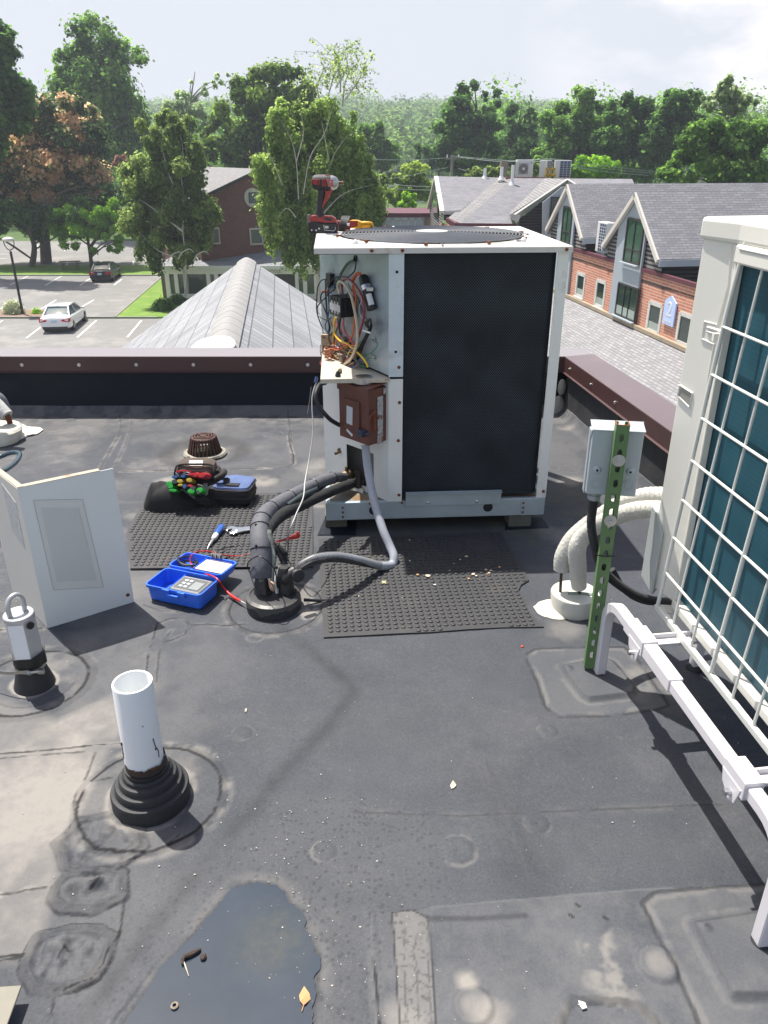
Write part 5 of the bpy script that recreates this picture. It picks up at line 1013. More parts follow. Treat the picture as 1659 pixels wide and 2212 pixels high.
# green strut post with the grey disconnect box
t = thing('strut_post', 'green slotted steel strut standing beside the white stand leg', 'post', tuple(G(1277, 1442)))
gstrut = pm('green_paint', (.11, .20, .075), .55, var=.14, vs=12, dirt=(.10, .07, .03), dk=.68, ds=30)
sb_ = Vector((.742, 2.285, .03)); sa = R(-9); sxv = Vector((math.cos(sa), math.sin(sa), 0)); syv = Vector((-math.sin(sa), math.cos(sa), 0)); SM = Matrix.Translation(sb_) @ Matrix.Rotation(sa, 4, 'Z'); Hs = .913
w2 = .0205
slots = []; z = .045
while z < Hs-.02: slots.append((z, z+.028)); z += .0508
mb = MB(SM)
# front web with slots, outline by strips
zprev = 0
for a, b__ in slots: mb.box((0, -.0205, (zprev+a)/2), (2*w2, .0025, a-zprev)); mb.box((-(w2+.007)/2, -.0205, (a+b__)/2), (w2-.007, .0025, b__-a)); mb.box(((w2+.007)/2, -.0205, (a+b__)/2), (w2-.007, .0025, b__-a)); zprev = b__
for a, b__ in slots:
    for zc, sg in ((a, 1), (b__, -1)):
        for sx2 in (-1, 1): mb.prism([(sx2*.0071, -.0217, zc), (sx2*.0071, -.0217, zc+sg*.007), (sx2*.0045, -.0217, zc+sg*.0025), (0, -.0217, zc)], (0, 0, 0), (0, .0024, 0))
mb.box((0, -.0205, (zprev+Hs)/2), (2*w2, .0025, Hs-zprev))
for s_ in (-1, 1): mb.box((s_*(w2-.00125), 0, Hs/2), (.0024, .0385, Hs)); mb.box((s_*(w2-.005), .0205, Hs/2), (.0095, .0025, Hs)); mb.box((s_*(w2-.0098), .0165, Hs/2), (.0022, .007, Hs))
mb.build('channel', gstrut, t)
mb = MB(SM); mb.box((-w2+.00125, 0, Hs+.001), (.004, .042, .002)); mb.box((w2-.00125, 0, Hs+.001), (.004, .042, .002)); mb.box((0, -.0205, Hs+.001), (.03, .004, .002)); mb.build('rusty_end', pm('rust_end', (.25, .08, .03), .9, var=.3), t)
for z in (Hs-.115, Hs-.325):
    mb = MB(SM); mb.lathe([(.020, 0), (.020, .002), (.009, .0025), (.009, .004), (.0045, .0045), (.0045, .014), (.001, .015)], (0, -.022, z), 24, Matrix.Rotation(R(90), 3, 'X')); mb.build('washer', pm('washer_zinc', (.50, .50, .48), .4, .8, var=.2), t)
mb = MB(SM); mb.tube([(-.045, -.02, .475), (-.030, -.026, .462), (0, -.025, .458), (.028, -.024, .463), (.030, .01, .46)], .0022, 6); mb.build('cable_tie', tie, t)
boxg = pm('box_grey', (.40, .45, .47), .45, var=.04, coat=.1)
bM = SM @ Matrix.Translation((-.004, .058, .650)); t = thing('switch_box', 'pale grey metal switch box bolted behind the green strut', 'electrical box', tuple(bM.translation))
mb = MB(bM); mb.box((0, 0, .118), (.158, .066, .222)); mb.build('enclosure', boxg, t, bevel=.004)
mb = MB(bM); mb.prism([(-.083, -.037, .228), (.083, -.037, .228), (.083, .038, .238), (-.083, .038, .238)], (0, 0, 0), (0, 0, .004)); mb.build('lid', boxg, t, bevel=.002)
mb = MB(bM); mb.box((-.081, .012, .110), (.006, .036, .22)); mb.prism([(-.0795, -.03, .225), (-.0795, -.002, .225), (-.0795, -.012, .200), (-.0795, -.018, .200)], (0, 0, 0), (-.003, 0, 0)); mb.build('side_cover', boxg, t, bevel=.001)
for s_ in (-.052, .052):
    mb = MB(bM); mb.lathe([(.015, 0), (.010, .006), (.005, .007)], (s_, -.0325, .095), 18, Matrix.Rotation(R(90), 3, 'X')); mb.build('mounting_boss', boxg, t)
    mb = MB(bM); mb.lathe([(.004, 0), (.004, .001)], (s_, -.0400, .095), 8, Matrix.Rotation(R(90), 3, 'X')); mb.build('boss_hole', darkin, t)
    mb = MB(bM)
    for r_ in (.019, .012): mb.tube([(s_+r_*math.cos(k*math.pi/12), -.0335, .048+r_*math.sin(k*math.pi/12)) for k in range(25)], .0010, 5, sp=False, caps=False)
    mb.build('knockout', boxg, t)
mb = MB(bM); mb.lathe([(.019, 0), (.019, -.018), (.023, -.018), (.023, -.034), (.016, -.036)], (-.045, 0, .012), 8, smooth=False); mb.build('conduit_fitting', pm('fitting_grey', (.34, .37, .38), .5, .3), t)
p0 = bM @ Vector((-.045, 0, -.02))
mb = MB(); mb.tube([p0, p0+Vector((0, 0, -.09)), A(1285, 1180, 2.33), A(1300, 1225, 2.33), A(1330, 1258, 2.34), A(1380, 1288, 2.36), A(1440, 1300, 2.40), A(1520, 1290, 2.45)], .0145, 14, 10); o = mb.build('black_conduit', blackr); tag(o, 'ribbed black conduit curving from the pale switch box to the ivory unit', 'conduit')
rb_ = MB(); PP_ = catmull([p0, p0+Vector((0, 0, -.09)), A(1285, 1180, 2.33), A(1300, 1225, 2.33), A(1330, 1258, 2.34), A(1380, 1288, 2.36), A(1440, 1300, 2.40), A(1520, 1290, 2.45)], 14)
for a, b__ in zip(PP_[2:-1], PP_[3:]): ring(rb_, a, (b__-a).normalized(), .0145, .0016, 12)
r__ = rb_.build('ribs', blackr); r__.parent = o
mb = MB(); mb.tube([A(1322, 1230, 2.5), A(1350, 1275, 2.5), A(1400, 1300, 2.52), A(1480, 1296, 2.56)], .0125, 12, 8); o = mb.build('black_conduit', blackr); tag(o, 'second smooth black conduit lying behind the ribbed one', 'conduit')

# white insulated pipes in their pitch pocket
g = G(1238, 1316); t = thing('pitch_pocket', 'round off-white pitch pocket with a spread skirt of pale sealant', 'pitch pocket', tuple(g))
pck = pm('pocket_white', (.56, .56, .50), .6, var=.08, vs=10, dirt=(.36, .37, .28), dk=.60, ds=12)
mb = MB(); mb.lathe([(.090, 0), (.098, .078), (.096, .082), (.092, .080)], g, 40); mb.build('pocket', pck, t)
mb = MB(); mb.lathe([(.093, .074), (.001, .072)], g, 32); mb.build('sealant_fill', pm('fill_tan', (.46, .41, .30), .7, var=.2, vs=14, dirt=(.33, .38, .34), dk=.52, ds=14), t)
sk = [(1152, 1312), (1165, 1330), (1190, 1338), (1215, 1341), (1240, 1334), (1262, 1334), (1270, 1326), (1290, 1318), (1290, 1300), (1275, 1275), (1220, 1280), (1190, 1297), (1170, 1300)]
SK = catmull([G(*p) for p in sk+sk[:1]], 6)[:-1]; mb = MB(); n = len(SK); cc = g
vs_ = [Vector((p.x, p.y, hz(p.x, p.y)+.002))+Vector((mnoise.noise(p*40), mnoise.noise(p*40+Vector((5, 0, 0))), 0))*.004 for p in SK]+[p.lerp(cc, .12)+Z*.014 for p in SK]+[p.lerp(cc, .55)+Z*.022 for p in SK]
mb.add(vs_, [(j*n+k, j*n+(k+1) % n, (j+1)*n+(k+1) % n, (j+1)*n+k) for j in range(2) for k in range(n)], True); mb.build('sealant_skirt', pm('skirt_white', (.62, .57, .48), .75, var=.08, vs=20, bump=.5, bs=30), t)
wins = pm('white_wrap', (.56, .55, .50), .7, var=.10, vs=9, bump=1.0, bs=110, dirt=(.33, .33, .28), dk=.64, ds=22)
D8 = lambda x, y, Y: A(*cD(x, y), Y)
for nm, pts, lab in (('insulated_line', [D8(332, 1015, 2.72), D8(345, 930, 2.72), D8(400, 830, 2.72), D8(490, 745, 2.70), D8(600, 670, 2.64), D8(720, 600, 2.56), D8(850, 560, 2.47), D8(960, 555, 2.40), D8(1060, 560, 2.36)], 'upper white insulated pipe arching from the pale pitch pocket behind the green strut'), ('insulated_line', [D8(442, 1120, 2.70), D8(435, 1010, 2.68), D8(432, 880, 2.67), D8(480, 800, 2.66), D8(590, 720, 2.60), D8(740, 660, 2.50), D8(850, 640, 2.42), D8(960, 640, 2.36), D8(1060, 650, 2.32)], 'lower white insulated pipe with creased wrap ending on the pale pitch pocket')):
    tt = thing(nm, lab, 'pipe', tuple(pts[0])); mb = MB(); mb.tube(pts, [.031, .034, .035, .033, .031, .031, .030, .030, .030], 18, 8); mb.build('wrap', wins, tt)
    PW = catmull(pts, 8); mb = MB()
    for i in range(3, len(PW)-2, 2): ring(mb, PW[i], (PW[i+1]-PW[i]).normalized(), float(np.interp(i/len(PW), [0, .15, 1], [.0315, .035, .030])), .0007, 18)
    mb.build('wrap_creases', wins, tt)
    mb = MB(); mb.tube([pts[0]+Vector((0, 0, .02)), Vector((pts[0].x+.005, pts[0].y-.005, .07))], .006, 8, sp=False); mb.build('copper_tube', pm('brown_tube', (.06, .035, .025), .6), tt)
mb = MB(); q = Vector((g.x+.02, g.y-.01, .078)); mb.tube([q+Vector((-.05, 0, 0)), q, q+Vector((.05, -.01, 0))], .010, 10); o = mb.build('pipe_collar', pm('green_grey', (.22, .27, .24), .7)); o.parent = t; o.matrix_parent_inverse = Matrix.Translation(-Vector(t.location))

# left edge: pitch pocket with white sealant, hose, blue cable
g = G(30, 950); t = thing('pitch_pocket', 'cream sealant covered pitch pocket with an insulated line at the left edge', 'pitch pocket', tuple(g))
mb = MB(); mb.lathe([(.150, 0), (.158, .07), (.150, .085), (.001, .088)], g+Vector((-.10, 0, 0)), 36, jit=.12); mb.build('pocket', pm('sealed_white', (.62, .60, .50), .6, var=.12, vs=12, dirt=(.33, .34, .34), dk=.62, ds=14, bump=.6, bs=14), t)
sk = [(93, 928), (80, 937), (60, 942), (42, 950), (10, 955), (-20, 955), (-20, 925), (40, 915), (60, 921), (85, 923)]
SK = catmull([G(*p, .003) for p in sk+sk[:1]], 5)[:-1]; mb = MB(); n = len(SK); cc = g; vs_ = SK+[p.lerp(cc, .15)+Z*.008 for p in SK]; mb.add(vs_, [(k, (k+1) % n, n+(k+1) % n, n+k) for k in range(n)]+[tuple(range(n, 2*n))], True); mb.build('sealant_skirt', pm('skirt_cream', (.68, .65, .57), .7, var=.06), t)
mb = MB(); mb.tube([A(-60, 830, 4.75), A(-15, 865, 4.72), A(16, 897, 4.68)], .038, 12); mb.build('pipe_wrap', pm('wrap_grey_white', (.5, .5, .47), .7, bump=.5, bs=20), t)
mb = MB(); mb.tube([A(16, 897, 4.68), A(22, 915, 4.68)], .018, 10, sp=False); mb.build('pipe_end', rust, t)
mb = MB(); mb.tube([A(-40, 850, 4.85), A(-5, 858, 4.85), A(10, 880, 4.85), A(14, 905, 4.85)], .035, 14, 8); o = mb.build('grey_hose', pm('hose_grey', (.16, .17, .18), .5)); tag(o, 'dull grey hose bending down at the left edge', 'hose')
cK = crop(0, 1550, 3.1904)
kk = lambda x, y, Y: A(*cK(x, y), Y)
mb = MB(); mb.tube([kk(-260, 870, 3.9), kk(-100, 830, 3.95), kk(20, 785, 4.0), kk(130, 745, 4.0), kk(225, 740, 3.98), kk(250, 775, 3.92), kk(200, 860, 3.8), kk(100, 940, 3.65), kk(0, 985, 3.55), kk(-160, 1010, 3.45)], .0125, 12, 10); o = mb.build('blue_hose', pm('blue_black_hose', (.025, .055, .080), .3, coat=.3)); tag(o, 'dark blue rubber hose looping in from the left edge', 'hose')
# bracket corner at the bottom left
mb = MB(); mb.M = Matrix.Translation(G(-10, 2190, .045)) @ Matrix.Rotation(R(4), 4, 'Z'); mb.box((-.02, 0, 0), (.11, .12, .004)); o = mb.build('metal_bracket', pm('bracket_steel', (.10, .095, .08), .5, .5, var=.2), bevel=.004); tag(o, 'corner of a dull steel bracket cut off at the bottom left', 'bracket')
b_ = MB(o_ if False else Matrix.Translation(G(-10, 2190, .045))); b_.lathe([(.010, .002), (.010, .008), (.004, .009)], (-.005, .0, 0), 6, smooth=False); x_ = b_.build('bolt', silver); x_.parent = o
mb = MB(); mb.M = Matrix.Translation(G(-10, 2190, 0)); mb.box((-.03, .0, .021), (.03, .03, .042)); x_ = mb.build('bracket_leg', blackr); x_.parent = o
# ================================================================ tools
# blue instrument case
cI = crop(500, 2040, 2.765)
hl = G(*cI(430, 540), .075); hr = G(*cI(1000, 655), .075); fl_ = G(*cI(105, 700), .075); fr_ = G(*cI(705, 845), .075)
cx = (hr-hl).normalized(); Wc_ = (hr-hl).length*1.02; cy = Vector((-cx.y, cx.x, 0)); 
Dc = abs((fl_-hl).dot(cy))*.5+abs((fr_-hr).dot(cy))*.5
org = Vector((hl.x, hl.y, .003)); CM = frameM(org, cx, cy)      # x along the hinge, -y toward the viewer
t = thing('tool_case', 'open bright blue plastic case holding a test meter, with its lid laid back', 'case', tuple(org+cx*Wc_/2-cy*Dc/2))
blue = pm('case_blue', (.03, .15, .78), .36, var=.12, vs=12, bump=.15, bs=50, dirt=(.13, .24, .60), dk=.60, ds=40, coat=.15)
def tray(mb, x0, x1, y0, y1, h, tw=.004, tp=.012, z0=0.0):
    """open tapered tray: outer shell, rim, inner shell, floor; rounded corners"""
    def rr(x0, x1, y0, y1, r_, z):
        o = []
        for cx_, cy_, a0 in ((x1-r_, y1-r_, 0), (x0+r_, y1-r_, 90), (x0+r_, y0+r_, 180), (x1-r_, y0+r_, 270)):
            for k in range(5): a = R(a0+k*22.5); o.append((cx_+r_*math.cos(a), cy_+r_*math.sin(a), z))
        return o
    L_ = [rr(x0+tp, x1-tp, y0+tp, y1-tp, .015, z0), rr(x0+tp-.004, x1-tp+.004, y0+tp-.004, y1-tp+.004, .018, z0+.006), rr(x0+.004, x1-.004, y0+.004, y1-.004, .02, z0+h-.014), rr(x0-.002, x1+.002, y0-.002, y1+.002, .022, z0+h-.012), rr(x0-.002, x1+.002, y0-.002, y1+.002, .022, z0+h), rr(x0+tw, x1-tw, y0+tw, y1-tw, .018, z0+h), rr(x0+tw+tp*.7, x1-tw-tp*.7, y0+tw+tp*.7, y1-tw-tp*.7, .015, z0+.008)]
    n = 20; vs = [p for l in L_ for p in l]
    mb.add(vs, [(i*n+k, i*n+(k+1) % n, (i+1)*n+(k+1) % n, (i+1)*n+k) for i in range(len(L_)-1) for k in range(n)]+[tuple(range(6*n, 7*n)), tuple(reversed(range(n)))])
mb = MB(CM); tray(mb, 0, Wc_, -Dc, -.002, .075); mb.build('base', blue, t)
Dl = Dc*.93
lidM = CM @ Matrix.Translation((0, .004, .040)) @ Matrix.Rotation(R(-3), 4, 'X')
mb = MB(lidM); tray(mb, .002, Wc_-.002, .004, Dl, .042); mb.build('lid', blue, t)
mb = MB(CM)
for a, b__ in ((.10, .35), (.65, .90)): mb.tube([(Wc_*a, .001, .068), (Wc_*b__, .001, .068)], .006, 8, sp=False)
mb.box((Wc_*.40, -Dc-.003, .062), (.036, .010, .024)); mb.box((Wc_*.68, -Dc-.003, .062), (.036, .010, .024)); mb.box((Wc_*.54, -Dc-.006, .050), (.05, .014, .012)); mb.build('hinge_and_catches', blue, t, bevel=.002)
mb = MB(CM); mb.box((Wc_*.40, -Dc*.5, .038), (.003, Dc-.03, .060)); mb.build('divider', blue, t)
mb = MB(lidM); mb.prism([(Wc_*.46, .025, 0), (Wc_*.95, .025, 0), (Wc_*.95, Dl-.025, 0), (Wc_*.46, Dl-.025, 0)], (0, 0, .0375), (0, 0, .0385)); 
m, nt, b = newmat('instruction_sheet'); L = nt.links.new; N = nt.nodes.new; tc = N('ShaderNodeTexCoord')
wv = N('ShaderNodeTexNoise'); wv.inputs['Scale'].default_value = 120; mpp = N('ShaderNodeMapping'); mpp.inputs['Rotation'].default_value = (0, 0, math.atan2(cx.y, cx.x)*-1); mpp.inputs['Scale'].default_value = (.5, 2.2, 1); L(tc.outputs['Object'], mpp.inputs[0]); L(mpp.outputs[0], wv.inputs['Vector'])
rr_ = N('ShaderNodeValToRGB'); rr_.color_ramp.elements[0].position = .55; rr_.color_ramp.elements[1].position = .62; rr_.color_ramp.elements[0].color = (.66, .64, .56, 1); rr_.color_ramp.elements[1].color = (.50, .49, .46, 1); L(wv.outputs['Fac'], rr_.inputs[0]); L(rr_.outputs[0], b.inputs['Base Color'])
mb.build('instruction_sheet', m, t)
mb = MB(lidM); 
for y in (.14, .86): mb.prism([(Wc_*.50, Dl*y, 0), (Wc_*.92, Dl*y, 0), (Wc_*.92, Dl*y+.003, 0), (Wc_*.50, Dl*y+.003, 0)], (0, 0, .0388), (0, 0, .0390))
mb.build('printed_line', pm('print_dark', (.2, .19, .18), .6), t)
mb = MB(lidM); mb.box((Wc_*.44, Dl*.5, .022), (.003, Dl-.03, .036)); mb.build('lid_divider', blue, t)
mb = MB(CM); mb.box((Wc_*.66, -Dc*.50, .038), (Wc_*.56, Dc*.74, .058)); mt_ = mb.build('test_meter', pm('meter_grey', (.10, .105, .11), .5), bevel=.006); tag(mt_, 'dark grey test meter with a keypad and display sitting in the blue case', 'meter')
def child(mbx, name, mat, par, bevel=0): o = mbx.build(name, mat, bevel=bevel); o.parent = par; return o
FR = [(Wc_*.43, -Dc*.82), (Wc_*.90, -Dc*.82), (Wc_*.90, -Dc*.20), (Wc_*.43, -Dc*.20)]
mb = MB(CM); mb.tube([(x, y, .0675) for x, y in FR+FR[:1]], .0013, 5, sp=False, caps=False); child(mb, 'panel_outline', whitep, mt_)
keyc = pm('key_grey', (.50, .52, .53), .5)
for i in range(3):
    for j in range(2): mb = MB(CM); mb.box((Wc_*(.53+.085*j), -Dc*(.36+.15*i), .068), (.017, .013, .003)); child(mb, 'key', keyc, mt_, .001)
mb = MB(CM); mb.box((Wc_*.77, -Dc*.54, .0678), (Wc_*.17, Dc*.38, .002)); child(mb, 'display', pm('lcd', (.28, .30, .29), .2), mt_)
# test leads
redw = pm('red_lead', (.55, .02, .02), .35, coat=.2)
I3 = lambda x, y, z: G(*cI(x, y), z)
mb = MB(); rl = [I3(1860, 165, .015), I3(1700, 240, .010), I3(1500, 330, .012), I3(1350, 388, .012), I3(1200, 415, .010), I3(1050, 400, .03), I3(900, 365, .055), I3(780, 362, .065), I3(700, 410, .075), I3(690, 480, .070), I3(740, 550, .065), I3(830, 600, .075), I3(930, 630, .085), I3(1000, 680, .080), I3(1050, 755, .045), I3(1090, 800, .025)]
mb.tube(rl, .0030, 8, 8); o = mb.build('red_test_lead', redw); tag(o, 'red test lead curling across the blue case to a red probe', 'test lead')
mb = MB(); mb.tube([I3(1085, 795, .026), I3(1150, 855, .018), I3(1240, 905, .022)], [.0042, .0070, .0048], 10); x_ = child(mb, 'probe_handle', redw, o); mb = MB(); mb.tube([I3(1240, 905, .022), I3(1300, 935, .024)], [.0032, .0012], 8, sp=False); child(mb, 'probe_tip', silver, o)
mb = MB(); mb.tube([I3(1600, 275, .012), I3(1750, 235, .012), Hh(330, 670, 3.02), Hh(440, 640, 3.02), Hh(530, 625, 3.02)], .004, 8); mb.tube([Hh(440, 640, 3.02), Hh(535, 622, 3.02), Hh(520, 580, 3.02)], [.007, .007, .006], 8, 4); child(mb, 'elbow_plug', redw, o)
mb = MB(); mb.tube([I3(1370, 290, .01), I3(1200, 300, .012), I3(1080, 320, .02), I3(1000, 350, .04), I3(985, 385, .05)], .0025, 6, 8); mb.tube([I3(1010, 395, .05), I3(1130, 420, .012), I3(1250, 470, .010), I3(1310, 520, .012), Hh(60, 880, 2.80)], .0025, 6, 8); o = mb.build('black_test_lead', blackp); tag(o, 'thin black test lead lying on the studded mat behind the case', 'test lead')
mb = MB()
for k in range(7):
    a = .35+.06*math.sin(k*2); ccx, ccy = Wc_*.24, Dl*.45
    mb.tube([lidM @ Vector((ccx+(.045+.003*(k % 3))*math.cos(q)+.003*math.sin(k), ccy+(.022+.004*(k % 4))*math.sin(q), .022+.004*k+.006*math.sin(q+k))) for q in np.linspace(0, 2*math.pi, 14)], .0022, 6, 4)
o = mb.build('coiled_lead', blackp); tag(o, 'coiled black cable lying in the open lid of the blue case', 'cable')
mb = MB(lidM); 
for k in range(5): mb.box((Wc_*.52+.010*k, Dl-.002+.004*(k % 2), .052), (.007, .020, .018))
mb.tube([(Wc_*.50, Dl, .046), (Wc_*.66, Dl, .046)], .004, 6, sp=False); o = mb.build('alligator_clip', pm('clip_dark', (.25, .25, .25), .4, .6), bevel=.001); tag(o, 'dark toothed clip gripping the far rim of the blue lid', 'clip')

# screwdriver and wrench on the left mat
cS = crop(500, 1780, 3.1302)
ssz = .0165+.016
a, b__, c_, d_ = G(*cS(1175, 905), .036), G(*cS(1065, 1010), .034), G(*cS(1050, 1080), .032), G(*cS(990, 1190), .022)
ax_ = (d_-a).normalized(); LL = (d_-a).length; q = ax_.to_track_quat('Z', 'Y').to_matrix()
t = thing('screwdriver', 'blue handled multi-bit screwdriver with a white collar lying on the left mat', 'screwdriver', tuple(a))
mb = MB(); vs_ = []; seg = 24; prof = [(.004, 0), (.011, .002), (.0155, .012), (.0165, .030), (.0158, LL*.33), (.0130, LL*.40), (.0120, LL*.42)]
for r_, z in prof:
    for k in range(seg): an = 2*math.pi*k/seg; rr2 = r_*(1-.10*(math.cos(6*an) > .3)*(.01 < z < LL*.38)); vs_.append(a+q @ Vector((rr2*math.cos(an), rr2*math.sin(an), z)))
mb.add(vs_, [(i*seg+k, i*seg+(k+1) % seg, (i+1)*seg+(k+1) % seg, (i+1)*seg+k) for i in range(len(prof)-1) for k in range(seg)]+[tuple(range(seg))], True); mb.build('handle', pm('driver_blue', (.03, .11, .42), .3, coat=.3), t)
mb = MB(); mb.lathe([(.012, LL*.40), (.0140, LL*.43), (.0135, LL*.55), (.0105, LL*.60), (.0085, LL*.61)], a, 20, q); mb.build('collar', whitep, t)
mb = MB(); mb.lathe([(.0075, LL*.60), (.0075, LL*.86), (.0045, LL*.89), (.0035, LL*.97), (.0008, LL)], a, 12, q); mb.build('shaft', silver, t)
t = thing('wrench', 'chrome adjustable wrench lying on the left mat beside the screwdriver', 'wrench', tuple(G(*cS(1400, 970), .02)))
chrome = pm('chrome', (.72, .72, .71), .16, 1.0, var=.03)
W_ = lambda x, y: G(*cS(x, y), .020)
mb = MB(); out = [(1222, 990), (1228, 955), (1262, 932), (1310, 930), (1350, 945), (1400, 948), (1480, 938), (1570, 925), (1650, 915), (1650, 960), (1560, 970), (1460, 985), (1390, 1000), (1350, 1015), (1300, 1008), (1278, 990), (1300, 972), (1290, 960), (1262, 968), (1240, 992)]
mb.prism([W_(*p) for p in out], (0, 0, 0), (0, 0, .010)); mb.build('body', chrome, t, bevel=.002)
mb = MB(); mb.prism([W_(*p)-Z*.002 for p in ((1252, 1000), (1290, 985), (1345, 1000), (1330, 1022), (1270, 1018))], (0, 0, 0), (0, 0, .010)); mb.build('jaw', chrome, t, bevel=.002)
mb = MB(); mb.lathe([(.007, -.006), (.007, .006)], W_(1352, 985)+Z*.006, 14, Matrix.Rotation(R(80), 3, 'Y')); mb.build('adjuster', chrome, t)

# blue zip pouch, black cloth bag, tool bag
def loft(mb, secs, n=24):
    """closed skin through horizontal rounded sections: (centre, half x, half y, rot, power)"""
    vs = []
    for c, hx, hy, rz, pw in secs:
        for k in range(n):
            a = 2*math.pi*k/n; cs, sn = math.cos(a), math.sin(a); x = hx*math.copysign(abs(cs)**pw, cs); y = hy*math.copysign(abs(sn)**pw, sn); q = Vector(c)
            p = Vector((q.x+x*math.cos(rz)-y*math.sin(rz), q.y+x*math.sin(rz)+y*math.cos(rz), q.z)); p += Vector((mnoise.noise(p*18), mnoise.noise(p*18+Vector((9, 0, 0))), mnoise.noise(p*18+Vector((0, 9, 0)))))*.006
            vs.append(p)
    m_ = len(secs); mb.add(vs, [(i*n+k, i*n+(k+1) % n, (i+1)*n+(k+1) % n, (i+1)*n+k) for i in range(m_-1) for k in range(n)]+[tuple(reversed(range(n))), tuple(range((m_-1)*n, m_*n))], True)
g = G(502, 1098); rz = R(-7); c_ = g+Vector((0, .085, .018))
t = thing('zip_pouch', 'blue topped black zip pouch standing right of the tool bag', 'pouch', tuple(g))
cloth = pm('black_cloth', (.018, .018, .020), .85, var=.3, vs=30, bump=.8, bs=140)
mb = MB(); loft(mb, [(c_, .100, .085, rz, .35), (c_+Z*.02, .106, .092, rz, .35), (c_+Z*.06, .104, .092, rz, .35), (c_+Z*.085+Vector((0, .01, 0)), .100, .086, rz, .4)]); mb.build('body', cloth, t)
mb = MB(); loft(mb, [(c_+Z*.082+Vector((0, .008, 0)), .103, .090, rz, .35), (c_+Z*.095+Vector((0, .010, 0)), .100, .087, rz, .38), (c_+Z*.103+Vector((0, .012, 0)), .08, .07, rz, .5), (c_+Z*.105+Vector((0, .012, 0)), .02, .02, rz, .8)]); mb.build('top_flap', pm('pouch_blue', (.085, .13, .28), .8, var=.2, vs=12, bump=.8, bs=160), t)
mb = MB(); n = 40; pts = []
for k in range(n+1):
    a = 2*math.pi*k/n; cs, sn = math.cos(a), math.sin(a); x = .106*math.copysign(abs(cs)**.35, cs); y = .094*math.copysign(abs(sn)**.35, sn); pts.append(c_+Vector((x*math.cos(rz)-y*math.sin(rz), x*math.sin(rz)+y*math.cos(rz), .040)))
mb.tube(pts, .0035, 6, sp=False, caps=False); mb.tube([p+Z*.042+Vector((0, .008, 0)) for p in pts], .0032, 6, sp=False, caps=False); mb.build('piping', pm('piping_brown', (.05, .035, .025), .8), t)
mb = MB(); mb.box(c_+Vector((.005, -.05, .104)), (.075, .035, .006), rz); mb.build('belt_patch', cloth, t, bevel=.002)
# tool bag
g = G(425, 1095); t = thing('tool_bag', 'brown and black tool bag packed with coloured tool handles', 'tool bag', tuple(g))
brownc = pm('brown_canvas', (.085, .065, .052), .85, var=.25, vs=16, bump=.8, bs=120)
c_ = g+Vector((0.005, .09, -.004))
mb = MB(); loft(mb, [(c_+Z*.004, .125, .10, 0, .4), (c_+Z*.05, .130, .105, 0, .4), (c_+Z*.11, .120, .10, 0, .4), (c_+Vector((0, .03, .13)), .115, .07, 0, .45), (c_+Vector((0, .04, .175)), .105, .055, 0, .5)]); mb.build('bag_body', pm('dark_canvas', (.028, .025, .023), .85, var=.3, vs=20, bump=.8, bs=120), t)
mb = MB(); loft(mb, [(c_+Vector((-.012, .02, .150)), .102, .065, 0, .4), (c_+Vector((-.012, .02, .178)), .105, .07, 0, .42), (c_+Vector((-.012, .03, .206)), .098, .06, 0, .45), (c_+Vector((-.012, .035, .222)), .075, .04, 0, .6), (c_+Vector((-.012, .035, .226)), .02, .01, 0, .8)]); mb.build('top_flap', brownc, t)
mb = MB(); mb.tube([c_+Vector((-.116, -.040, .148)), c_+Vector((-.112, -.045, .186)), c_+Vector((-.095, -.02, .215)), c_+Vector((0, -.03, .224)), c_+Vector((.080, -.02, .215)), c_+Vector((.095, -.045, .186)), c_+Vector((.095, -.045, .148))], .0055, 8, 5); mb.build('flap_binding', cloth, t)
mb = MB(); q = c_+Vector((-.005, -.010, .222)); mb.box(q, (.075, .035, .004), 0, Matrix.Rotation(R(38), 3, 'X')); mb.build('name_plate', pm('plate_metal', (.55, .56, .54), .45, .3, dirt=(.3, .33, .32), dk=.5, ds=60), t, bevel=.001)
mb = MB(); mb.box(c_+Vector((-.005, -.052, .185)), (.11, .004, .020)); mb.build('embossed_tab', pm('tab_brown', (.05, .035, .028), .8, bump=1, bs=100), t)
for k, (dx, dz) in enumerate(((.125, .15), (.14, .10), (.135, .05))):
    mb = MB(); mb.tube([c_+Vector((dx-.02, -.06, dz)), c_+Vector((dx+.012, -.05, dz+.02)), c_+Vector((dx+.012, .0, dz+.02)), c_+Vector((dx-.02, .03, dz))], .018-.002*k, 10); mb.build('side_loop', pm('dark_canvas', (.028, .025, .023)), t)
S3 = lambda x, y, Y: A(*cS(x, y), Y)
hand = [('red', 830, 285, 60, 20), ('red', 875, 290, 48, 30), ('red', 955, 295, 62, 34), ('red', 700, 245, 70, 12), ('blue', 618, 318, 44, 18), ('blue', 712, 308, 34, 20), ('yellow', 680, 368, 44, 26), ('yellow', 790, 355, 46, 28), ('yellow', 690, 415, 40, 16), ('red', 800, 425, 40, 18), ('blue', 745, 433, 26, 28), ('lime', 545, 400, 48, 32), ('lime', 575, 430, 40, 30), ('lime', 815, 490, 54, 34), ('lime', 925, 480, 46, 36), ('grey', 615, 375, 42, 30), ('grey', 840, 455, 40, 26), ('grey', 910, 500, 30, 34), ('lime', 590, 480, 60, 20), ('steel', 940, 300, 0, 0)]
HC = {'red': (.50, .02, .025), 'blue': (.03, .12, .32), 'yellow': (.55, .40, .06), 'lime': (.03, .42, .05), 'grey': (.06, .07, .065)}
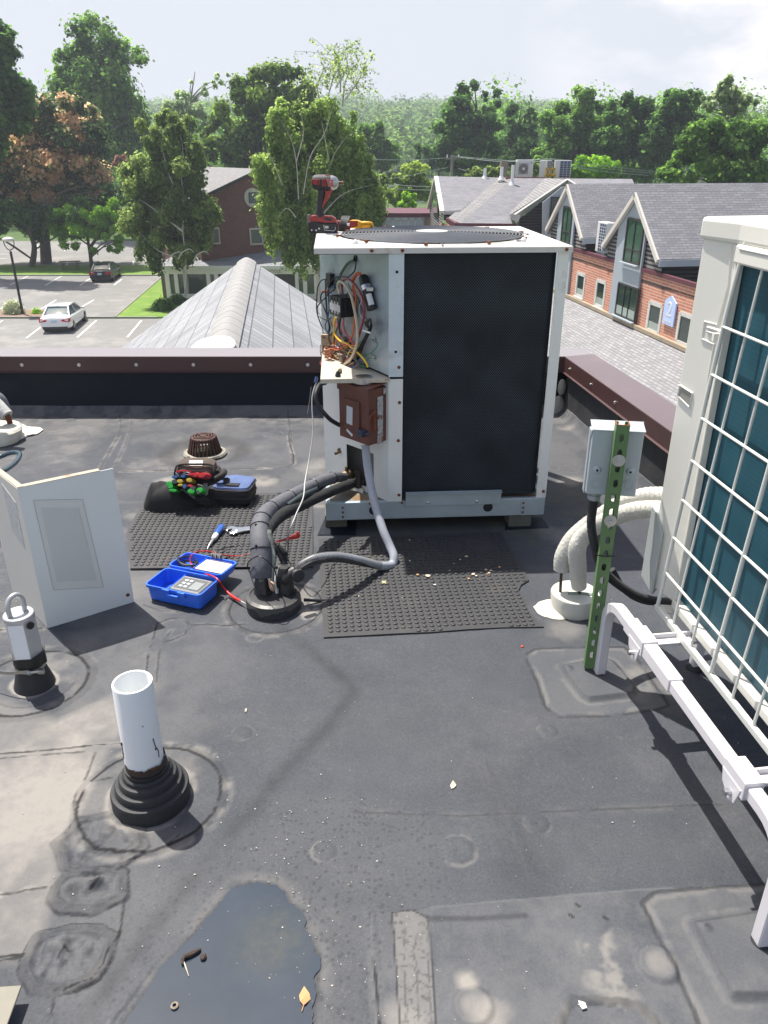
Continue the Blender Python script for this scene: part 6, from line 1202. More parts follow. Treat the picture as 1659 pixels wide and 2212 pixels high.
for c, x, y, rx, ry in hand:
    if not rx: continue
    Yh = c_.y-.105-.0002*(y-250)+.0; mb = MB(); s_ = 3.95/1661*.5486/3.1302
    ctr = S3(x, y, Yh); q_ = Matrix.Rotation(R(random.uniform(-10, 10)), 3, 'Y') @ Matrix.Rotation(R(-28), 3, 'X'); mb.lathe([(.0001, -.046), (.010*1, -.044), (.0145, -.036), (.0155, -.02), (.013, 0), (.0145, .02), (.011, .05), (.0001, .051)], ctr, 14, q_ @ Matrix.Rotation(R(-90), 3, 'X') @ Matrix.Diagonal(Vector((rx*s_*1.12/.0155, ry*s_*1.25/.0155, -1)))); o = mb.build('hand_tool', pm('handle_'+c, HC[c], .38, coat=.2)); rw = lambda y: 'upper' if y < 330 else 'middle' if y < 450 else 'lower'; sib = sorted(q[1] for q in hand if q[0] == c and rw(q[2]) == rw(y) and q[3]); tag(o, ('' if len(sib) < 2 else (['leftmost', 'second', 'third', 'fourth'][sib.index(x)] if x != sib[-1] else 'rightmost')+' ')+({'lime': 'bright green'}.get(c, c))+' tool handle in the '+rw(y)+' row of the tool bag', 'tool', 'hand tools packed in the tool bag')
for si_, (pts, r_) in enumerate((([(600, 250), (625, 270), (640, 300)], .003), ([(660, 240), (760, 255), (800, 290)], .0035), ([(690, 265), (770, 285), (810, 300)], .003), ([(950, 385), (955, 440), (975, 530)], .006), ([(975, 385), (980, 440), (950, 530)], .005), ([(1040, 420), (1000, 450), (985, 520)], .005), ([(870, 400), (920, 410), (940, 430)], .004))):
    mb = MB(); mb.tube([S3(x, y, c_.y-.135) for x, y in pts], r_, 8, 4); o = mb.build('steel_tool', silver); tag(o, ['short steel rod at the upper left of the tool bag', 'long steel rod above the red handles in the tool bag', 'thin steel rod crossing the red handles in the tool bag', 'steel plier jaw at the right of the tool bag', 'second crossed steel plier jaw at the right of the tool bag', 'curved steel shank at the far right of the tool bag', 'bent steel shank beside the grey handle in the tool bag'][si_], 'tool', 'steel tools packed in the tool bag')
mb = MB()
for (x, y), r_ in (((885, 590), .012), ((950, 580), .014), ((990, 610), .012), ((920, 620), .012)): mb.ell(S3(x, y, c_.y-.15), (r_*1.3, r_, r_*1.4))
mb.tube([S3(955, 600, c_.y-.17), S3(960, 650, c_.y-.17), S3(1000, 640, c_.y-.17), S3(1020, 590, c_.y-.16)], .0035, 6); mb.build('buckle', cloth, t)
# black cloth bag with pleats
g = G(368, 1106); c_ = g+Vector((0, .06, 0)); tb_ = thing('cloth_bag', 'slumped black cloth bag lying in front of the tool bag', 'bag', tuple(g))
mb = MB(); nu, nv = 30, 18; vs_ = []
for j in range(nv+1):
    for i in range(nu+1):
        u = i/nu; v = j/nv; x = -.140+.28*u; w_ = .085*(math.sin(math.pi*min(1, max(0, (u*.9+.08))))**.6); top_ = .150*float(np.interp(u, [0, .07, .16, .3, .5, .7, .85, 1], [.05, .45, .95, 1.0, .80, .74, .5, .2]))
        an = math.pi*v; y = -w_*math.cos(an)-.02*(1-u); z = top_*math.sin(an)**.8+.004+.012*math.sin(11*u+4*v)*math.sin(an)+.022*abs(math.sin(6*(u-.8*v)))*math.sin(an)
        vs_.append(c_+Vector((x, y, max(.003, z*.92))))
mb.add(vs_, [(j*(nu+1)+i, j*(nu+1)+i+1, (j+1)*(nu+1)+i+1, (j+1)*(nu+1)+i) for j in range(nv) for i in range(nu)], True); mb.build('cloth_body', pm('matte_black_cloth', (.020, .020, .021), .9, var=.2, vs=10, bump=.5, bs=150), tb_)
mb = MB(); mb.tube([S3(430, 450, c_.y-.03), S3(520, 505, c_.y-.04), S3(600, 470, c_.y-.03), S3(700, 470, c_.y-.04), S3(780, 520, c_.y-.05), S3(840, 570, c_.y-.06)], .007, 8); mb.build('zipper_strap', pm('strap_grey', (.11, .11, .11), .6, bump=.5, bs=200), tb_)

# impact driver on the condenser
cT = crop(1180, 660, 4.366)
Yt = 4.10; TT = lambda x, y, Y=Yt: A(*cT(x, y), Y)
t = thing('impact_driver', 'red and black cordless impact driver standing on its battery on the condenser corner', 'power tool', tuple(TT(420, 1140)))
redp = pm('tool_red', (.30, .02, .018), .36, var=.12, vs=30, coat=.2); gr = pm('grip_rubber', (.030, .031, .034), .6, var=.15, bump=.5, bs=200)
U = (TT(500, 600)-TT(400, 600)).length/100                     # metres per crop pixel
hc = TT(300, 255); hx = (TT(640, 262)-hc).normalized(); qh = hx.to_track_quat('Z', 'Y').to_matrix()
mb = MB(); mb.lathe([(60*U, -88*U), (95*U, -76*U), (118*U, -40*U), (126*U, 10*U), (128*U, 120*U), (126*U, 200*U), (118*U, 240*U)], hc, 28, qh); mb.build('motor_housing', gr, t)
mb = MB(); mb.lathe([(119*U, 236*U), (112*U, 280*U), (96*U, 320*U), (66*U, 348*U), (40*U, 362*U), (36*U, 370*U)], hc, 28, qh); mb.build('nose_cone', pm('nose_metal', (.42, .43, .43), .35, .7, var=.1), t)
mb = MB(); mb.lathe([(28*U, 362*U), (30*U, 380*U), (25*U, 384*U), (26*U, 430*U), (34*U, 436*U), (34*U, 445*U)], hc, 18, qh); mb.build('chuck', pm('chuck_dark', (.10, .06, .05), .4, .6), t)
mb = MB(); mb.lathe([(35*U, 436*U), (30*U, 446*U), (12*U, 447*U)], hc, 16, qh); mb.build('chuck_ring', pm('yellow_band', (.6, .42, .05), .4), t)
def plate(pts, d0, d1, name, mat, bev=.002):
    mb = MB(); mb.prism([TT(x, y)+Vector((0, d0, 0)) for x, y in pts], (0, 0, 0), (0, d1-d0, 0)); return mb.build(name, mat, t, bevel=bev)
rh = 128*U
for pts, nm in (([(220, 195), (355, 200), (350, 290), (212, 280)], 'rear_vent'), ([(392, 195), (445, 195), (465, 315), (392, 312)], 'side_vent')): plate(pts, -rh*1.04, -rh*.7, nm, redp)
plate([(462, 195), (575, 200), (590, 320), (500, 325)], -rh*1.02, -rh*.7, 'side_badge', pm('badge', (.40, .10, .09), .4, dirt=(.7, .7, .7), dk=.56, ds=60), .001)
for x, y in ((240, 215), (238, 240), (238, 265), (322, 225), (320, 245), (322, 268), (422, 210), (422, 240), (424, 268), (424, 297)): plate([(x-14, y-6), (x+14, y-6), (x+12, y+5), (x-12, y+5)], -rh*1.06, -rh*1.0, 'vent_slot', darkin, 0)
plate([(330, 122), (420, 122), (390, 150), (350, 150)], -rh*.35, rh*.35, 'top_stripe', redp); plate([(450, 122), (520, 128), (500, 165), (460, 150)], -rh*.5, rh*.5, 'top_stripe', redp)
hp_ = [((380, 370), 62, 62), ((372, 450), 58, 58), ((360, 540), 58, 58), ((350, 640), 60, 60), ((345, 740), 66, 64), ((345, 815), 74, 68), ((350, 850), 90, 80)]
mb = MB(); mb.tube([TT(*p) for p, a_, b_ in hp_], [a_*U for _, a_, b_ in hp_], 18, 5, sp=True); mb.build('grip', gr, t)
plate([(330, 350), (590, 352), (545, 430), (500, 520), (450, 600), (415, 650), (395, 715), (378, 715), (400, 600), (440, 480), (450, 420), (430, 390), (330, 385)], -45*U, 45*U, 'red_frame', redp, .003)
plate([(455, 375), (505, 375), (500, 400), (462, 405)], -50*U, -40*U, 'switch', darkin, .001)
mb = MB(); mb.prism([TT(x, y)+Vector((0, -72*U, 0)) for x, y in ((190, 830), (260, 815), (560, 830), (620, 870), (640, 945), (170, 935), (182, 880))], (0, 0, 0), (0, 150*U, 0)); mb.build('tool_foot', redp, t, bevel=.003)
mb = MB(); mb.prism([TT(x, y)+Vector((0, -76*U, 0)) for x, y in ((390, 850), (470, 850), (565, 870), (545, 915), (470, 905), (440, 885))], (0, 0, 0), (0, 20*U, 0)); mb.build('foot_inlay', gr, t, bevel=.002)
mb = MB(); mb.prism([TT(x, y)+Vector((0, -95*U, 0)) for x, y in ((165, 920), (330, 925), (400, 950), (655, 955), (655, 1125), (620, 1145), (185, 1120), (155, 1090), (155, 960))], (0, 0, 0), (0, 200*U, 0)); mb.build('battery', pm('battery_black', (.018, .018, .020), .4, var=.2, vs=30, dirt=(.35, .35, .35), dk=.74, ds=60), t, bevel=.004)
mb = MB(); mb.tube([TT(x, y)+Vector((0, -97*U, 0)) for x, y in ((420, 975), (435, 1065), (590, 1080), (620, 1050), (615, 1010))], 5*U, 6, sp=False); mb.build('battery_outline', whitep, t)
mb = MB(); mb.prism([TT(x, y)+Vector((0, -97.5*U, 0)) for x, y in ((440, 995), (500, 997), (500, 1035), (442, 1033))], (0, 0, 0), (0, 2*U, 0)); mb.build('battery_badge', whitep, t)
Mx = frameM(TT(470, 1015)+Vector((0, -98.5*U, 0)), (1, 0, 0), (0, 0, 1)); text_mesh('M18', 26*U, Mx, redp, 'battery_lettering', t, .0003)
plate([(130, 810), (180, 805), (180, 990), (125, 985)], -20*U, 20*U, 'belt_clip', pm('clip_steel', (.25, .22, .2), .5, .6), .001)
for x, y in ((215, 1065), (290, 1070), (340, 1040)): mb = MB(); mb.ell(TT(x, y)+Vector((0, -95*U, 0)), (14*U, 3*U, 14*U), 8, 5); mb.build('paint_spot', whitep, t)
# clamp meter with its coiled leads
t = thing('clamp_meter', 'red and yellow clamp meter with black leads wound round it, beside the impact driver', 'meter', tuple(TT(900, 1050)))
Yc = 4.22; TC = lambda x, y, d=0: A(*cT(x, y), Yc)+Vector((0, d, 0))
mb = MB(); mb.prism([TC(x, y, -.03) for x, y in ((640, 900), (700, 925), (870, 905), (1000, 905), (1000, 1000), (900, 1025), (660, 1090))], (0, 0, 0), (0, .06, 0)); mb.build('body', redp, t, bevel=.006)
yel = pm('meter_yellow', (.75, .38, .01), .4, var=.05, coat=.2)
mb = MB(); mb.prism([TC(x, y, -.034) for x, y in ((1000, 905), (1060, 930), (1060, 1045), (1020, 1050), (870, 1025), (1000, 1000))], (0, 0, 0), (0, .068, 0)); mb.prism([TC(x, y, -.028) for x, y in ((820, 900), (1000, 903), (1000, 912), (820, 915))], (0, 0, 0), (0, .05, 0)); mb.build('collar', yel, t, bevel=.004)
mb = MB(); mb.tube([TC(1040, 960, -.012), TC(1110, 950, -.030), TC(1215, 955, -.030), TC(1240, 985, .0), TC(1225, 1015, .03), TC(1110, 1030, .035), TC(1040, 1015, .02)], [.010, .011, .010, .009, .010, .011, .010], 12); mb.build('jaw', yel, t)
mb = MB()
for k in range(8):
    x = 690+k*17; mb.tube([TC(x-10, 1085, -.035), TC(x+8, 980, -.045), TC(x+40, 860+3*k, -.02), TC(x+60, 850, .02), TC(x+70, 980, .045), TC(x+30, 1100, .03)], .0042, 8, 5)
mb.tube([TC(650, 1070, -.05), TC(700, 1010, -.052), TC(715, 950, -.05), TC(760, 1080, -.05)], .0025, 6); mb.build('wound_leads', blackr, t)
mb = MB(); mb.prism([TC(x, y, -.052) for x, y in ((815, 945), (870, 940), (860, 985), (825, 985))], (0, 0, 0), (0, .01, 0)); mb.build('white_tag', whitep, t)

# ================================================================ litter on the roof
leafm = pm('dry_leaf', (.58, .30, .13), .7, var=.15, vs=20)
cen = G(657, 2157, .006); P = [(657, 2130), (668, 2145), (671, 2158), (660, 2168), (656, 2172), (648, 2162), (646, 2150), (650, 2142)]
mb = MB(); mb.add([tuple(cen+Z*.004)]+[tuple(G(*p, .004+.004*(i % 2))) for i, p in enumerate(P)], [(0, 1+i, 1+(i+1) % 8) for i in range(8)]); mb.tube([G(657, 2168, .006), G(652, 2184, .006)], .0009, 5, sp=False); o = mb.build('fallen_leaf', leafm); tag(o, 'orange dry leaf floating near the edge of the puddle', 'leaf')
mb = MB(); mb.tube([G(*cA(795, 770), .007), G(*cA(800, 740), .010), G(*cA(830, 728), .008), G(*cA(860, 712), .008), G(*cA(875, 705), .006)], [.0035, .005, .006, .005, .002], 8); mb.ell(G(*cA(885, 738), .007), (.008, .009, .005), 8, 6); o = mb.build('catkin', pm('catkin_brown', (.06, .04, .03), .8, var=.4, vs=200, bump=1, bs=300)); tag(o, 'dark crumbly catkin lying in the puddle', 'catkin')
mb = MB(); mb.tube([G(*cA(798, 752), .008), G(*cA(808, 780), .007), G(*cA(822, 822), .006)], [.0014, .0018, .0006], 6); o = mb.build('twig', pm('pale_twig', (.55, .48, .36), .7)); tag(o, 'short pale twig beside the catkin in the puddle', 'twig')
mb = MB(); c = G(*cA(760, 950), .006); ring(mb, c, Z, .0065, .0025, 14); o = mb.build('acorn_cap', pm('cap_tan', (.26, .22, .16), .7, var=.4, vs=200)); tag(o, 'tiny tan ring shaped acorn cap in the puddle', 'acorn cap')
mb = MB(); mb.tube([G(*cB(1237, 628), .006), G(*cB(1234, 643), .006)], .0035, 8, sp=False); o = mb.build('pale_stub', pm('stub_tan', (.62, .55, .42), .7)); tag(o, 'tiny cream stub lying on the open membrane', 'debris')
mb = MB(); P = [(465, 72), (478, 90), (470, 100), (460, 104), (454, 92)]; mb.prism([G(*cC(*p), .003) for p in P], (0, 0, 0), (0, 0, .003)); o = mb.build('bark_chip', pm('chip_tan', (.52, .45, .34), .8, var=.2, vs=100)); tag(o, 'flat tan chip lying in the middle of the open membrane', 'debris')
mb = MB(); P = [(1540, 3360-0)]; mb.prism([G(*cC(*p), .005) for p in ((940, 908), (965, 915), (972, 935), (955, 940), (945, 925))], (0, 0, 0), (0, 0, .004)); o = mb.build('paint_flake', whitep); tag(o, 'white flake near the bottom edge of the roof', 'debris')
mb = MB(); g_ = G(*cD(88, 1503)); mb.ell(g_+Z*.006, (.007, .006, .005), 8, 5); o = mb.build('red_wire_nut', pm('orange_red', (.45, .05, .02), .5)); tag(o, 'tiny red wire nut on the membrane left of the stand', 'wire nut')
mb = MB(); 
for k in range(6): a = k*math.pi/3; c = G(*cF(522, 1287), .018); mb.prism([c, c+Vector((math.cos(a-.25), math.sin(a-.25), 0))*.008, c+Vector((math.cos(a), math.sin(a), 0))*.017, c+Vector((math.cos(a+.25), math.sin(a+.25), 0))*.008], (0, 0, 0), (0, 0, .001))
o = mb.build('small_flower', pm('petal', (.70, .68, .40), .7)); tag(o, 'small pale yellow star flower fallen on the torn mat', 'flower')
ltm = [pm('lit_orange', (.60, .32, .12), .7), pm('lit_tan', (.6, .5, .36), .7), pm('lit_white', (.75, .75, .72), .6)]
spots = [(cF, 770, 1252, 1, 16), (cF, 712, 1245, 0, 7), (cF, 990, 1142, 1, 9), (cF, 955, 1160, 2, 5), (cF, 1178, 1202, 0, 8), (cF, 1100, 1218, 1, 8), (cF, 1130, 1222, 1, 7), (cF, 1030, 1242, 1, 10), (cF, 1110, 1242, 0, 7), (cF, 1120, 1235, 1, 6), (cF, 1045, 1252, 1, 6), (cF, 1005, 1268, 0, 7), (cF, 810, 1303, 2, 7), (cF, 667, 1050, 2, 5), (cF, 668, 1168, 2, 4), (cF, 626, 1378, 2, 3), (cF, 918, 1182, 1, 4), (cF, 895, 1222, 1, 4), (cF, 380, 1368, 1, 4), (cF, 1065, 1275, 1, 3)]
for c_, x, y, k, s_ in spots:
    g_ = G(*c_(x, y), .017); r_ = s_*.00072*1.3; mb = MB(); n = 6; P = [g_+Vector((r_*random.uniform(.6, 1.2)*math.cos(a*2*math.pi/n), r_*random.uniform(.5, 1)*math.sin(a*2*math.pi/n), random.uniform(0, .002))) for a in range(n)]; mb.prism(P, (0, 0, 0), (0, 0, .0012)); o = mb.build('leaf_crumb', ltm[k]); tag(o, 'crumb of dry leaf scattered on the torn studded mat', 'leaf', 'leaf crumbs on the torn mat')
# grit: nobody could count it
mb = MB()
for k in range(620):
    if k < 260: px, py = random.gauss(650, 130), random.uniform(1720, 2200)
    elif k < 420: px, py = random.gauss(30, 40), random.gauss(1320, 25)
    else: px, py = random.uniform(0, 1659), random.uniform(920, 2212)
    g_ = G(px, py); 
    if g_.x > parx(g_.y)-.1 or g_.y > 5.3 or (px < 700 and py > 1900 and k % 3 and float(sdpoly(np.array([g_.x]), np.array([g_.y]), PP)[0]) < 0): continue
    r_ = random.choice([.0005, .0007, .0009, .0012, .0018]) if random.random() < .92 else .0026
    mb.ell(Vector((g_.x, g_.y, max(hz(g_.x, g_.y), .0026 if True else 0)+r_*.2)), (r_*random.uniform(.7, 1.5), r_, r_*.5), 5, 3)
o = mb.build('grit', pm('grit_pale', (.40, .38, .34), .8, var=.3, vs=300)); tag(o, 'pale grit and flecks scattered over the membrane', 'grit', kind='stuff')
# ================================================================ ground, car park
GZ = -8.1
def Gg(px, py, dz=0.0): return G(px, py, GZ+dz)
c9 = lambda x, y: (.43*x, 493.7+.43*y)
def gnd(name, mat, polys, dz, label=None, th=0.0):
    mb = MB()
    for P in polys:
        pts = [Vector((p.x, p.y, GZ+dz)) for p in [Gg(*q) for q in P]]
        if th: mb.prism([p-Z*th for p in pts], (0, 0, 0), (0, 0, th))
        else: mb.quad(pts)
    o = mb.build(name, mat); tag(o, label or name, name.replace('_', ' '), kind='structure'); return o
grass = pm('grass', (.135, .245, .030), .9, var=.25, vs=1.2, bump=1, bs=18, dirt=(.24, .28, .06), dk=.52, ds=.6)
asph = pm('asphalt', (.20, .197, .19), .88, var=.10, vs=.8, bump=.5, bs=40, dirt=(.27, .262, .247), dk=.50, ds=.35)
asph2 = pm('asphalt_old', (.20, .197, .19), .9, var=.10, vs=.5, bump=.5, bs=40, dirt=(.25, .245, .23), dk=.5, ds=.2)
mb = MB(); mb.quad([(-690, -120, GZ), (790, -120, GZ), (790, 765, GZ), (-690, 765, GZ)]); o = mb.build('ground', pm('ground_grass', (.06, .11, .022), .95, var=.3, vs=.3)); tag(o, 'grassy ground round the buildings', 'ground', kind='structure')
gnd('car_park', asph2, [[(-260, 521), (470, 521), (470, 574), (-260, 574)]], .012, 'rear strip of the car park')
gnd('car_park', asph, [[(-260, 596), (352, 596), (248, 687), (186, 687), (186, 671), (-260, 671)]], .012, 'middle strip of the car park')
mb = MB(); pts = [Gg(-300, 689), Gg(700, 689), Vector((14, 8, GZ)), Vector((-40, 8, GZ))]; mb.quad([Vector((p.x, p.y, GZ+.012)) for p in pts]); o = mb.build('car_park', asph); tag(o, 'near strip of the car park', 'car park', kind='structure')
gnd('grass_verge', grass, [[(-260, 574), (356, 574), (356, 595), (-260, 595)]], .06, 'bright grass verge between the parking rows', .06)
gnd('grass_verge', grass, [[(250, 686), (353, 597), (470, 597), (470, 687)]], .06, 'bright grass wedge beside the entrance', .06)
gnd('mulch_bed', pm('mulch', (.23, .16, .12), .95, var=.3, vs=3, bump=1, bs=15), [[(-260, 671), (97, 671), (100, 686), (-260, 686)]], .07, 'brown mulch bed', .07)
kerb = pm('kerb_concrete', (.24, .23, .215), .85, var=.12, vs=1)
def kerbrun(pts, h=.13, w_=.16):
    mb = MB()
    for a, b__ in zip(pts[:-1], pts[1:]):
        a, b__ = Gg(*a), Gg(*b__); mb.bar(a+Z*(h/2-.03), b__+Z*(h/2-.03), w_, h)
    o = mb.build('kerb', kerb); tag(o, 'concrete kerb', 'kerb', kind='structure')
kerbrun([(-260, 596), (352, 596)]); kerbrun([(353, 597), (249, 686)]); kerbrun([(-260, 687.5), (340, 687.5)]); kerbrun([(-260, 574), (352, 574)], .08); kerbrun([(-260, 671), (97, 671)], .08)
linem = pm('line_paint', (.62, .62, .58), .8, var=.05, vs=2, dirt=(.35, .35, .33), dk=.62, ds=3)
mb = MB()
for (a, b__) in (((190, 80), (185, 112)), ((328, 85), (325, 113)), ((462, 88), (458, 115)), ((-60, 125), (45, 130)), ((-60, 148), (35, 152)), ((170, 162), (162, 188)), ((340, 163), (335, 188)), ((508, 163), (503, 188)), ((670, 163), (670, 188)), ((142, 238), (50, 284)), ((307, 240), (227, 286)), ((455, 250), (402, 285)), ((612, 255), (573, 284)), ((85, 358), (0, 405)), ((282, 358), (190, 415)), ((472, 358), (400, 400)), ((213, 489), (133, 550)), ((484, 462), (388, 547)), ((710, 462), (640, 546)), ((13, 462), (-80, 520))):
    a, b__ = Gg(*c9(*a), .016), Gg(*c9(*b__), .016); mb.bar(a+Z*.004, b__+Z*.004, .13, .004)
o = mb.build('parking_lines', linem); tag(o, 'white parking bay lines', 'road marking', kind='structure')

# ---------------------------------------------------------------- cars
tyre = pm('tyre', (.015, .015, .016), .8); rimm = pm('rim', (.45, .46, .47), .3, .8)
def car(label, origin, heading, paint, glass, L_=4.75, W_=1.83, Hc=1.45, group='cars parked in the bays'):
    ang = math.atan2(heading.y, heading.x)
    t = thing('parked_car', label, 'car', tuple(origin), ang, group)
    M = Matrix.Translation(origin) @ Matrix.Rotation(ang, 4, 'Z')       # x forward, rear bumper at x=0
    mb = MB(M)
    # stations: x, half width, bottom z, shoulder z, centre (bonnet/boot) z
    st = [(0, .66, .42, .62, .66), (.03, .80, .32, .80, .86), (.10, .87, .26, .90, .98), (.35, .90, .22, .96, 1.05), (.75, .905, .20, .95, 1.06), (1.4, .915, .20, .93, 1.0), (2.4, .915, .20, .90, .96), (3.2, .91, .20, .88, .97), (3.8, .895, .20, .84, .90), (4.35, .86, .22, .74, .80), (4.62, .78, .28, .62, .68), (4.75, .60, .36, .52, .56)]
    sx_ = L_/4.75; n = 12; vs = []
    for x, hw, zb_, zs1, zc in st:
        ring_ = [(-hw*.90, zb_), (-hw, zb_+.10), (-hw*1.0, (zb_+zs1)/2), (-hw*.98, zs1-.06), (-hw*.90, zs1), (-hw*.45, zc), (hw*.45, zc), (hw*.90, zs1), (hw*.98, zs1-.06), (hw, (zb_+zs1)/2), (hw, zb_+.10), (hw*.90, zb_)]
        vs += [(x*sx_, y*W_/1.83, z) for y, z in ring_]
    k_ = len(st)
    mb.add(vs, [(i*n+k, i*n+(k+1) % n, (i+1)*n+(k+1) % n, (i+1)*n+k) for i in range(k_-1) for k in range(n)]+[tuple(range(n)), tuple(reversed(range((k_-1)*n, k_*n)))], True)
    o = mb.build('body', paint, t); md = o.modifiers.new('s', 'SUBSURF'); md.levels = md.render_levels = 1
    # greenhouse: glass shell and painted roof
    g1 = [(.62, .74, .93), (1.28, .60, Hc-.05), (1.75, .58, Hc), (2.4, .58, Hc-.01), (2.75, .58, Hc-.05), (3.55, .76, .90)]
    vs = []
    for x, hw, z in g1: 
        zb2 = .90; vs += [(x*sx_, -.80, zb2), (x*sx_, -hw, z-.03), (x*sx_, -hw*.86, z), (x*sx_, hw*.86, z), (x*sx_, hw, z-.03), (x*sx_, .80, zb2)]
    mb = MB(M); mb.add(vs, [(i*6+k, i*6+k+1, (i+1)*6+k+1, (i+1)*6+k) for i in range(5) for k in range(5)], True); mb.build('windows', glass, t)
    mb = MB(M); e = .012
    rf = [(1.22, .62, Hc-.055), (1.5, .60, Hc-.015), (1.75, .60, Hc), (2.4, .60, Hc-.01), (2.8, .60, Hc-.055)]; vs = []
    for x, hw, z in rf: vs += [(x*sx_, -hw, z-.035), (x*sx_, -hw*.88, z+e), (x*sx_, 0, z+e+.015), (x*sx_, hw*.88, z+e), (x*sx_, hw, z-.035)]
    mb.add(vs, [(i*5+k, i*5+k+1, (i+1)*5+k+1, (i+1)*5+k) for i in range(4) for k in range(4)], True); mb.build('roof', paint, t)
    mb = MB(M)
    for s_ in (-1, 1):
        mb.bar((.60*sx_, s_*.78, .93), (1.25*sx_, s_*.615, Hc-.05), .07, .05); mb.bar((3.58*sx_, s_*.78, .90), (2.78*sx_, s_*.61, Hc-.05), .05, .05); mb.bar((2.15*sx_, s_*.80, .90), (2.1*sx_, s_*.60, Hc-.03), .06, .03); mb.bar((.75*sx_, s_*.815, .90), (3.4*sx_, s_*.815, .87), .02, .04); mb.bar((1.25*sx_, s_*.615, Hc-.04), (2.8*sx_, s_*.615, Hc-.045), .03, .04)
    mb.build('pillars', paint, t)
    for x in (.92, 3.82):
        for s_ in (-1, 1):
            Mw_ = Matrix.Rotation(R(90)*-s_, 3, 'X'); mb = MB(M); mb.lathe([(.22, -.11), (.31, -.10), (.335, -.06), (.335, .06), (.31, .10), (.22, .11)], (x*sx_, s_*.80, .335), 28, Mw_); w_ = mb.build('wheel', tyre, t)
            mb = MB(M); mb.lathe([(.225, .095), (.215, .112), (.20, .098), (.06, .10), (.05, .118), (.001, .12)], (x*sx_, s_*.80, .335), 20, Mw_)
            for k in range(5): a = k*2*math.pi/5; q = Mw_ @ Vector((.13*math.cos(a), .13*math.sin(a), .112)); mb.box(Vector((x*sx_, s_*.80, .335))+q, (.17, .035, .02), 0, Mw_ @ Matrix.Rotation(a, 3, 'Z'))
            rm = mb.build('rim', rimm, t); rm.parent = w_
    mb = MB(M); mb.box((.09*sx_, 0, .33), (.16, 1.45, .16)); mb.build('rear_valance', pm('car_trim', (.015, .015, .016), .5), t)
    tail = pm('tail_light', (.50, .01, .015), .2, coat=.5)
    for s_ in (-1, 1):
        mb = MB(M); mb.prism([(-.004, s_*.44, .72), (-.004, s_*.44, .82), (.015, s_*.84, .90), (.20, s_*.925, .88), (.20, s_*.93, .74), (.03, s_*.87, .66)], (0, 0, 0), (.05, -s_*.02, 0)); mb.build('tail_light', tail, t)
        mb = MB(M); mb.box((3.2*sx_, s_*.98, .98), (.10, .16, .12)); mb.build('mirror', paint, t, bevel=.02)
    mb = MB(M); mb.box((.005, 0, .72), (.02, .34, .15)); mb.build('number_plate', pm('plate_blue_white', (.45, .55, .68), .5), t)
    mb = MB(M); mb.box((.03, 0, .945), (.02, .50, .02)); mb.build('boot_trim', rimm, t)
    return t
d1 = (Gg(*c9(484, 462))-Gg(*c9(388, 547))).normalized(); pl_ = Gg(*c9(222, 516)); pr_ = Gg(*c9(378, 512)); 
wh = pm('car_white', (.74, .75, .76), .22, var=.01, coat=.6); bk = pm('car_black', (.003, .005, .007), .3, var=.02, coat=.2, spec=.35)
cglass = glassmat('car_glass', (.03, .045, .05), .04); cglass2 = glassmat('car_glass_pale', (.12, .17, .18), .05)
car('white saloon car parked in the near bay with its red tail lights toward us', (pl_+pr_)/2-d1*.85, d1, wh, cglass2)
d2 = (Gg(*c9(612, 255))-Gg(*c9(573, 284))).normalized(); pl_ = Gg(*c9(463, 266)); pr_ = Gg(*c9(572, 266))
car('black saloon car parked beside the grass verge and the small tree', (pl_+pr_)/2-d2*.85, d2, bk, cglass)

# ---------------------------------------------------------------- lamp post, picnic table
g = Gg(49.5, 680); tp_ = A(27.5, 540, g.y); t = thing('street_lamp', 'tall black lamp post with a ring shaped lantern in the mulch bed', 'street lamp', tuple(g)); lampb = pm('lamp_black', (.014, .014, .015), .45)
hL = tp_.z-GZ; mb = MB(); mb.lathe([(.16, 0), (.15, .10), (.085, .14), (.075, hL*.98)], g, 12); mb.build('pole', lampb, t)
ht_ = g+Z*hL
mb = MB(); mb.tube([ht_+Vector((-.0, 0, -.05)), ht_+Vector((-.22, 0, .12)), ht_+Vector((-.33, 0, .42)), ht_+Vector((-.30, 0, .62))], .03, 8); mb.tube([ht_, ht_+Vector((.22, 0, .12)), ht_+Vector((.33, 0, .42)), ht_+Vector((.30, 0, .62))], .03, 8); mb.build('lantern_arms', lampb, t)
mb = MB(); mb.lathe([(.36, .60), (.38, .64), (.34, .72), (.15, .80), (.001, .82)], ht_, 18); mb.build('lantern_cap', pm('lamp_pale', (.5, .5, .48), .5), t)
mb = MB(); mb.lathe([(.20, .52), (.33, .60), (.001, .60)], ht_, 18); mb.build('lens', pm('lamp_lens', (.6, .6, .58), .3), t)
g = Gg(153, 584); t = thing('picnic_table', 'weathered wooden picnic table standing on the grass verge', 'picnic table', tuple(g)); pw = pm('picnic_wood', (.15, .12, .09), .85, var=.3, vs=4)
PM_ = Matrix.Translation(g+Z*.06) @ Matrix.Rotation(R(14), 4, 'Z')
mb = MB(PM_)
for k in range(5): mb.box((0, -.30+.15*k, .74), (1.85, .13, .04))
mb.build('table_top', pw, t)
for s_ in (-1, 1):
    mb = MB(PM_); mb.box((0, s_*.72, .45), (1.85, .26, .04)); mb.build('bench', pw, t)
    mb = MB(PM_); mb.bar((s_*.62, -.25, .72), (s_*.62, -.62, 0), .09, .04, (1, 0, 0)); mb.bar((s_*.62, .25, .72), (s_*.62, .62, 0), .09, .04, (1, 0, 0)); mb.bar((s_*.62, -.80, .42), (s_*.62, .80, .42), .04, .09); mb.build('leg_frame', pw, t)

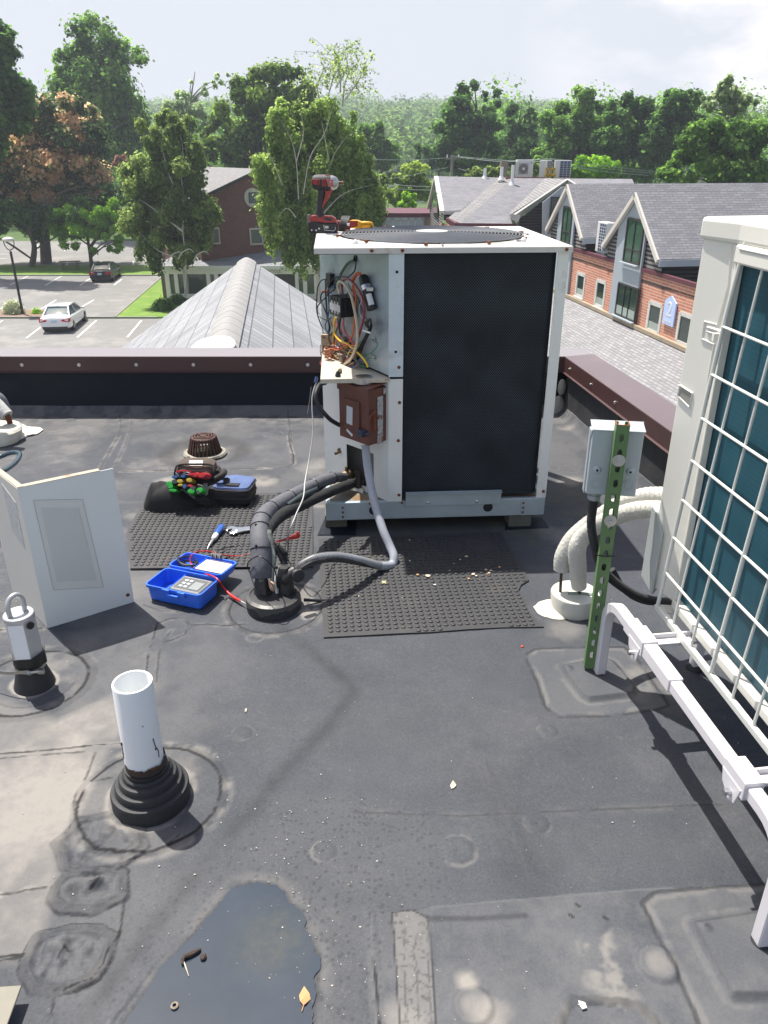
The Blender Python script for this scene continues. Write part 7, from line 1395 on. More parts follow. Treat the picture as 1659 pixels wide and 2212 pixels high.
# ---------------------------------------------------------------- shingled porch roof just beyond the parapet
rd = Vector((-.1240, .9923, 0)); ra = A(532, 556, 11.9); zr = ra.z
r0 = ra-rd*6.35; perp = Vector((rd.y, -rd.x, 0))
shing_g = tilemat('shingle_grey', (.32, .33, .35), (.235, .245, .26), (.12, .12, .13), .16, .24, .008, bump=.3, vary=.16)
t = thing('shingled_gable_roof', 'small steep gable roof of pale grey shingles just beyond the far parapet', 'roof', tuple(ra))
def slope(sg, run, drop):
    mb = MB(); a = r0; b__ = ra; c = b__+perp*sg*run-Z*drop; d = a+perp*sg*run-Z*drop; Ls = math.hypot(run, drop); Lr = (b__-a).length
    n_ = (b__-a).cross(d-a).normalized(); n_ = n_ if n_.z > 0 else -n_
    mb.add([a, b__, c, d], [(0, 1, 2, 3)], False, [[(0, 0), (Lr, 0), (Lr, Ls), (0, Ls)]])
    mb.add([p-n_*.05 for p in (a, b__, c, d)], [(3, 2, 1, 0)], False, [[(0, 0)]*4]); mb.keepn = True
    mb.add([b__, c, c-n_*.05, b__-n_*.05], [(0, 1, 2, 3)]); mb.add([d, c, c-n_*.05, d-n_*.05], [(0, 1, 2, 3)])
    return mb.build('roof_slope', shing_g, t)
lp_ = A(258, 755, 11.62); run_ = abs((lp_-ra).dot(perp)); slope(-1, run_*2.0, (zr-lp_.z)*2.0)
rp2 = A(690, 655, 11.9+.15); run2 = abs((rp2-ra).dot(perp)); slope(1, run2*3.5, (zr-rp2.z)*3.5)
mb = MB(); k = 0; capm = pm('ridge_cap', (.30, .296, .29), .9, var=.12, vs=5, bump=.6, bs=70)
sl1 = (zr-lp_.z)/run_; sl2 = (zr-rp2.z)/run2
N_ = 22
for i in range(N_):
    a = r0.lerp(ra, i/N_); b__ = r0.lerp(ra, (i+1)/N_+.004); o1 = .010; o2 = .020
    for fa, fb in ((-1, sl1), (1, sl2)):
        pass
    prof = [(-.140, -.140*sl1+.008), (-.10, -.10*sl1+.012), (-.04, -.026+.004), (0, -.012), (.04, -.026+.004), (.10, -.10*sl2+.012), (.140, -.140*sl2+.008)]
    va = [a+perp*x+Z*(z+.012+o1*.2) for x, z in prof]; vb = [b__+perp*x+Z*(z+.012) for x, z in prof]
    mb.add(va+vb, [(j, j+1, j+8, j+7) for j in range(6)], True); mb.add([*va, *[p-Z*.02 for p in va]], [(j, j+7, j+8, j+1) for j in range(6)])
mb.build('ridge_cap', capm, t)
mb = MB(); P = [A(425, 757, 6.2), A(440, 742, 6.25), A(462, 735, 6.3), A(490, 733, 6.3), (A(510, 738, 6.25)), A(522, 750, 6.2), A(524, 760, 6.15)]
cc = r0.lerp(ra, .12)
mb.ell(cc+Vector((-.015, -.25, -.01)), (.17, .36, .045), 20, 8); mb.build('sealant_patch', pm('white_sealant', (.70, .69, .66), .6, var=.08, vs=10, bump=.8, bs=10), t)
mb = MB(); a = ra+rd*-.25; 
mb.prism([a-Z*.15, a-perp*run_*1.95-Z*((zr-lp_.z)*1.95+.15), a-perp*run_*1.95-Z*6, a+perp*run2*3.4-Z*6, a+perp*run2*3.4-Z*((zr-rp2.z)*3.4+.15)], (0, 0, 0), tuple(rd*.12)); mb.build('end_wall', brick_l, t)

# ---------------------------------------------------------------- helpers for walls
def wall(mb, o, u, W__, H_, holes=(), depth=.12, n=None, uv0=(0, 0)):
    """rectangle from o along u (unit) and up, with rectangular holes (u0,z0,u1,z1) and their reveals"""
    us = sorted(set([0, W__]+[h[0] for h in holes]+[h[2] for h in holes])); zs = sorted(set([0, H_]+[h[1] for h in holes]+[h[3] for h in holes]))
    for a, b__ in zip(us[:-1], us[1:]):
        for c, d in zip(zs[:-1], zs[1:]):
            m_ = ((a+b__)/2, (c+d)/2)
            if any(h[0] < m_[0] < h[2] and h[1] < m_[1] < h[3] for h in holes): continue
            mb.quad([o+u*a+Z*c, o+u*b__+Z*c, o+u*b__+Z*d, o+u*a+Z*d], [(a+uv0[0], c), (b__+uv0[0], c), (b__+uv0[0], d), (a+uv0[0], d)])
    for h in holes:
        P = [(h[0], h[1]), (h[2], h[1]), (h[2], h[3]), (h[0], h[3])]
        for p, q in zip(P, P[1:]+P[:1]): mb.quad([o+u*p[0]+Z*p[1], o+u*q[0]+Z*q[1], o+u*q[0]+Z*q[1]-n*depth, o+u*p[0]+Z*p[1]-n*depth], [(0, 0), (.1, 0), (.1, .1), (0, .1)])
wframe_d = pm('frame_dark', (.035, .033, .032), .5); wframe_w = pm('frame_white', (.58, .57, .54), .6)
wglass = glassmat('window_glass', (.025, .045, .04), .05); wglassg = glassmat('window_green', (.05, .11, .075), .08)
def window(t, o, u, n, u0, z0, u1, z1, fm, inset=.08, fw=.05, mull=(), sill=None, glass=None, blind=False):
    c = lambda a, z, d=0.0: o+u*a+Z*z-n*(inset-d)
    mb = MB()
    for a, b__, w_ in (((u0, z0), (u1, z0), 0), ((u1, z0), (u1, z1), 0), ((u1, z1), (u0, z1), 0), ((u0, z1), (u0, z0), 0)): mb.bar(c(*a), c(*b__), fw*2, .05, tuple(n))
    for k, v in mull:
        if k == 'v': mb.bar(c(u0+(u1-u0)*v, z0), c(u0+(u1-u0)*v, z1), fw, .05, tuple(n))
        else: mb.bar(c(u0, z0+(z1-z0)*v), c(u1, z0+(z1-z0)*v), fw, .05, tuple(n))
    w_ = mb.build('window', fm, t)
    mb = MB(); mb.quad([c(u0, z0, -.004), c(u1, z0, -.004), c(u1, z1, -.004), c(u0, z1, -.004)]); g_ = mb.build('pane', glass or wglass, t); g_.parent = w_
    if blind: mb = MB(); mb.quad([c(u0, z0+(z1-z0)*blind[0], .002), c(u1, z0+(z1-z0)*blind[0], .002), c(u1, z0+(z1-z0)*blind[1], .002), c(u0, z0+(z1-z0)*blind[1], .002)]); g_ = mb.build('blind', pm('blind', (.30, .36, .33), .8), t); g_.parent = w_
    if sill: mb = MB(); mb.bar(o+u*(u0-.08)+Z*(z0-.05)+n*.03, o+u*(u1+.08)+Z*(z0-.05)+n*.03, .10, .04, (0, 0, 1)); s__ = mb.build('sill', sill, t); s__.parent = w_
    return w_

# ---------------------------------------------------------------- brick building on the right with steep gables
w1, w2_ = G(1226, 639, -3.5), G(1476, 752, -3.5); wd = (w2_-w1); wd.z = 0; wd.normalize(); wnn = Vector((wd.y, -wd.x, 0)); wnn = wnn if wnn.x < 0 else -wnn
wo = w1-wd*3.2; wo.z = -8.1
def onw(px, py, off=0.0):
    p = hit(px, py, w1+wnn*off, wnn); return (p-wo).dot(wd), p.z+8.1
brick_r = tilemat('brick_orange', (.56, .225, .145), (.45, .165, .105), (.58, .42, .33), .46, .088, .016, vary=.10, bump=.6)
bluep = pm('blue_grey_panel', (.34, .39, .43), .6, var=.04, vs=.6); whit = pm('trim_white', (.60, .57, .52), .6, var=.05); maroon = pm('maroon_metal', (.11, .03, .045), .5)
shing_d = tilemat('shingle_dark', (.235, .235, .255), (.17, .17, .187), (.135, .135, .148), .30, .105, .014, bump=.4, vary=.10)
siding = tilemat('siding_grey', (.26, .25, .245), (.23, .22, .215), (.035, .033, .033), 40, .13, .035, bump=1.0, vary=.05, off=0)
siding_shade = tilemat('siding_shade_dark', (.035, .035, .040), (.03, .03, .034), (.006, .006, .008), 40, .13, .03, bump=1.0, vary=.05, off=0)  # near-black copy of the grey siding, shade below the eaves painted in
bt = thing('brick_building', 'long orange brick building with steep grey shingled gables and a number 2 sign', 'building', tuple(wo))
Lw = 19.5; cop_z = (onw(1238, 541)[1]+onw(1497, 618)[1])/2
def rect7(tl, br, cr_=cz, off=0.0): a = onw(*cr_(*tl), off); b__ = onw(*cr_(*br), off); return (a[0], b__[1], b__[0], a[1])
wins_ = [rect7((445, 445), (478, 605)), rect7((570, 490), (605, 670)), rect7((907, 630), (958, 838)), rect7((1100, 700), (1170, 925))]
pan = (onw(*cz(655, 700))[0], onw(*cz(815, 775))[0]); pan2u = onw(*cz(405, 420))[0]
uu = (onw(*cz(390, 590))[0]); 
lowin = rect7((703, 505), (802, 755))
holes = [w_ for w_ in wins_]
mb = MB(); wall(mb, wo, wd, Lw, cop_z, holes, .10, wnn); 
mb.quad([wo+wd*Lw, wo+wd*Lw-wnn*12, wo+wd*Lw-wnn*12+Z*cop_z, wo+wd*Lw+Z*cop_z], [(0, 0), (12, 0), (12, 6), (0, 6)]); mb.quad([wo, wo-wnn*12, wo-wnn*12+Z*cop_z, wo+Z*cop_z], [(0, 0), (12, 0), (12, 6), (0, 6)]); mb.build('wall', brick_r, bt)
for i, w_ in enumerate(wins_): window(bt, wo, wd, wnn, *w_, wframe_w, .01, .065, (), whit, None, (0, .35) if i != 3 else False)
mb = MB(); mb.bar(wo+Z*(cop_z+.05)+wnn*.0, wo+wd*Lw+Z*(cop_z+.05)+wnn*.0, .14, .12, (0, 0, 1)); mb.build('coping', maroon, bt)
mb = MB(); mb.prism([wo+Z*(cop_z-.25), wo+wd*Lw+Z*(cop_z-.25), wo+wd*Lw-wnn*14+Z*(cop_z-.25), wo-wnn*14+Z*(cop_z-.25)], (0, 0, 0), (0, 0, -.1)); mb.build('flat_roof', pm('flat_roof_grey', (.10, .10, .10), .9), bt)
def gable(peak, fl, fr, pans, upwin, lwin, glass_up, first):
    ap = onw(*peak, .16); a = onw(*fl, .16); b__ = onw(*fr, .16)
    sp_, zp = ap; sl_, zl = a; sr_, zr_ = b__; zf = (zl+zr_)/2; hw = max(sp_-sl_, sr_-sp_); hw = (sr_-sl_)/2; sp_ = (sl_+sr_)/2*.5+sp_*.5
    k = (zp-zf)/hw; back_ = 13.0
    # face: siding up to the rake, blue panel over it
    mb = MB(); P = [(sp_-hw+.12, cop_z+.02), (sp_+hw-.12, cop_z+.02), (sp_+hw-.12, zf+.12*k-.1), (sp_, zp-.1), (sp_-hw+.12, zf+.12*k-.1)]
    mb.quad([wo+wd*s_+Z*z-wnn*.02 for s_, z in P], [(s_, z) for s_, z in P]); mb.build('gable_siding', siding, bt)
    mb = MB(); p0, p1 = pans; q = lambda s_: zp-.16-abs(s_-sp_)*k
    P = [(p0, 0), (p1, 0), (p1, q(p1)), (min(max(sp_, p0), p1), zp-.16), (p0, q(p0))]; mb.prism([wo+wd*s_+Z*z+wnn*.02 for s_, z in P], (0, 0, 0), tuple(wnn*.07)); mb.build('blue_panel', bluep, bt)
    if upwin: window(bt, wo+wnn*.16, wd, wnn, *upwin, wframe_d, .06, .035, (('v', .5), ('h', .30)), bluep, wglassg)
    if lwin: window(bt, wo+wnn*.16, wd, wnn, *lwin, wframe_d, .06, .03, (('v', .35), ('v', .62)), bluep, wglass, (0, .3))
    # roof slopes
    for sg in (-1, 1):
        r1 = wo+wd*sp_+Z*zp+wnn*.16; r2 = r1-wnn*back_; e1_ = wo+wd*(sp_+sg*hw)+Z*zf+wnn*.16; e2_ = e1_-wnn*back_; Ls = math.hypot(hw, zp-zf)
        n_ = (r2-r1).cross(e1_-r1).normalized(); n_ = n_ if n_.z > 0 else -n_
        mb = MB(); mb.keepn = True; mb.add([r1, r2, e2_, e1_], [(0, 1, 2, 3)], False, [[(0, 0), (back_, 0), (back_, Ls), (0, Ls)]]); mb.add([p-n_*.12 for p in (r1, r2, e2_, e1_)], [(0, 1, 2, 3)], False); mb.build('roof_slope', shing_d, bt)
        mb = MB(); mb.bar(r1-n_*.08+wnn*.01, e1_-n_*.08+wnn*.01, .12, .15, tuple(n_)); mb.build('rake_board', whit, bt)
        mb = MB(); mb.bar(e1_-Z*.12+wd*sg*.01, e2_-Z*.12+wd*sg*.01, .08, .20, (0, 0, 1)); mb.build('fascia', bluep, bt)
        mb = MB(); a_ = wo+wd*(sp_+sg*(hw-.12))-wnn*.05; mb.quad([a_+Z*(cop_z-.2), a_-wnn*back_+Z*(cop_z-.2), a_-wnn*back_+Z*(zf), a_+Z*(zf)], [(0, 0), (back_, 0), (back_, zf-cop_z+.2), (0, zf-cop_z+.2)]); mb.build('side_wall', siding_shade, bt)
    return sp_, zp, hw, zf
up1 = rect7((765, 97), (832, 393), cz, .12)
gable((1374.8, 414.6), (1301.7, 528), (1425, 560.8), (pan[0], pan[1]), up1, rect7((705, 507), (802, 755), cz, .12), None, True)
up2 = rect7((355, 22), (388, 256), cz, .12)
p2a, p2b = onw(*cz(325, 200))[0], onw(*cz(418, 300))[0]
gable((1226, 397), (1181.7, 492.7), (1260.4, 515.4), (p2a, p2b), up2, None, None, False)
# near hidden gable keeps the row going past the ivory unit
# sign with the number 2
cN = crop(2500, 1120, 6.636)
sgn_ = [hit(*cN(x, y), w1+wnn*.06, wnn) for x, y in ((795, 415), (955, 295), (1085, 500), (990, 1125), (715, 1000))]
ss = [((p-wo).dot(wd), p.z) for p in sgn_]; s0 = (ss[0][0]+ss[4][0])/2; s1_ = (ss[2][0]+ss[3][0])/2; zbm = (ss[4][1]+ss[3][1])/2; ztm = (ss[0][1]+ss[2][1])/2; zpk = ss[1][1]
st_ = thing('number_sign', 'pale blue house shaped sign with a white number 2 on the brick wall', 'sign', tuple(wo+wd*s0+Z*(zbm+8.1)))
P = [(s0, zbm), (s1_, zbm), (s1_, ztm), ((s0+s1_)/2, zpk), (s0, ztm)]
mb = MB(); mb.prism([Vector((wo.x, wo.y, 0))+wd*s_+Z*z+wnn*.02 for s_, z in P], (0, 0, 0), tuple(wnn*.05)); mb.build('board', pm('sign_blue', (.46, .58, .86), .5, var=.03), st_)
Mx = frameM(Vector((wo.x, wo.y, 0))+wd*((s0+s1_)/2)+Z*(zbm+(zpk-zbm)*.52)+wnn*.073, wd, (0, 0, 1)); 
text_mesh('2', (zpk-zbm)*.72, Mx, whitep, 'number', st_, .004, sx=1.1)
Mx = frameM(Vector((wo.x, wo.y, 0))+wd*((s0+s1_)/2)+Z*(zbm+(zpk-zbm)*.11)+wnn*.073, wd, (0, 0, 1)); text_mesh('Building', (zpk-zbm)*.15, Mx, whitep, 'lettering', st_, .003)
# low shingled roof between that wall and our parapet
lowt = thing('low_shingled_roof', 'low grey shingled lean-to roof running below the orange brick wall', 'roof', tuple(w1))
mb = MB(); a = w1-wd*3.2+wnn*.02; b__ = w1+wd*17+wnn*.02; a.z = b__.z = -3.52; run = 6.9; dp = 2.3; Lr = (b__-a).length; Ls = math.hypot(run, dp)
mb.add([a, b__, b__+wnn*run-Z*dp, a+wnn*run-Z*dp], [(0, 1, 2, 3)], False, [[(0, 0), (Lr, 0), (Lr, Ls), (0, Ls)]]); mb.build('shingles', tilemat('shingle_blue_grey', (.29, .29, .30), (.21, .21, .22), (.14, .14, .146), .27, .115, .013, bump=.6, vary=.10), lowt)
mb = MB(); mb.bar(a+wnn*.06+Z*.05, b__+wnn*.06+Z*.05, .14, .12, (0, 0, 1)); mb.build('flashing', pm('tan_flashing', (.34, .28, .20), .8, var=.2, vs=2), lowt)
mb = MB(); c = [a+wnn*run-Z*(dp+.05), b__+wnn*run-Z*(dp+.05)]; mb.quad([c[0], c[1], Vector((c[1].x, c[1].y, GZ)), Vector((c[0].x, c[0].y, GZ))], [(0, 0), (Lr, 0), (Lr, 3), (0, 3)]); mb.build('wall', brick_l, lowt)

# ---------------------------------------------------------------- rooftop heat pump between the gables
def heatpump(name, label, M, w_, h_, d_, grille, group=None):
    t = thing(name, label, 'air conditioner', tuple(M.translation), 0, group)
    mb = MB(M); mb.box((0, 0, h_/2), (w_, d_, h_)); mb.build('cabinet', pm('unit_white', (.62, .63, .62), .5, var=.03), t, bevel=.02)
    if grille == 'fan':
        mb = MB(M); mb.box((-w_*.12, -d_/2-.008, h_*.50), (w_*.62, .012, h_*.62)); mb.build('fan_panel', pm('fan_panel', (.36, .35, .36), .6), t)
        mb = MB(M); mb.lathe([(w_*.28, 0), (w_*.28, .01), (w_*.05, .012), (w_*.05, .02)], (-w_*.12, -d_/2-.014, h_*.5), 24, Matrix.Rotation(R(90), 3, 'X')); mb.build('fan_guard', pm('fan_guard', (.17, .16, .17), .6), t)
        mb = MB(M); mb.box((-w_*.12, -d_/2-.04, h_*.5), (w_*.13, .02, w_*.13)); mb.build('fan_badge', whitep, t)
        mb = MB(M); mb.prism([(w_*.30, -d_/2-.004, h_*.80), (w_*.38, -d_/2-.004, h_*.78), (w_*.40, -d_/2-.004, h_*.86), (w_*.33, -d_/2-.004, h_*.88)], (0, 0, 0), (0, -.004, 0)); mb.build('emblem', pm('emblem_blue', (.05, .28, .45), .5), t)
        mb = MB(M)
        for k in range(12): mb.box((-w_/2-.004, 0, h_*(.12+.068*k)), (.02, d_*.9, h_*.03))
        mb.build('side_louvre', pm('louvre', (.30, .31, .31), .6), t)
    else:
        mb = MB(M); mb.box((w_*.14, -d_/2-.008, h_*.5), (w_*.66, .012, h_*.90)); mb.build('coil_panel', pm('coil_blue', (.02, .045, .10), .6, var=.2, vs=20), t)
        mb = MB(M)
        for k in range(1, 9): mb.box((w_*.14, -d_/2-.018, h_*(.05+.1*k)), (w_*.66, .008, .012))
        for k in range(4): mb.box((w_*(-.18+.215*k), -d_/2-.018, h_*.5), (.014, .008, h_*.9))
        mb.build('wire_guard', whitep, t)
    mb = MB(M); mb.box((0, -d_*.3, -.05), (w_*.9, .06, .10)); mb.box((0, d_*.3, -.05), (w_*.9, .06, .10)); mb.build('base_rails', steel, t)
    return t
p = hit(1304, 546, w1-wnn*.35, wnn); MM = Matrix.Translation(Vector((p.x, p.y, wo.z+cop_z+.15))) @ Matrix.Rotation(R(-82), 4, 'Z')
heatpump('outdoor_unit', 'small pale heat pump on the flat roof between the two steep gables', MM, .85, 1.05, .35, 'coil')

# ---------------------------------------------------------------- the far wing behind the condenser
c8 = crop(1500, 700, 2.765); cQ = crop(1950, 600, 4.1475)
ft = thing('shingled_building', 'far wing with grey shingled hips and a gable behind the open condenser', 'building', tuple(A(1100, 480, 42)))
def roofpoly(name, P, mat=shing_d, uvd=(1, 0, 0)):
    pts = [A(x, y, Y_) for x, y, Y_ in P]; n_ = Vector((0, 0, 0))
    for i in range(len(pts)): a_, b_ = pts[i], pts[(i+1) % len(pts)]; n_ += a_.cross(b_)
    n_.normalize(); n_ = n_ if n_.z > 0 else -n_
    ux = Vector((0, 0, 1)).cross(n_).normalized(); uy = n_.cross(ux); mb = MB(); mb.keepn = True
    mb.add(pts, [tuple(range(len(pts)))], False, [[((p-pts[0]).dot(ux), (p-pts[0]).dot(uy)) for p in pts]]); o = mb.build(name, mat, ft); o.modifiers.new('t', 'SOLIDIFY').thickness = .12; o.modifiers[-1].offset = -n_.z if False else 0
    return o
sh_l = tilemat('shingle_light', (.27, .265, .265), (.22, .215, .215), (.10, .10, .10), .6, .17, .02, bump=.6, vary=.08)
roofpoly('roof_slope', [(942, 383, 46.5), (1080, 386, 46.5), (995.5, 457, 41.5), (957, 458, 41.5)])
roofpoly('roof_slope', [(1079, 386, 46.4), (1109, 387, 46.0), (995.5, 485, 39.6), (967, 474, 40.6)], sh_l)
roofpoly('roof_slope', [(1107, 387, 45.9), (1192, 388, 45.9), (1101, 464, 41.0), (1115, 486.5, 39.4), (995, 485, 39.5)])
roofpoly('roof_slope', [(1178, 387, 45.8), (1225, 390.5, 42.0), (1103, 466, 38.6), (1101, 463.5, 41)], sh_l)
roofpoly('roof_slope', [(1192, 388, 45.9), (1365, 389, 46.4), (1372, 405, 44.5), (1226, 402, 43.0)])
roofpoly('roof_slope', [(1365, 405, 44), (1500, 407, 46), (1659, 407, 48), (1800, 410, 48), (1800, 440, 40), (1226, 440, 38)])
mb = MB(); mb.bar(A(1224.6, 393, 41.9), A(1110, 470, 38.4), .10, .30, (0, -.4, 1)); mb.bar(A(1224.6, 393, 41.9), A(1260, 415, 40.5), .10, .30, (0, -.4, 1)); mb.bar(A(1103, 466, 38.45), A(1122, 473, 38.4), .12, .26); mb.build('rake_board', pm('trim_grey', (.45, .44, .43), .6), ft)
def flat(name, P, mat, uv=True):
    pts = [A(x, y, Y_) for x, y, Y_ in P]; mb = MB(); mb.quad(pts, [(p.x, p.z) for p in pts]); return mb.build(name, mat, ft)
flat('gable_siding', [(1122, 473, 38.6), (1215, 400, 38.9), (1300, 400, 38.9), (1300, 560, 38.9), (1118, 560, 38.6)], siding_shade)
mb = MB(); pts = [A(1169, 560, 38.5), A(1171.5, 437, 38.5), A(1214, 403, 38.5), A(1235, 400, 38.5), A(1240, 560, 38.5)]; mb.prism(pts, (0, 0, 0), (0, -.08, 0)); mb.build('blue_panel', bluep, ft)
mb = MB(); P = [A(x, y, 38.36) for x, y in ((1190, 425), (1214, 425), (1214, 474), (1186, 474))]; mb.prism(P, (0, 0, 0), (0, -.04, 0)); w_ = mb.build('window', wframe_d, ft); mb = MB(); P = [A(x, y, 38.29) for x, y in ((1193, 428), (1212, 428), (1212, 470), (1190, 470))]; mb.quad(P); g_ = mb.build('pane', wglass, ft); g_.parent = w_
flat('wall', [(985, 489, 39.7), (1118, 490, 39.5), (1118, 640, 39.5), (985, 640, 39.7)], brick_r); flat('wall', [(950, 480, 42.3), (985, 489, 39.7), (985, 640, 39.7), (950, 640, 42.3)], brick_r)
flat('dark_siding', [(958, 459, 41.6), (996, 459, 41.6), (968, 476, 41.2), (958, 476, 41.6)], siding_shade)
mb = MB(); mb.bar(A(966, 475, 40.6), A(985.6, 487, 39.5), .15, .22, (0, 0, 1)); mb.bar(A(985.6, 487, 39.5), A(1116, 488.5, 39.3), .15, .22, (0, 0, 1)); mb.build('gutter', maroon, ft)
mb = MB(); mb.bar(A(957, 459.5, 41.4), A(994, 459.5, 41.4), .1, .16); mb.build('fascia', pm('trim_grey', (.45, .44, .43), .6), ft)
# west gable end with its tall window
pts = [(942, 386, 46.5), (957, 459, 41.6), (950, 560, 41.6), (934, 560, 50), (928, 449, 50)]
flat('gable_siding', pts, siding); flat('blue_panel', [(941, 398, 46.2), (950.5, 430, 43.4), (948, 560, 43.2), (935, 560, 48.2), (937, 415, 48.2)], bluep)
mb = MB(); P = [A(938.5, 462, 46.7), A(939.5, 411, 46.7), A(948, 417, 43.7), A(947.5, 470, 43.7)]; mb.quad([p+Vector((-.06, -.06, 0)) for p in P]); w_ = mb.build('window', wglassg, ft, solid=.05)
mb = MB(); mb.bar(A(942, 383, 46.5), A(955, 458, 41.3), .14, .22, (-1, 0, 0)); mb.bar(A(942, 383, 46.5), A(926, 449, 50), .14, .22, (-1, 0, 0)); mb.build('rake_board', whit, ft)
mb = MB(); mb.bar(A(1092, 386.2, 46), A(1180, 387, 46), .15, .20); mb.bar(A(1215, 388.5, 46.2), A(1255, 390, 46.2), .15, .20); mb.build('ridge_strip', pm('ridge_maroon', (.22, .075, .10), .5), ft)
mb = MB(); P = [A(x, y, 43.2) for x, y in ((1022, 441), (1030, 437), (1037, 438), (1035, 443), (1028, 446))]; mb.prism(P, (0, 0, 0), (0, -.05, .02)); o = mb.build('roof_damage', darkin, ft)
for px, py, h_ in ((1083, 357+25, .0), (1106, 383, 0), (1590, 420, 0)):
    pass
for (px, py, Y_, hh_), lab in zip(((1083, 384, 45.6, .55), (1106, 396, 44.9, .9), (1047, 383, 46.4, .45)), ('white vent pipe left of the far fan unit', 'white vent pipe with a flashing cone on the far shingles', 'short white vent pipe near the far chimney')):
    b0 = A(px, py, Y_); t = thing('vent_pipe', lab, 'vent pipe', tuple(b0), 0, 'vent pipes on the far roof'); mb = MB(); mb.lathe([(.085, -.2), (.085, hh_)], b0, 12); mb.build('pipe', whitep, t); mb = MB(); mb.lathe([(.20, -.10), (.11, .06), (.10, .09)], b0, 12); mb.build('flashing', whitep, t)
b0 = A(1588, 424, 42); mb = MB(); mb.lathe([(.085, -.2), (.085, .55)], b0, 12); o = mb.build('vent_pipe', whitep); tag(o, 'white vent pipe on the far roof right of the steep gables', 'vent pipe', 'vent pipes on the far roof')
def atM(px, py, Y_, rz): return Matrix.Translation(A(px, py, Y_)) @ Matrix.Rotation(R(rz), 4, 'Z')
heatpump('outdoor_unit', 'white heat pump with a round fan on the far roof ridge', atM(1131, 383.5, 47.5, 8), .92, .92, .4, 'fan', 'heat pumps on the far roof')
heatpump('outdoor_unit', 'narrow white heat pump seen edge on left of the yellow rails', atM(1177, 384, 47.5, 50), .8, .90, .35, 'coil', 'heat pumps on the far roof')
heatpump('outdoor_unit', 'white heat pump with a dark blue coil right of the yellow rails', atM(1213, 385, 47.2, -6), .90, .92, .4, 'coil', 'heat pumps on the far roof')
yl = pm('rail_yellow', (.62, .38, .02), .5); mb = MB(); Yq = 46.9
for x in (1180, 1188, 1198): mb.bar(A(x, 386, Yq), A(x, 363, Yq), .07, .07)
for y in (364, 378): mb.bar(A(1179, y, Yq), A(1199, y, Yq), .07, .07)
mb.bar(A(1180, 378, Yq), A(1180, 378, Yq)+Vector((0, .8, 0)), .07); mb.bar(A(1198, 378, Yq), A(1198, 378, Yq)+Vector((0, .8, 0)), .07); o = mb.build('yellow_railing', yl); tag(o, 'small yellow guard rail frame between the far heat pumps', 'railing')
t = thing('chimney', 'small brick chimney top showing beyond the far roof ridge', 'chimney', tuple(A(1088, 368, 58))); mb = MB(); mb.box(A(1088, 372, 58)-Z*.8, (.46, .46, 3.0)); mb.box(A(1088, 358.5, 58), (.54, .54, .12)); mb.build('stack', brick_l, t)
# low flat building with grey panels
t = thing('flat_building', 'low flat roofed annex with pale panels, dark coping and a brick end', 'building', tuple(A(870, 490, 50)))
def Fl(x, y, Y_=50): return A(*c8(x, y), Y_)
mb = MB(); mb.box((A(875, 480, 52.5).x-1.0, 52.5, -6), (7.0, 5, 4.3+.0)); 
top_ = Fl(0, 415).z; mb = MB(); x0_, x1_ = Fl(-120, 430).x, Fl(555, 430).x; mb.box(((x0_+x1_)/2, 52.5, (top_+GZ)/2), (x1_-x0_, 4.9, top_-GZ)); mb.build('wall', brick_l, t)
mb = MB(); mb.box(((x0_+x1_)/2, 52.5, top_+.05), (x1_-x0_+.2, 5.2, .22)); mb.build('coping', maroon, t)
mb = MB(); a = Fl(-110, 440, 50.02); b__ = Fl(475, 440, 50.02); mb.box(((a.x+b__.x)/2, 50.0, a.z-1.2), (b__.x-a.x, .08, 2.4)); mb.build('panel_wall', pm('panel_pale', (.36, .40, .42), .6, var=.03), t)
mb = MB()
for x in (-40, 50, 125, 215, 300, 375, 450): q = Fl(x, 500, 49.95); mb.box((q.x, 49.95, a.z-1.2), (.10, .05, 2.4))
mb.bar((a.x, 49.95, a.z-.02), (b__.x, 49.95, a.z-.02), .05, .12); mb.build('panel_trim', pm('trim_pale', (.45, .48, .49), .6), t)

# ---------------------------------------------------------------- brick building with the school entrance on the left
pk = A(556, 367, 62); d_r = Vector((-.486, .874, 0)); d_g = Vector((-.874, -.486, 0)); gn = Vector((d_g.y, -d_g.x, 0)); gn = gn if gn.y < 0 else -gn
t = thing('brick_building', 'dark brick gabled building with a round window and a white columned school entrance', 'building', (pk.x, pk.y, GZ))
brick_d = tilemat('brick_dark', (.175, .070, .052), (.13, .052, .042), (.15, .10, .085), .32, .12, .02, vary=.10)
q = hit(464, 411, pk, gn); kq = (pk.z-q.z)/abs((q-pk).dot(d_g)); hw = 4.8; ze = pk.z-kq*hw; base_ = Vector((pk.x, pk.y, 0))
mb = MB(); P = [base_+d_g*hw+Z*GZ, base_-d_g*hw+Z*GZ, base_-d_g*hw+Z*ze, base_+Z*pk.z, base_+d_g*hw+Z*ze]
mb.quad(P, [((p-base_).dot(d_g), p.z) for p in P]); mb.quad([P[0], P[4], P[4]+d_r*12, P[0]+d_r*12], [(0, 0), (0, 8), (16, 8), (16, 0)]); mb.build('wall', brick_d, t)
for sg in (-1, 1):
    mb = MB(); mb.keepn = True; a = base_+Z*(pk.z+.08)-d_r*.3; e_0 = base_+d_g*sg*(hw+.35)+Z*(ze-.35*kq+.08)-d_r*.3; Ls = math.hypot(hw+.35, (hw+.35)*kq)
    mb.add([a, a+d_r*12.8, e_0+d_r*12.8, e_0], [(0, 1, 2, 3)], False, [[(0, 0), (17, 0), (17, Ls), (0, Ls)]]); mb.build('roof_slope', sh_l, t); 
    mb = MB(); mb.bar(a-Z*.1, e_0-Z*.1, .12, .22); mb.build('rake_board', wframe_d, t)
def LB(px, py, off=0.0): return hit(px, py, pk+gn*off, gn)
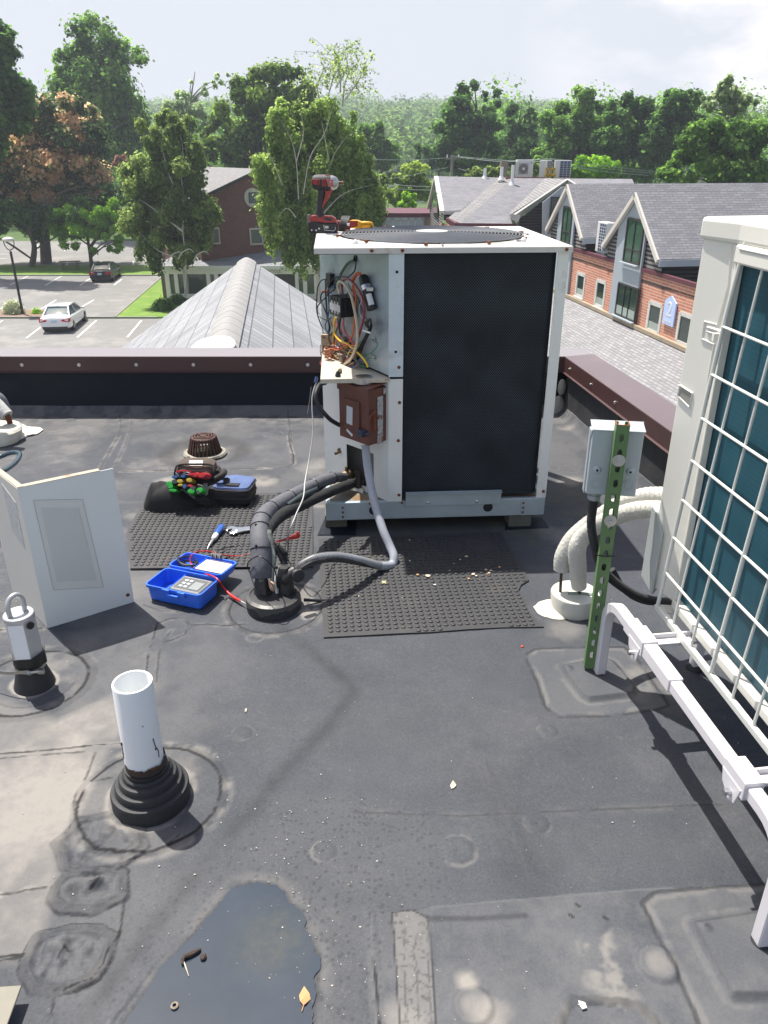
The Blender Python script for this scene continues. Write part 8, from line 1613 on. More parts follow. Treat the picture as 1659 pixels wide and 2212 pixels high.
for cxp, cyp, r_ in ((546, 427, 20),):
    c = LB(cxp, cyp, .05); rr = (LB(cxp+r_, cyp, .05)-c).length*.92; q3 = gn.to_track_quat('Z', 'Y').to_matrix(); mb = MB(); mb.lathe([(rr, -.03), (rr, .05), (rr*.93, .06), (.001, .06)], c, 36, q3); w_ = mb.build('round_window', pm('cream_trim', (.50, .47, .40), .6), t)
    mb = MB(); mb.bar(c-Z*rr*.55+gn*.07, c+Z*rr*.55+gn*.07, rr*1.0, .06, tuple(gn)); g_ = mb.build('window_frame', wframe_d, t); g_.parent = w_
    mb = MB(); mb.bar(c-Z*rr*.48+gn*.09, c+Z*rr*.48+gn*.09, rr*.86, .06, tuple(gn)); g_ = mb.build('pane', glassmat('pane_blue', (.10, .14, .17), .06), t); g_.parent = w_
for x0, y0, x1, y1 in ((447, 492, 476, 527), (538, 493, 569, 528), (620, 494, 650, 529)):
    a, b__ = LB(x0, y0, .03), LB(x1, y1, .03); mb = MB(); mb.prism([a, Vector((b__.x, b__.y, a.z)), b__, Vector((a.x, a.y, b__.z))], (0, 0, 0), tuple(gn*.06)); w_ = mb.build('window', pm('cream_trim', (.50, .47, .40), .6), t)
    c = (a+b__)/2; s_ = .80; a2, b2_ = c+(a-c)*s_+gn*.07, c+(b__-c)*s_+gn*.07; mb = MB(); mb.prism([a2, Vector((b2_.x, b2_.y, a2.z)), b2_, Vector((a2.x, a2.y, b2_.z))], (0, 0, 0), tuple(gn*.02)); g_ = mb.build('pane', glassmat('pane_grey', (.07, .12, .11), .08), t); g_.parent = w_
# entrance wing
cU = crop(620, 1020, 2.5136); YE = 59.0
def EP(x, y, d=0.0): return A(*cU(x, y), YE-d)
xl, xr = EP(40, 300).x, EP(1720, 300).x; zeav = EP(300, 60).z; cwh = pm('entrance_white', (.80, .79, .75), .6, var=.05)
mb = MB(); mb.keepn = True; a = Vector((xl-.3, YE-.4, zeav)); b__ = Vector((xr, YE-.4, zeav)); c = A(700, 527, 64); c1z = A(500, 530, 63.5).z; mb.add([a, b__, Vector((xr, 64, c1z)), Vector((xl+2.4, 64, c1z))], [(0, 1, 2, 3)], False, [[(0, 0), (12, 0), (12, 5), (2, 5)]]); mb.add([a, Vector((xl+2.4, 64, c1z)), Vector((xl-.3, 66, zeav))], [(0, 1, 2)], False, [[(0, 0), (3, 5), (0, 7)]]); mb.build('entrance_roof', tilemat('shingle_entry', (.30, .31, .33), (.22, .23, .25), (.12, .12, .13), .4, .2, .02, vary=.1), t)
mb = MB(); mb.bar((xl-.3, YE-.38, zeav-.12), (xr, YE-.38, zeav-.12), .12, .24, (0, 0, 1)); mb.bar((xl-.1, YE-.1, zeav-.42), (xr, YE-.1, zeav-.42), .2, .38, (0, 0, 1)); mb.build('fascia', cwh, t)
mb = MB(); mb.box(((xl+xr)/2, YE+2.2, (zeav+GZ)/2-.1), (xr-xl, 3.9, zeav-GZ-.1)); mb.build('entrance_back', pm('entrance_dark', (.045, .05, .05), .5), t)
zt_ = EP(100, 95).z; zb_ = GZ
for x0, x1 in ((78, 122), (168, 206), (488, 526), (566, 602), (1363, 1397), (1440, 1480), (1550, 1600)):
    a, b__ = EP(x0, 200).x, EP(x1, 200).x; mb = MB(); mb.box(((a+b__)/2, YE, (zt_+zb_)/2), ((b__-a), .22, zt_-zb_)); mb.build('column', cwh, t)
mb = MB()
for x0, x1 in ((122, 168), (206, 488), (526, 566), (1397, 1440), (1480, 1550)):
    a, b__ = EP(x0, 200).x, EP(x1, 200).x; zz = EP(200, 345).z; mb.box(((a+b__)/2, YE+.06, (zz+zb_)/2), (b__-a, .1, zz-zb_))
mb.build('low_panels', cwh, t)
mb = MB()
for x0, x1 in ((122, 168), (206, 488), (526, 566), (1397, 1440), (1480, 1550)):
    a, b__ = EP(x0, 200).x, EP(x1, 200).x; zz = EP(200, 345).z; mb = MB(); mb.box(((a+b__)/2, YE+.08, (zz+zt_)/2), (b__-a, .03, zt_-zz)); mb.build('pane', glassmat('entrance_pane', (.06, .075, .07), .06), t)
mb = MB(); a, b__ = EP(1040, 200).x, EP(1232, 200).x; z0_, z1_ = EP(1100, 138).z, EP(1100, 97).z; mb.box(((a+b__)/2-.4, YE-.26, (z0_+z1_)/2), (b__-a+.8, .05, z1_-z0_)); sg_ = mb.build('sign_board', cwh, t)
Mx = frameM(Vector((EP(1128, 117).x, YE-.292, (z0_+z1_)/2)), (1, 0, 0), (0, 0, 1)); tx_ = text_mesh('SCHOOL', .30, Mx, pm('letter_green', (.12, .15, .13), .6), 'sign_lettering', t, .004); tx_.parent = sg_
fx = EP(1215, 117).x; mb = MB(); c = Vector((fx, YE-.295, (z0_+z1_)/2)); mb.ell(c+Z*.10, (.03, .006, .03), 8, 5); mb.bar(c+Z*.06, c-Z*.03, .05, .01, (0, 1, 0)); mb.bar(c-Z*.03, c+Vector((.04, 0, -.12)), .02, .01, (0, 1, 0)); mb.bar(c-Z*.03, c+Vector((-.03, 0, -.12)), .02, .01, (0, 1, 0)); mb.bar(c+Vector((-.05, 0, .0)), c+Vector((.06, 0, .05)), .018, .01, (0, 1, 0)); fg = mb.build('running_figure', wframe_d, t); fg.parent = sg_
mb = MB(); a, b__ = EP(42, 200).x, EP(88, 200).x; mb.box(((a+b__)/2, YE+.4, (zeav+GZ)/2-.2), (b__-a, .6, zeav-GZ-.3)); mb.build('brick_pier', brick_d, t)

# ---------------------------------------------------------------- utility pole and wires
b0 = A(979, 383, 75); tp = A(977, 334, 75); t = thing('utility_pole', 'wooden utility pole with a crossarm rising behind the far roof', 'pole', (tp.x, 75, GZ)); pg = pm('pole_wood', (.26, .24, .22), .9)
mb = MB(); mb.lathe([(.16, GZ), (.12, tp.z)], (tp.x, 75, 0), 10); mb.build('pole', pg, t); mb = MB(); mb.bar(A(964, 343, 75), A(993, 341, 75), .12, .12); mb.build('crossarm', pg, t)
for k, x in enumerate((966, 978, 991)): mb = MB(); mb.lathe([(.05, 0), (.05, .22), (.02, .26)], A(x, 341, 75), 8); mb.build('insulator', whitep, t)
wgrey = pm('wire_grey', (.30, .36, .34), .5)
def cable(label, pts, r_=.022, n_=8):
    mb = MB(); mb.tube(pts, r_, 5, n_); o = mb.build('overhead_wire', wgrey); tag(o, label, 'wire', 'overhead wires')
cable('top overhead wire sagging from the utility pole toward the right', [A(978, 337, 75), A(1100, 347, 72), A(1200, 344, 66), A(1300, 358, 68), A(1420, 371, 70)])
cable('middle overhead wire running right from the pole crossarm', [A(992, 340, 75), A(1080, 349, 72), A(1170, 349, 66), A(1300, 364, 68), A(1410, 374, 70)])
cable('lower overhead wire crossing the dark trees on the right', [A(1190, 352, 66), A(1300, 370, 67), A(1400, 379, 68)])
cable('upper overhead wire running left from the pole into the birch', [A(965, 341, 75), A(900, 345, 72), A(820, 345, 68), A(740, 340, 64)])
cable('thin overhead wire below it on the left of the pole', [A(966, 362, 75), A(920, 372, 74), A(850, 385, 72), A(790, 388, 70)], .015)
cable('double thin wire passing behind the shingled gable', [A(990, 364, 75), A(1020, 372, 72), A(1050, 376, 70)], .015)
cable('low thin wire left of the shingled gable', [A(940, 403, 60), A(890, 402, 61), A(850, 398, 62)], .015); cable('lowest thin wire left of the shingled gable', [A(940, 411, 60), A(890, 410, 61), A(850, 407, 62)], .015)
# white fence and blue pool corner
t = thing('picket_fence', 'short pale picket fence beyond the flat annex', 'fence', tuple(A(845, 462, 60))); mb = MB()
for k in range(14): q = A(832+k*2.6, 466, 60); mb.box(q+Z*.1, (.06, .03, .9))
mb.bar(A(830, 460, 60), A(868, 460, 60), .03, .06); mb.build('pickets', whit, t)
# ================================================================ trees
def leafmat(name, c_lo, c_hi, alt=None, alt_t=.75):
    m, nt, b = newmat(name); L = nt.links.new; N = nt.nodes.new
    at = N('ShaderNodeAttribute'); at.attribute_name = 'lc'; sp_ = N('ShaderNodeSeparateColor'); L(at.outputs['Color'], sp_.inputs[0])
    r_ = N('ShaderNodeValToRGB'); r_.color_ramp.elements[0].color = (*c_lo, 1); r_.color_ramp.elements[1].color = (*c_hi, 1); L(sp_.outputs[0], r_.inputs[0]); col = r_.outputs[0]
    if alt: 
        mx = N('ShaderNodeMixRGB'); gt = N('ShaderNodeMath'); gt.operation = 'GREATER_THAN'; gt.inputs[1].default_value = alt_t; L(sp_.outputs[1], gt.inputs[0]); L(gt.outputs[0], mx.inputs[0]); L(col, mx.inputs[1]); mx.inputs[2].default_value = (*alt, 1); col = mx.outputs[0]
    L(col, b.inputs['Base Color']); b.inputs['Roughness'].default_value = .7; b.inputs['Specular IOR Level'].default_value = .08
    tr_ = N('ShaderNodeBsdfTranslucent'); hs = N('ShaderNodeHueSaturation'); hs.inputs['Value'].default_value = 1.75; hs.inputs['Saturation'].default_value = 1.1; L(col, hs.inputs['Color']); L(hs.outputs[0], tr_.inputs[0])
    ms = N('ShaderNodeMixShader'); ms.inputs[0].default_value = .62; L(b.outputs[0], ms.inputs[1]); L(tr_.outputs[0], ms.inputs[2]); L(ms.outputs[0], nt.nodes['Material Output'].inputs[0]); return m
def leaves_mesh(name, C, N_, size, asp, lc, g2, mat, parent, down=0.0):
    """one quad per leaf clump; C centres, N_ normals"""
    n = len(C); r = rng.normal(size=(n, 3)); 
    if down: r = r*(1-down)+np.array([0, 0, -1.0])*down*2
    r -= N_*(r*N_).sum(1, keepdims=True); r /= np.linalg.norm(r, axis=1, keepdims=True)+1e-9; s = np.cross(N_, r)
    sz = size*rng.uniform(.45, 1.5, (n, 1)); a = r*sz*asp; b = s*sz*.5
    fold = N_*sz*.18
    V = np.stack([C-a*.5, C+b*.8+fold, C+a*.6, C-b*.8+fold], 1).reshape(-1, 3)
    inv = INV[parent.name] if parent is not None else None
    if inv is not None: V = V+np.array(inv.translation)
    me = bpy.data.meshes.new(name); me.vertices.add(4*n); me.vertices.foreach_set('co', V.astype(np.float32).ravel())
    me.loops.add(4*n); me.loops.foreach_set('vertex_index', np.arange(4*n, dtype=np.int32)); me.polygons.add(n); me.polygons.foreach_set('loop_start', np.arange(0, 4*n, 4, dtype=np.int32)); me.polygons.foreach_set('loop_total', np.full(n, 4, np.int32)); me.update(calc_edges=True)
    ca = me.color_attributes.new('lc', 'FLOAT_COLOR', 'POINT'); col = np.ones((n, 4), np.float32); col[:, 0] = np.clip(lc, 0, 1); col[:, 1] = np.clip(g2, 0, 1); ca.data.foreach_set('color', np.repeat(col, 4, 0).ravel())
    me.materials.append(mat); o = bpy.data.objects.new(name, me); COL.objects.link(o)
    if parent is not None: o.parent = parent; INV[o.name] = INV[parent.name]
    return o
def ellpt(px, py, rx, ry, Y):
    c = A(px, py, Y); k = (A(px+100, py, Y)-c).length/100; return np.array(c), np.array([rx*k, max(rx, ry*.7)*k*.8, ry*k*1.0])
def clumps(ells, ncl, crel=(.16, .30), shell=.55, seed=1):
    r = np.random.default_rng(seed); vol = np.array([e[1].prod()**(2/3) for e in ells]); cnt = np.maximum(3, (ncl*vol/vol.sum()).astype(int)); out = []
    for (c, rad), k in zip(ells, cnt):
        d = r.normal(size=(k, 3)); d /= np.linalg.norm(d, axis=1, keepdims=True); rr = shell+(1-shell)*r.random((k, 1))**.6; p = c+d*rad*rr*.88
        s = rad.mean()*r.uniform(*crel, (k, 1)); 
        for i in range(k): out.append((p[i], s[i, 0], d[i]))
    return out
TREES = 0
def tree(name, label, base, ells, nleaf, lsize, mat, trunk_r=.25, ncl=60, crel=(.16, .30), shell=.55, bark=None, limbs=12, squash=.88, group='trees behind the car park and roofs', up=.35, down=0.0, asp=1.0, alt_fn=None, seed=1, limb_r=.35, lshow=1.0, core=True, bz=GZ):
    """tapered trunk, limbs and a crown of leaf clumps; every clump has its own tone"""
    r = np.random.default_rng(seed); base = Vector(base); t = thing(name, label, 'tree', (base.x, base.y, bz), 0, group)
    cl = clumps(ells, ncl, crel, shell, seed); n = len(cl); S = np.array([c[1] for c in cl]); w_ = S**2/ (S**2).sum(); idx = r.choice(n, nleaf, p=w_)
    P0 = np.array([c[0] for c in cl]); tone = r.uniform(0, 1, n)
    d = r.normal(size=(nleaf, 3)); d /= np.linalg.norm(d, axis=1, keepdims=True); rad = r.random((nleaf, 1))**.45; rad = rad*(1+.30*r.normal(size=(nleaf, 1))*(rad > .6)); rad = np.clip(rad, 0, 1.9)
    off = d*rad*S[idx][:, None]*np.array([1, 1, squash]); C = P0[idx]+off
    if down: C[:, 2] -= r.random(nleaf)**2*down
    D0 = np.array([c[2] for c in cl])[idx]
    Nn = d*.7+D0*.3+np.array([0, 0, up])+r.normal(size=(nleaf, 3))*.45; Nn /= np.linalg.norm(Nn, axis=1, keepdims=True)
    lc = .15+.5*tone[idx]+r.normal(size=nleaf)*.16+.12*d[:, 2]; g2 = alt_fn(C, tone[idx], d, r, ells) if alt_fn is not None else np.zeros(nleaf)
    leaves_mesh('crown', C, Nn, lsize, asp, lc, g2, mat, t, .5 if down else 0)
    bark = bark or pm('bark_brown', (.10, .085, .07), .9, var=.3, vs=3, bump=1, bs=10)
    cz_ = np.array([e[0] for e in ells]).mean(0); topz = max(e[0][2]+e[1][2]*.6 for e in ells)
    tpt = Vector((float(cz_[0]), float(cz_[1]), topz)); b3 = Vector((base.x, base.y, bz))
    TP = [b3, b3.lerp(tpt, .25)+Vector((.02, 0, 0))*topz*0, b3.lerp(tpt, .5)+Vector((r.normal()*.3, r.normal()*.3, 0)), b3.lerp(tpt, .78)+Vector((r.normal()*.4, 0, 0)), tpt]
    mb = MB(); mb.tube(TP, [trunk_r*1.25, trunk_r, trunk_r*.75, trunk_r*.45, trunk_r*.12], 10, 6); tk = mb.build('trunk', bark, t)
    PT = catmull(TP, 8); pick = r.choice(n, min(limbs, n), replace=False); mb = MB()
    for i in pick:
        q = Vector(P0[i]); 
        cand = [p for p in PT if p.z < q.z-.3*abs(q.z-PT[0].z)*.3] or PT[:3]; s_ = min(cand, key=lambda p: (p-q).length+abs(p.z-(q.z-(q-p).length*.5))*.6); mid = s_.lerp(q, .5)+Vector((0, 0, (q-s_).length*.10))+Vector((r.normal(), r.normal(), 0))*.15
        mb.tube([s_, mid, q, q+(q-mid)*.25], [trunk_r*limb_r, trunk_r*limb_r*.6, trunk_r*limb_r*.3, .012], 6, 4)
    mb.build('branches', bark, t)
    return t
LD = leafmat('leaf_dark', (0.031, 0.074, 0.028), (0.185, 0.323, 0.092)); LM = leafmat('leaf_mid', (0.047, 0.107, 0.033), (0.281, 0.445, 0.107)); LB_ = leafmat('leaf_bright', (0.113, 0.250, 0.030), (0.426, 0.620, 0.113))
LO = leafmat('leaf_olive', (.075, .125, .04), (.34, .42, .15)); LBi = leafmat('leaf_birch', (.10, .16, .045), (.44, .56, .19)); LOr = leafmat('leaf_orange', (0.030, 0.064, 0.027), (0.178, 0.252, 0.083), (.58, .42, .27), .60); LFar = leafmat('leaf_far', (0.048, 0.095, 0.036), (0.171, 0.261, 0.084)); LYel = leafmat('leaf_yellow', (0.114, 0.194, 0.046), (0.433, 0.524, 0.148))
LCh = leafmat('leaf_chestnut', (0.035, 0.083, 0.023), (0.252, 0.355, 0.083), (.34, .34, .12), .86)
white_bark = pm('birch_bark', (.46, .44, .40), .8, var=.12, vs=4, dirt=(.07, .065, .06), dk=.60, ds=5); grey_bark = pm('grey_bark', (.24, .23, .21), .9, var=.2, vs=4)
E = ellpt
# tall airy tree, upper left
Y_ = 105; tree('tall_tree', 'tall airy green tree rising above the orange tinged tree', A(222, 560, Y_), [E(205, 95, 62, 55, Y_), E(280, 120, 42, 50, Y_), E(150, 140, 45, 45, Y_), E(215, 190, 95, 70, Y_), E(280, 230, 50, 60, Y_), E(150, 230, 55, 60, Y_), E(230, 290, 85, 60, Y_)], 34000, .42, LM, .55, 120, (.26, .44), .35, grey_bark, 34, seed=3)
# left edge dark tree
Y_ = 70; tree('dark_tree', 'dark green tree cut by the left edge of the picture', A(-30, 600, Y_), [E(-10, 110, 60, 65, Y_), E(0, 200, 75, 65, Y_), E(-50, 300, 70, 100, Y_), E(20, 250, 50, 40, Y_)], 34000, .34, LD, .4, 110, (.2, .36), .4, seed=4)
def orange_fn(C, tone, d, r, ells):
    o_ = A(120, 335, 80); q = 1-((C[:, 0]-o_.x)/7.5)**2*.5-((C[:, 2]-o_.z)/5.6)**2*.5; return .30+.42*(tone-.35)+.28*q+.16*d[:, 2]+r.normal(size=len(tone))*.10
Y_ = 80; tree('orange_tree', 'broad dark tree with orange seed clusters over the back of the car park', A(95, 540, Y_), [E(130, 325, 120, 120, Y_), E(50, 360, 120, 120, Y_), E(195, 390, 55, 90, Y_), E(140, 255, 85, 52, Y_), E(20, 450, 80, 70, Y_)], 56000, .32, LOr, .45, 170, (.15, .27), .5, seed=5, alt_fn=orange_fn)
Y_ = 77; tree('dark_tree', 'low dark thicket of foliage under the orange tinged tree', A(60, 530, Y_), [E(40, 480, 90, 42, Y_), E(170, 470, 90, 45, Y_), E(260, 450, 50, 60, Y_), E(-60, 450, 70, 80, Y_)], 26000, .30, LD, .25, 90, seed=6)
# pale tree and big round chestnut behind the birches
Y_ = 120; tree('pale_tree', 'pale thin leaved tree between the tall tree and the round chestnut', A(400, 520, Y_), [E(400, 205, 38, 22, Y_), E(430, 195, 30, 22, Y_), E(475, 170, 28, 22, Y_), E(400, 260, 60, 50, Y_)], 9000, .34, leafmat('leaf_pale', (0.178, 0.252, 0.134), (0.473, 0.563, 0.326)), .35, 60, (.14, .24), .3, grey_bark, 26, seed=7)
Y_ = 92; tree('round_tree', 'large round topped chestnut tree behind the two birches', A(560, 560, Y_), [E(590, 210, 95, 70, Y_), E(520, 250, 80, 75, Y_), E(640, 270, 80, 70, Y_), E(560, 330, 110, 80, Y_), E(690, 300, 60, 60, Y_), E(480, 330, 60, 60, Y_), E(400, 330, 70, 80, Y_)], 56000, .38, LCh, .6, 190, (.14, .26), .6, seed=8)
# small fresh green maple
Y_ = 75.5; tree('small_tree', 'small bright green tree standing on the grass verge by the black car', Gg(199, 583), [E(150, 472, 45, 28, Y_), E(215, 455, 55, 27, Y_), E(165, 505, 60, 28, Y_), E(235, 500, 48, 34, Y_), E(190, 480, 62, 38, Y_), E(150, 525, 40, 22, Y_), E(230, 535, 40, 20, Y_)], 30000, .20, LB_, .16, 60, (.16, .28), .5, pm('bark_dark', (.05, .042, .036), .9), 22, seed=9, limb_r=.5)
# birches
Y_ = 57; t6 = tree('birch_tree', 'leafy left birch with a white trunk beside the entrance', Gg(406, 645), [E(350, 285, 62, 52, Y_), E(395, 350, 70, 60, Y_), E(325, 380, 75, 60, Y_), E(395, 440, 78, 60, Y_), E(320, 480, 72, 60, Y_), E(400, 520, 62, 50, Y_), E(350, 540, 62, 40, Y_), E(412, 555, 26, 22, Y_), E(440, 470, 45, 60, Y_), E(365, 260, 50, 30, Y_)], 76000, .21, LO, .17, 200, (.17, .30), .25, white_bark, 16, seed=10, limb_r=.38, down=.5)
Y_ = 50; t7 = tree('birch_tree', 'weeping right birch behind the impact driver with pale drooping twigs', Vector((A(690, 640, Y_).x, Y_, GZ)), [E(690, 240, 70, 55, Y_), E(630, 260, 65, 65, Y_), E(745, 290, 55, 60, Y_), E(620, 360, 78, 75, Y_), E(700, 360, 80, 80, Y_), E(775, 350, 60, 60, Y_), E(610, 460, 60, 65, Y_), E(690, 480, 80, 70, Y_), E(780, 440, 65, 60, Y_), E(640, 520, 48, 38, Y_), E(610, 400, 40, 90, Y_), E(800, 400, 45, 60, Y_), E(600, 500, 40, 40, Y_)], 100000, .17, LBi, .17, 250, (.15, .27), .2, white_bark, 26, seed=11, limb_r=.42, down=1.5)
# bare wispy tops of the birches
def wisps(t, roots, seed, mat=None):
    r = np.random.default_rng(seed); mb = MB(); LC = []; 
    for (px, py), (qx, qy), Yw in roots:
        a = A(px, py, Yw); b__ = A(qx, qy, Yw); mid = a.lerp(b__, .5)+Vector((r.normal()*.2, r.normal()*.2, .1)); mb.tube([a, mid, b__], [.055, .035, .01], 6, 5)
        for k in range(9):
            f = r.uniform(.25, 1); p = a.lerp(b__, f); e = p+Vector((r.normal()*.8, r.normal()*.5, r.uniform(-.1, .9))); dr_ = e+Vector((r.normal()*.3, 0, -r.uniform(.2, .8))); mb.tube([p, p.lerp(e, .6)+Z*.1, e, dr_], [.018, .012, .008, .004], 4, 3)
            for q in np.linspace(.3, 1, 16): LC.append(np.array(p.lerp(e, q))+r.normal(size=3)*.14); LC.append(np.array(e.lerp(dr_, q))+r.normal(size=3)*.09)
    mb.build('branches', white_bark, t); LC = np.array(LC); NN = r.normal(size=LC.shape); NN /= np.linalg.norm(NN, axis=1, keepdims=True); leaves_mesh('crown', LC, NN, .12, 1.0, r.random(len(LC)), np.zeros(len(LC)), mat or LBi, t)
wisps(t7, [((700, 240), (735, 92), 50), ((735, 200), (715, 120), 50), ((745, 215), (785, 150), 50), ((740, 230), (760, 140), 50.5), ((690, 220), (700, 150), 50), ((725, 190), (745, 110), 49.5)], 21)
mb = MB()
for pts in ([(645, 430), (640, 350), (628, 300), (600, 250)], [(640, 350), (655, 290), (650, 240)], [(655, 420), (670, 340), (700, 290), (716, 240), (730, 200)], [(700, 420), (715, 350), (745, 300), (775, 282)], [(610, 400), (590, 350), (575, 320)], [(712, 352), (702, 300), (695, 260)], [(690, 470), (740, 420), (800, 400)], [(640, 470), (620, 450), (600, 470)]):
    mb.tube([A(x, y, 48.7) for x, y in pts], [.036, .026, .016, .008], 6, 5)
mb.build('branches', white_bark, t7)
mb = MB()
for pts in ([(400, 640), (401, 560), (395, 500), (398, 440), (392, 380), (395, 330), (390, 290)], [(398, 440), (370, 390), (355, 340), (345, 300)], [(395, 500), (330, 450), (300, 430)], [(398, 560), (340, 540), (300, 500)]): mb.tube([A(x, y, 55.9) for x, y in pts], [.08, .045, .032, .024, .015, .008], 6, 5)
for k in range(10):
    x = 400+k*4; 
mb.build('branches', white_bark, t6)
mb = MB()
for (x, y) in ((362, 566), (385, 560), (418, 565)):
    mb.tube([A(x, y, 54), A(x+8, y-14, 54), A(x+24, y-22, 54), A(x+34, y-14, 54)], [.04, .035, .03, .01], 6, 5)
mb.build('branches', white_bark, t6)
# right side rows
for i, (px, py, el, Y_, n, mat, lab, sd) in enumerate([
 (1010, 480, [(1010, 205, 38, 32), (1060, 215, 30, 24), (985, 265, 48, 48), (1045, 270, 48, 42), (1010, 325, 72, 45)], 100, 26000, LD, 'dark tree with two soft peaks behind the utility pole', 31),
 (1125, 480, [(1120, 250, 32, 28), (1150, 265, 26, 26), (1125, 320, 50, 50), (1095, 350, 50, 36)], 104, 18000, LD, 'smaller dark tree right of the twin peaked one', 32),
 (1245, 480, [(1250, 222, 52, 30), (1215, 270, 55, 45), (1290, 255, 48, 40), (1245, 320, 78, 55), (1190, 345, 50, 34)], 92, 30000, LM, 'broad round green tree above the far blue coil unit', 33),
 (1370, 480, [(1350, 232, 55, 28), (1410, 225, 55, 28), (1340, 290, 60, 48), (1420, 280, 62, 50), (1380, 340, 90, 50)], 88, 34000, LD, 'wide dark tree right of the broad round one', 34),
 (1480, 480, [(1470, 225, 50, 30), (1450, 270, 45, 40), (1480, 300, 50, 60)], 84, 16000, LD, 'dark tree behind the pale wispy tree on the right', 35),
 (1590, 480, [(1575, 195, 42, 30), (1600, 230, 40, 30), (1545, 220, 34, 22)], 62, 3600, leafmat('leaf_silver', (0.182, 0.251, 0.137), (0.455, 0.524, 0.319)), 'thin silvery tree top showing bare twigs at the upper right', 36),
 (1560, 480, [(1530, 310, 70, 55), (1600, 320, 75, 60), (1480, 360, 60, 40), (1660, 310, 60, 60), (1580, 375, 100, 40)], 60, 42000, LM, 'bushy mid green tree at the right edge above the near roofs', 37),
 (1285, 480, [(1280, 362, 48, 22), (1240, 372, 30, 16), (1320, 368, 26, 18)], 70, 9000, LB_, 'low bright green bush behind the far heat pumps', 38)]):
    tree('leafy_tree', lab, A(px, py, Y_), [E(*e, Y_) for e in el], int(n*1.15), .34 if Y_ > 80 else .26, mat, .35 if n > 5000 else .12, 110 if n > 5000 else 50, (.18, .34), .5 if n > 5000 else .1, grey_bark if i == 5 else None, 20 if i != 5 else 40, seed=sd, limb_r=.35 if i != 5 else .5)
# middle distance, between the birch and the far wing
for i, (px, py, el, Y_, n, mat, lab, sd, ls) in enumerate([
 (830, 470, [(830, 330, 36, 40), (800, 300, 40, 40), (845, 380, 25, 20)], 110, 14000, LM, 'green tree showing just right of the weeping birch', 41, .34),
 (950, 480, [(915, 330, 30, 22), (950, 345, 40, 25), (980, 350, 40, 30)], 120, 10000, LD, 'dark low tree left of the utility pole', 42, .34),
 (900, 480, [(890, 395, 50, 34), (930, 400, 36, 32), (855, 410, 34, 36), (905, 370, 42, 20), (870, 440, 40, 26)], 78, 22000, LYel, 'yellow green leafy tree beyond the flat annex', 43, .22),
 (885, 480, [(882, 432, 16, 26), (880, 450, 24, 16)], 66, 5000, LB_, 'small fresh green tree in front of the yellow green one', 44, .18),
 (1060, 480, [(1050, 372, 40, 13), (1100, 374, 30, 13), (1010, 376, 22, 12), (1165, 372, 40, 16)], 72, 9000, LO, 'olive shrubs showing over the far roof ridge', 45, .22),
 (620, 560, [(600, 420, 60, 50), (720, 400, 60, 60), (780, 410, 40, 50)], 84, 12000, LD, 'dark tree behind the trunk of the weeping birch', 46, .32)]):
    tree('leafy_tree', lab, A(px, py, Y_), [E(*e, Y_) for e in el], n, ls, mat, .2, 50, (.18, .32), .4, None, 10, seed=sd)
# shrubs
def shrub(label, g, r_, h_, n, mat, ls, seed, grp='low shrubs by the car park'):
    t = thing('shrub', label, 'shrub', tuple(g), 0, grp); r = np.random.default_rng(seed); d = r.normal(size=(n, 3)); d /= np.linalg.norm(d, axis=1, keepdims=True); d[:, 2] = np.abs(d[:, 2]); rad = r.random((n, 1))**.3
    C = np.array(g)+d*rad*np.array([r_, r_*.8, h_])+r.normal(size=(n, 3))*.06; Nn = d+r.normal(size=(n, 3))*.4; Nn /= np.linalg.norm(Nn, axis=1, keepdims=True); leaves_mesh('foliage', C, Nn, ls, 1, r.random(n), np.zeros(n), mat, t)
    mb = MB()
    for k in range(5): a = k*1.26; mb.tube([Vector(g), Vector(g)+Vector((math.cos(a)*r_*.3, math.sin(a)*r_*.3, h_*.4)), Vector(g)+Vector((math.cos(a)*r_*.5, math.sin(a)*r_*.5, h_*.75))], [.03, .02, .008], 5, 3)
    mb.build('stem', pm('bark_brown', (.10, .085, .07)), t)
shrub('pale grey green shrub in the mulch bed beside the lamp post', Gg(31, 679), .75, .95, 2600, leafmat('leaf_sage', (0.273, 0.319, 0.205), (0.592, 0.600, 0.455)), .10, 51)
shrub('tiny green plant in the mulch bed behind the white car', Gg(80, 679), .34, .40, 700, LB_, .08, 52)
shrub('dark clipped shrub on the grass beside the entrance', Gg(354, 672), .80, .85, 3000, LD, .10, 53)
shrub('darker clipped shrub against the entrance windows', Gg(385, 659), .75, .75, 2600, LD, .10, 54)
# rusty dead looking clump behind the maple
Y_ = 96; tree('brown_tree', 'small brownish dead leaved tree behind the left birch', A(262, 560, Y_), [E(262, 348, 22, 16, Y_), E(265, 375, 20, 16, Y_)], 2500, .26, leafmat('leaf_brown', (0.160, 0.091, 0.068), (0.433, 0.251, 0.194)), .15, 20, seed=61)

# ---------------------------------------------------------------- wooded hills
def hillh(x, y): 
    return -8+ 25*np.exp(-((y-560)/170)**2)*(.75+.25*np.cos((x+20)/150))*np.clip(1-(x-60)/520, .45, 1)+6*np.exp(-((y-330)/90)**2)*(1+.4*np.sin(x/60))
gx = np.linspace(-680, 780, 80); gy = np.linspace(180, 762, 60); GX, GY = np.meshgrid(gx, gy); GH = hillh(GX, GY); GH[0] = -9
me = bpy.data.meshes.new('hills'); co = np.stack([GX, GY, GH], -1).reshape(-1, 3); i = np.arange(80*60).reshape(60, 80); q = np.stack([i[:-1, :-1], i[:-1, 1:], i[1:, 1:], i[1:, :-1]], -1).reshape(-1, 4); me.from_pydata(co.tolist(), [], q.tolist()); me.materials.append(pm('hill_green', (.035, .065, .02), .95, var=.3, vs=.05)); o = bpy.data.objects.new('hills', me); COL.objects.link(o); tag(o, 'wooded hills on the horizon', 'hills', kind='structure')
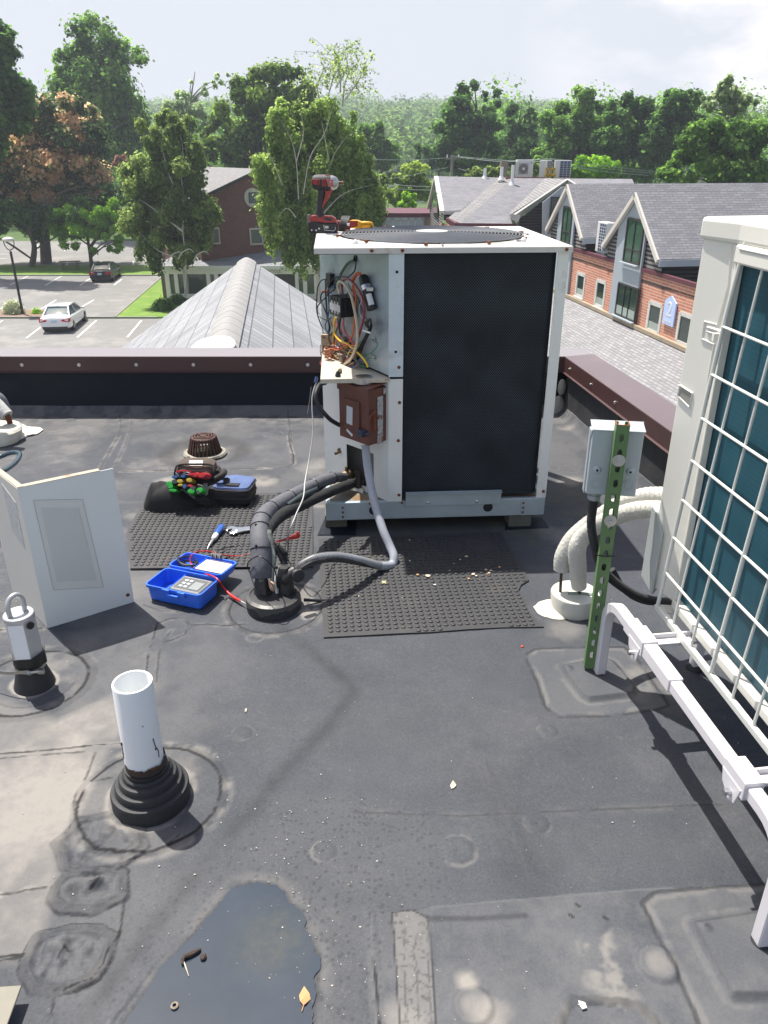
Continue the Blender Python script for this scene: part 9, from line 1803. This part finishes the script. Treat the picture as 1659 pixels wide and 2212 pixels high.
r = np.random.default_rng(77); n = 5200; X_ = r.uniform(-260, 480, n); Yv = r.uniform(190, 640, n); Hh_ = hillh(X_, Yv); R_ = r.uniform(3.2, 6.5, n)*(.8+Yv/900)
per = 85; cen_ = np.stack([X_, Yv, Hh_+R_*1.5], 1); tone = r.random(n); idx = np.repeat(np.arange(n), per); d = r.normal(size=(n*per, 3)); d /= np.linalg.norm(d, axis=1, keepdims=True); d[:, 2] = np.abs(d[:, 2])*1.1-.25
C = cen_[idx]+d*R_[idx][:, None]*(.75+.3*r.random((n*per, 1))); Nn = d+r.normal(size=d.shape)*.18+np.array([0, 0, .2]); Nn /= np.linalg.norm(Nn, axis=1, keepdims=True)
o = leaves_mesh('far_forest', C, Nn, 1.25, 1, .2+.45*tone[idx]+r.normal(size=n*per)*.12+.15*d[:, 2], np.zeros(n*per), LFar, None); tag(o, 'unbroken far forest covering the hills', 'forest', kind='stuff')
# woods filling in behind the left and right trees, nearer
n = 420; X_ = np.concatenate([r.uniform(-130, -8, n//2), r.uniform(14, 130, n-n//2)]); Yv = r.uniform(118, 180, n); R_ = r.uniform(3.5, 6, n); per = 380; cen_ = np.stack([X_, Yv, GZ+R_*1.2+r.uniform(0, 5.5, n)+3.6*(X_ > 0)], 1); tone = r.random(n); idx = np.repeat(np.arange(n), per); d = r.normal(size=(n*per, 3)); d /= np.linalg.norm(d, axis=1, keepdims=True)
C = cen_[idx]+d*R_[idx][:, None]*(.75+.3*r.random((n*per, 1))); Nn = d+r.normal(size=d.shape)*.4+np.array([0, 0, .2]); Nn /= np.linalg.norm(Nn, axis=1, keepdims=True)
o = leaves_mesh('near_wood', C, Nn, .52, 1, .05+.5*tone[idx]+r.normal(size=n*per)*.12+.15*d[:, 2], np.zeros(n*per), LM, None); tag(o, 'dense wood closing the view behind the nearer trees', 'forest', kind='stuff')

# ---------------------------------------------------------------- haze
mb = MB(); mb.box((50, 320, 20), (1500, 900, 58)); m = bpy.data.materials.new('haze'); m.use_nodes = True; nt = m.node_tree; nt.nodes.clear(); N = nt.nodes.new; o_ = N('ShaderNodeOutputMaterial'); pv = N('ShaderNodeVolumePrincipled'); pv.inputs['Color'].default_value = (.80, .87, 1.0, 1); pv.inputs['Density'].default_value = .0007; pv.inputs['Anisotropy'].default_value = .2; nt.links.new(pv.outputs[0], o_.inputs['Volume'])
if True:
    o = mb.build('haze', m); tag(o, 'thin summer haze over the distance', 'haze', kind='stuff')
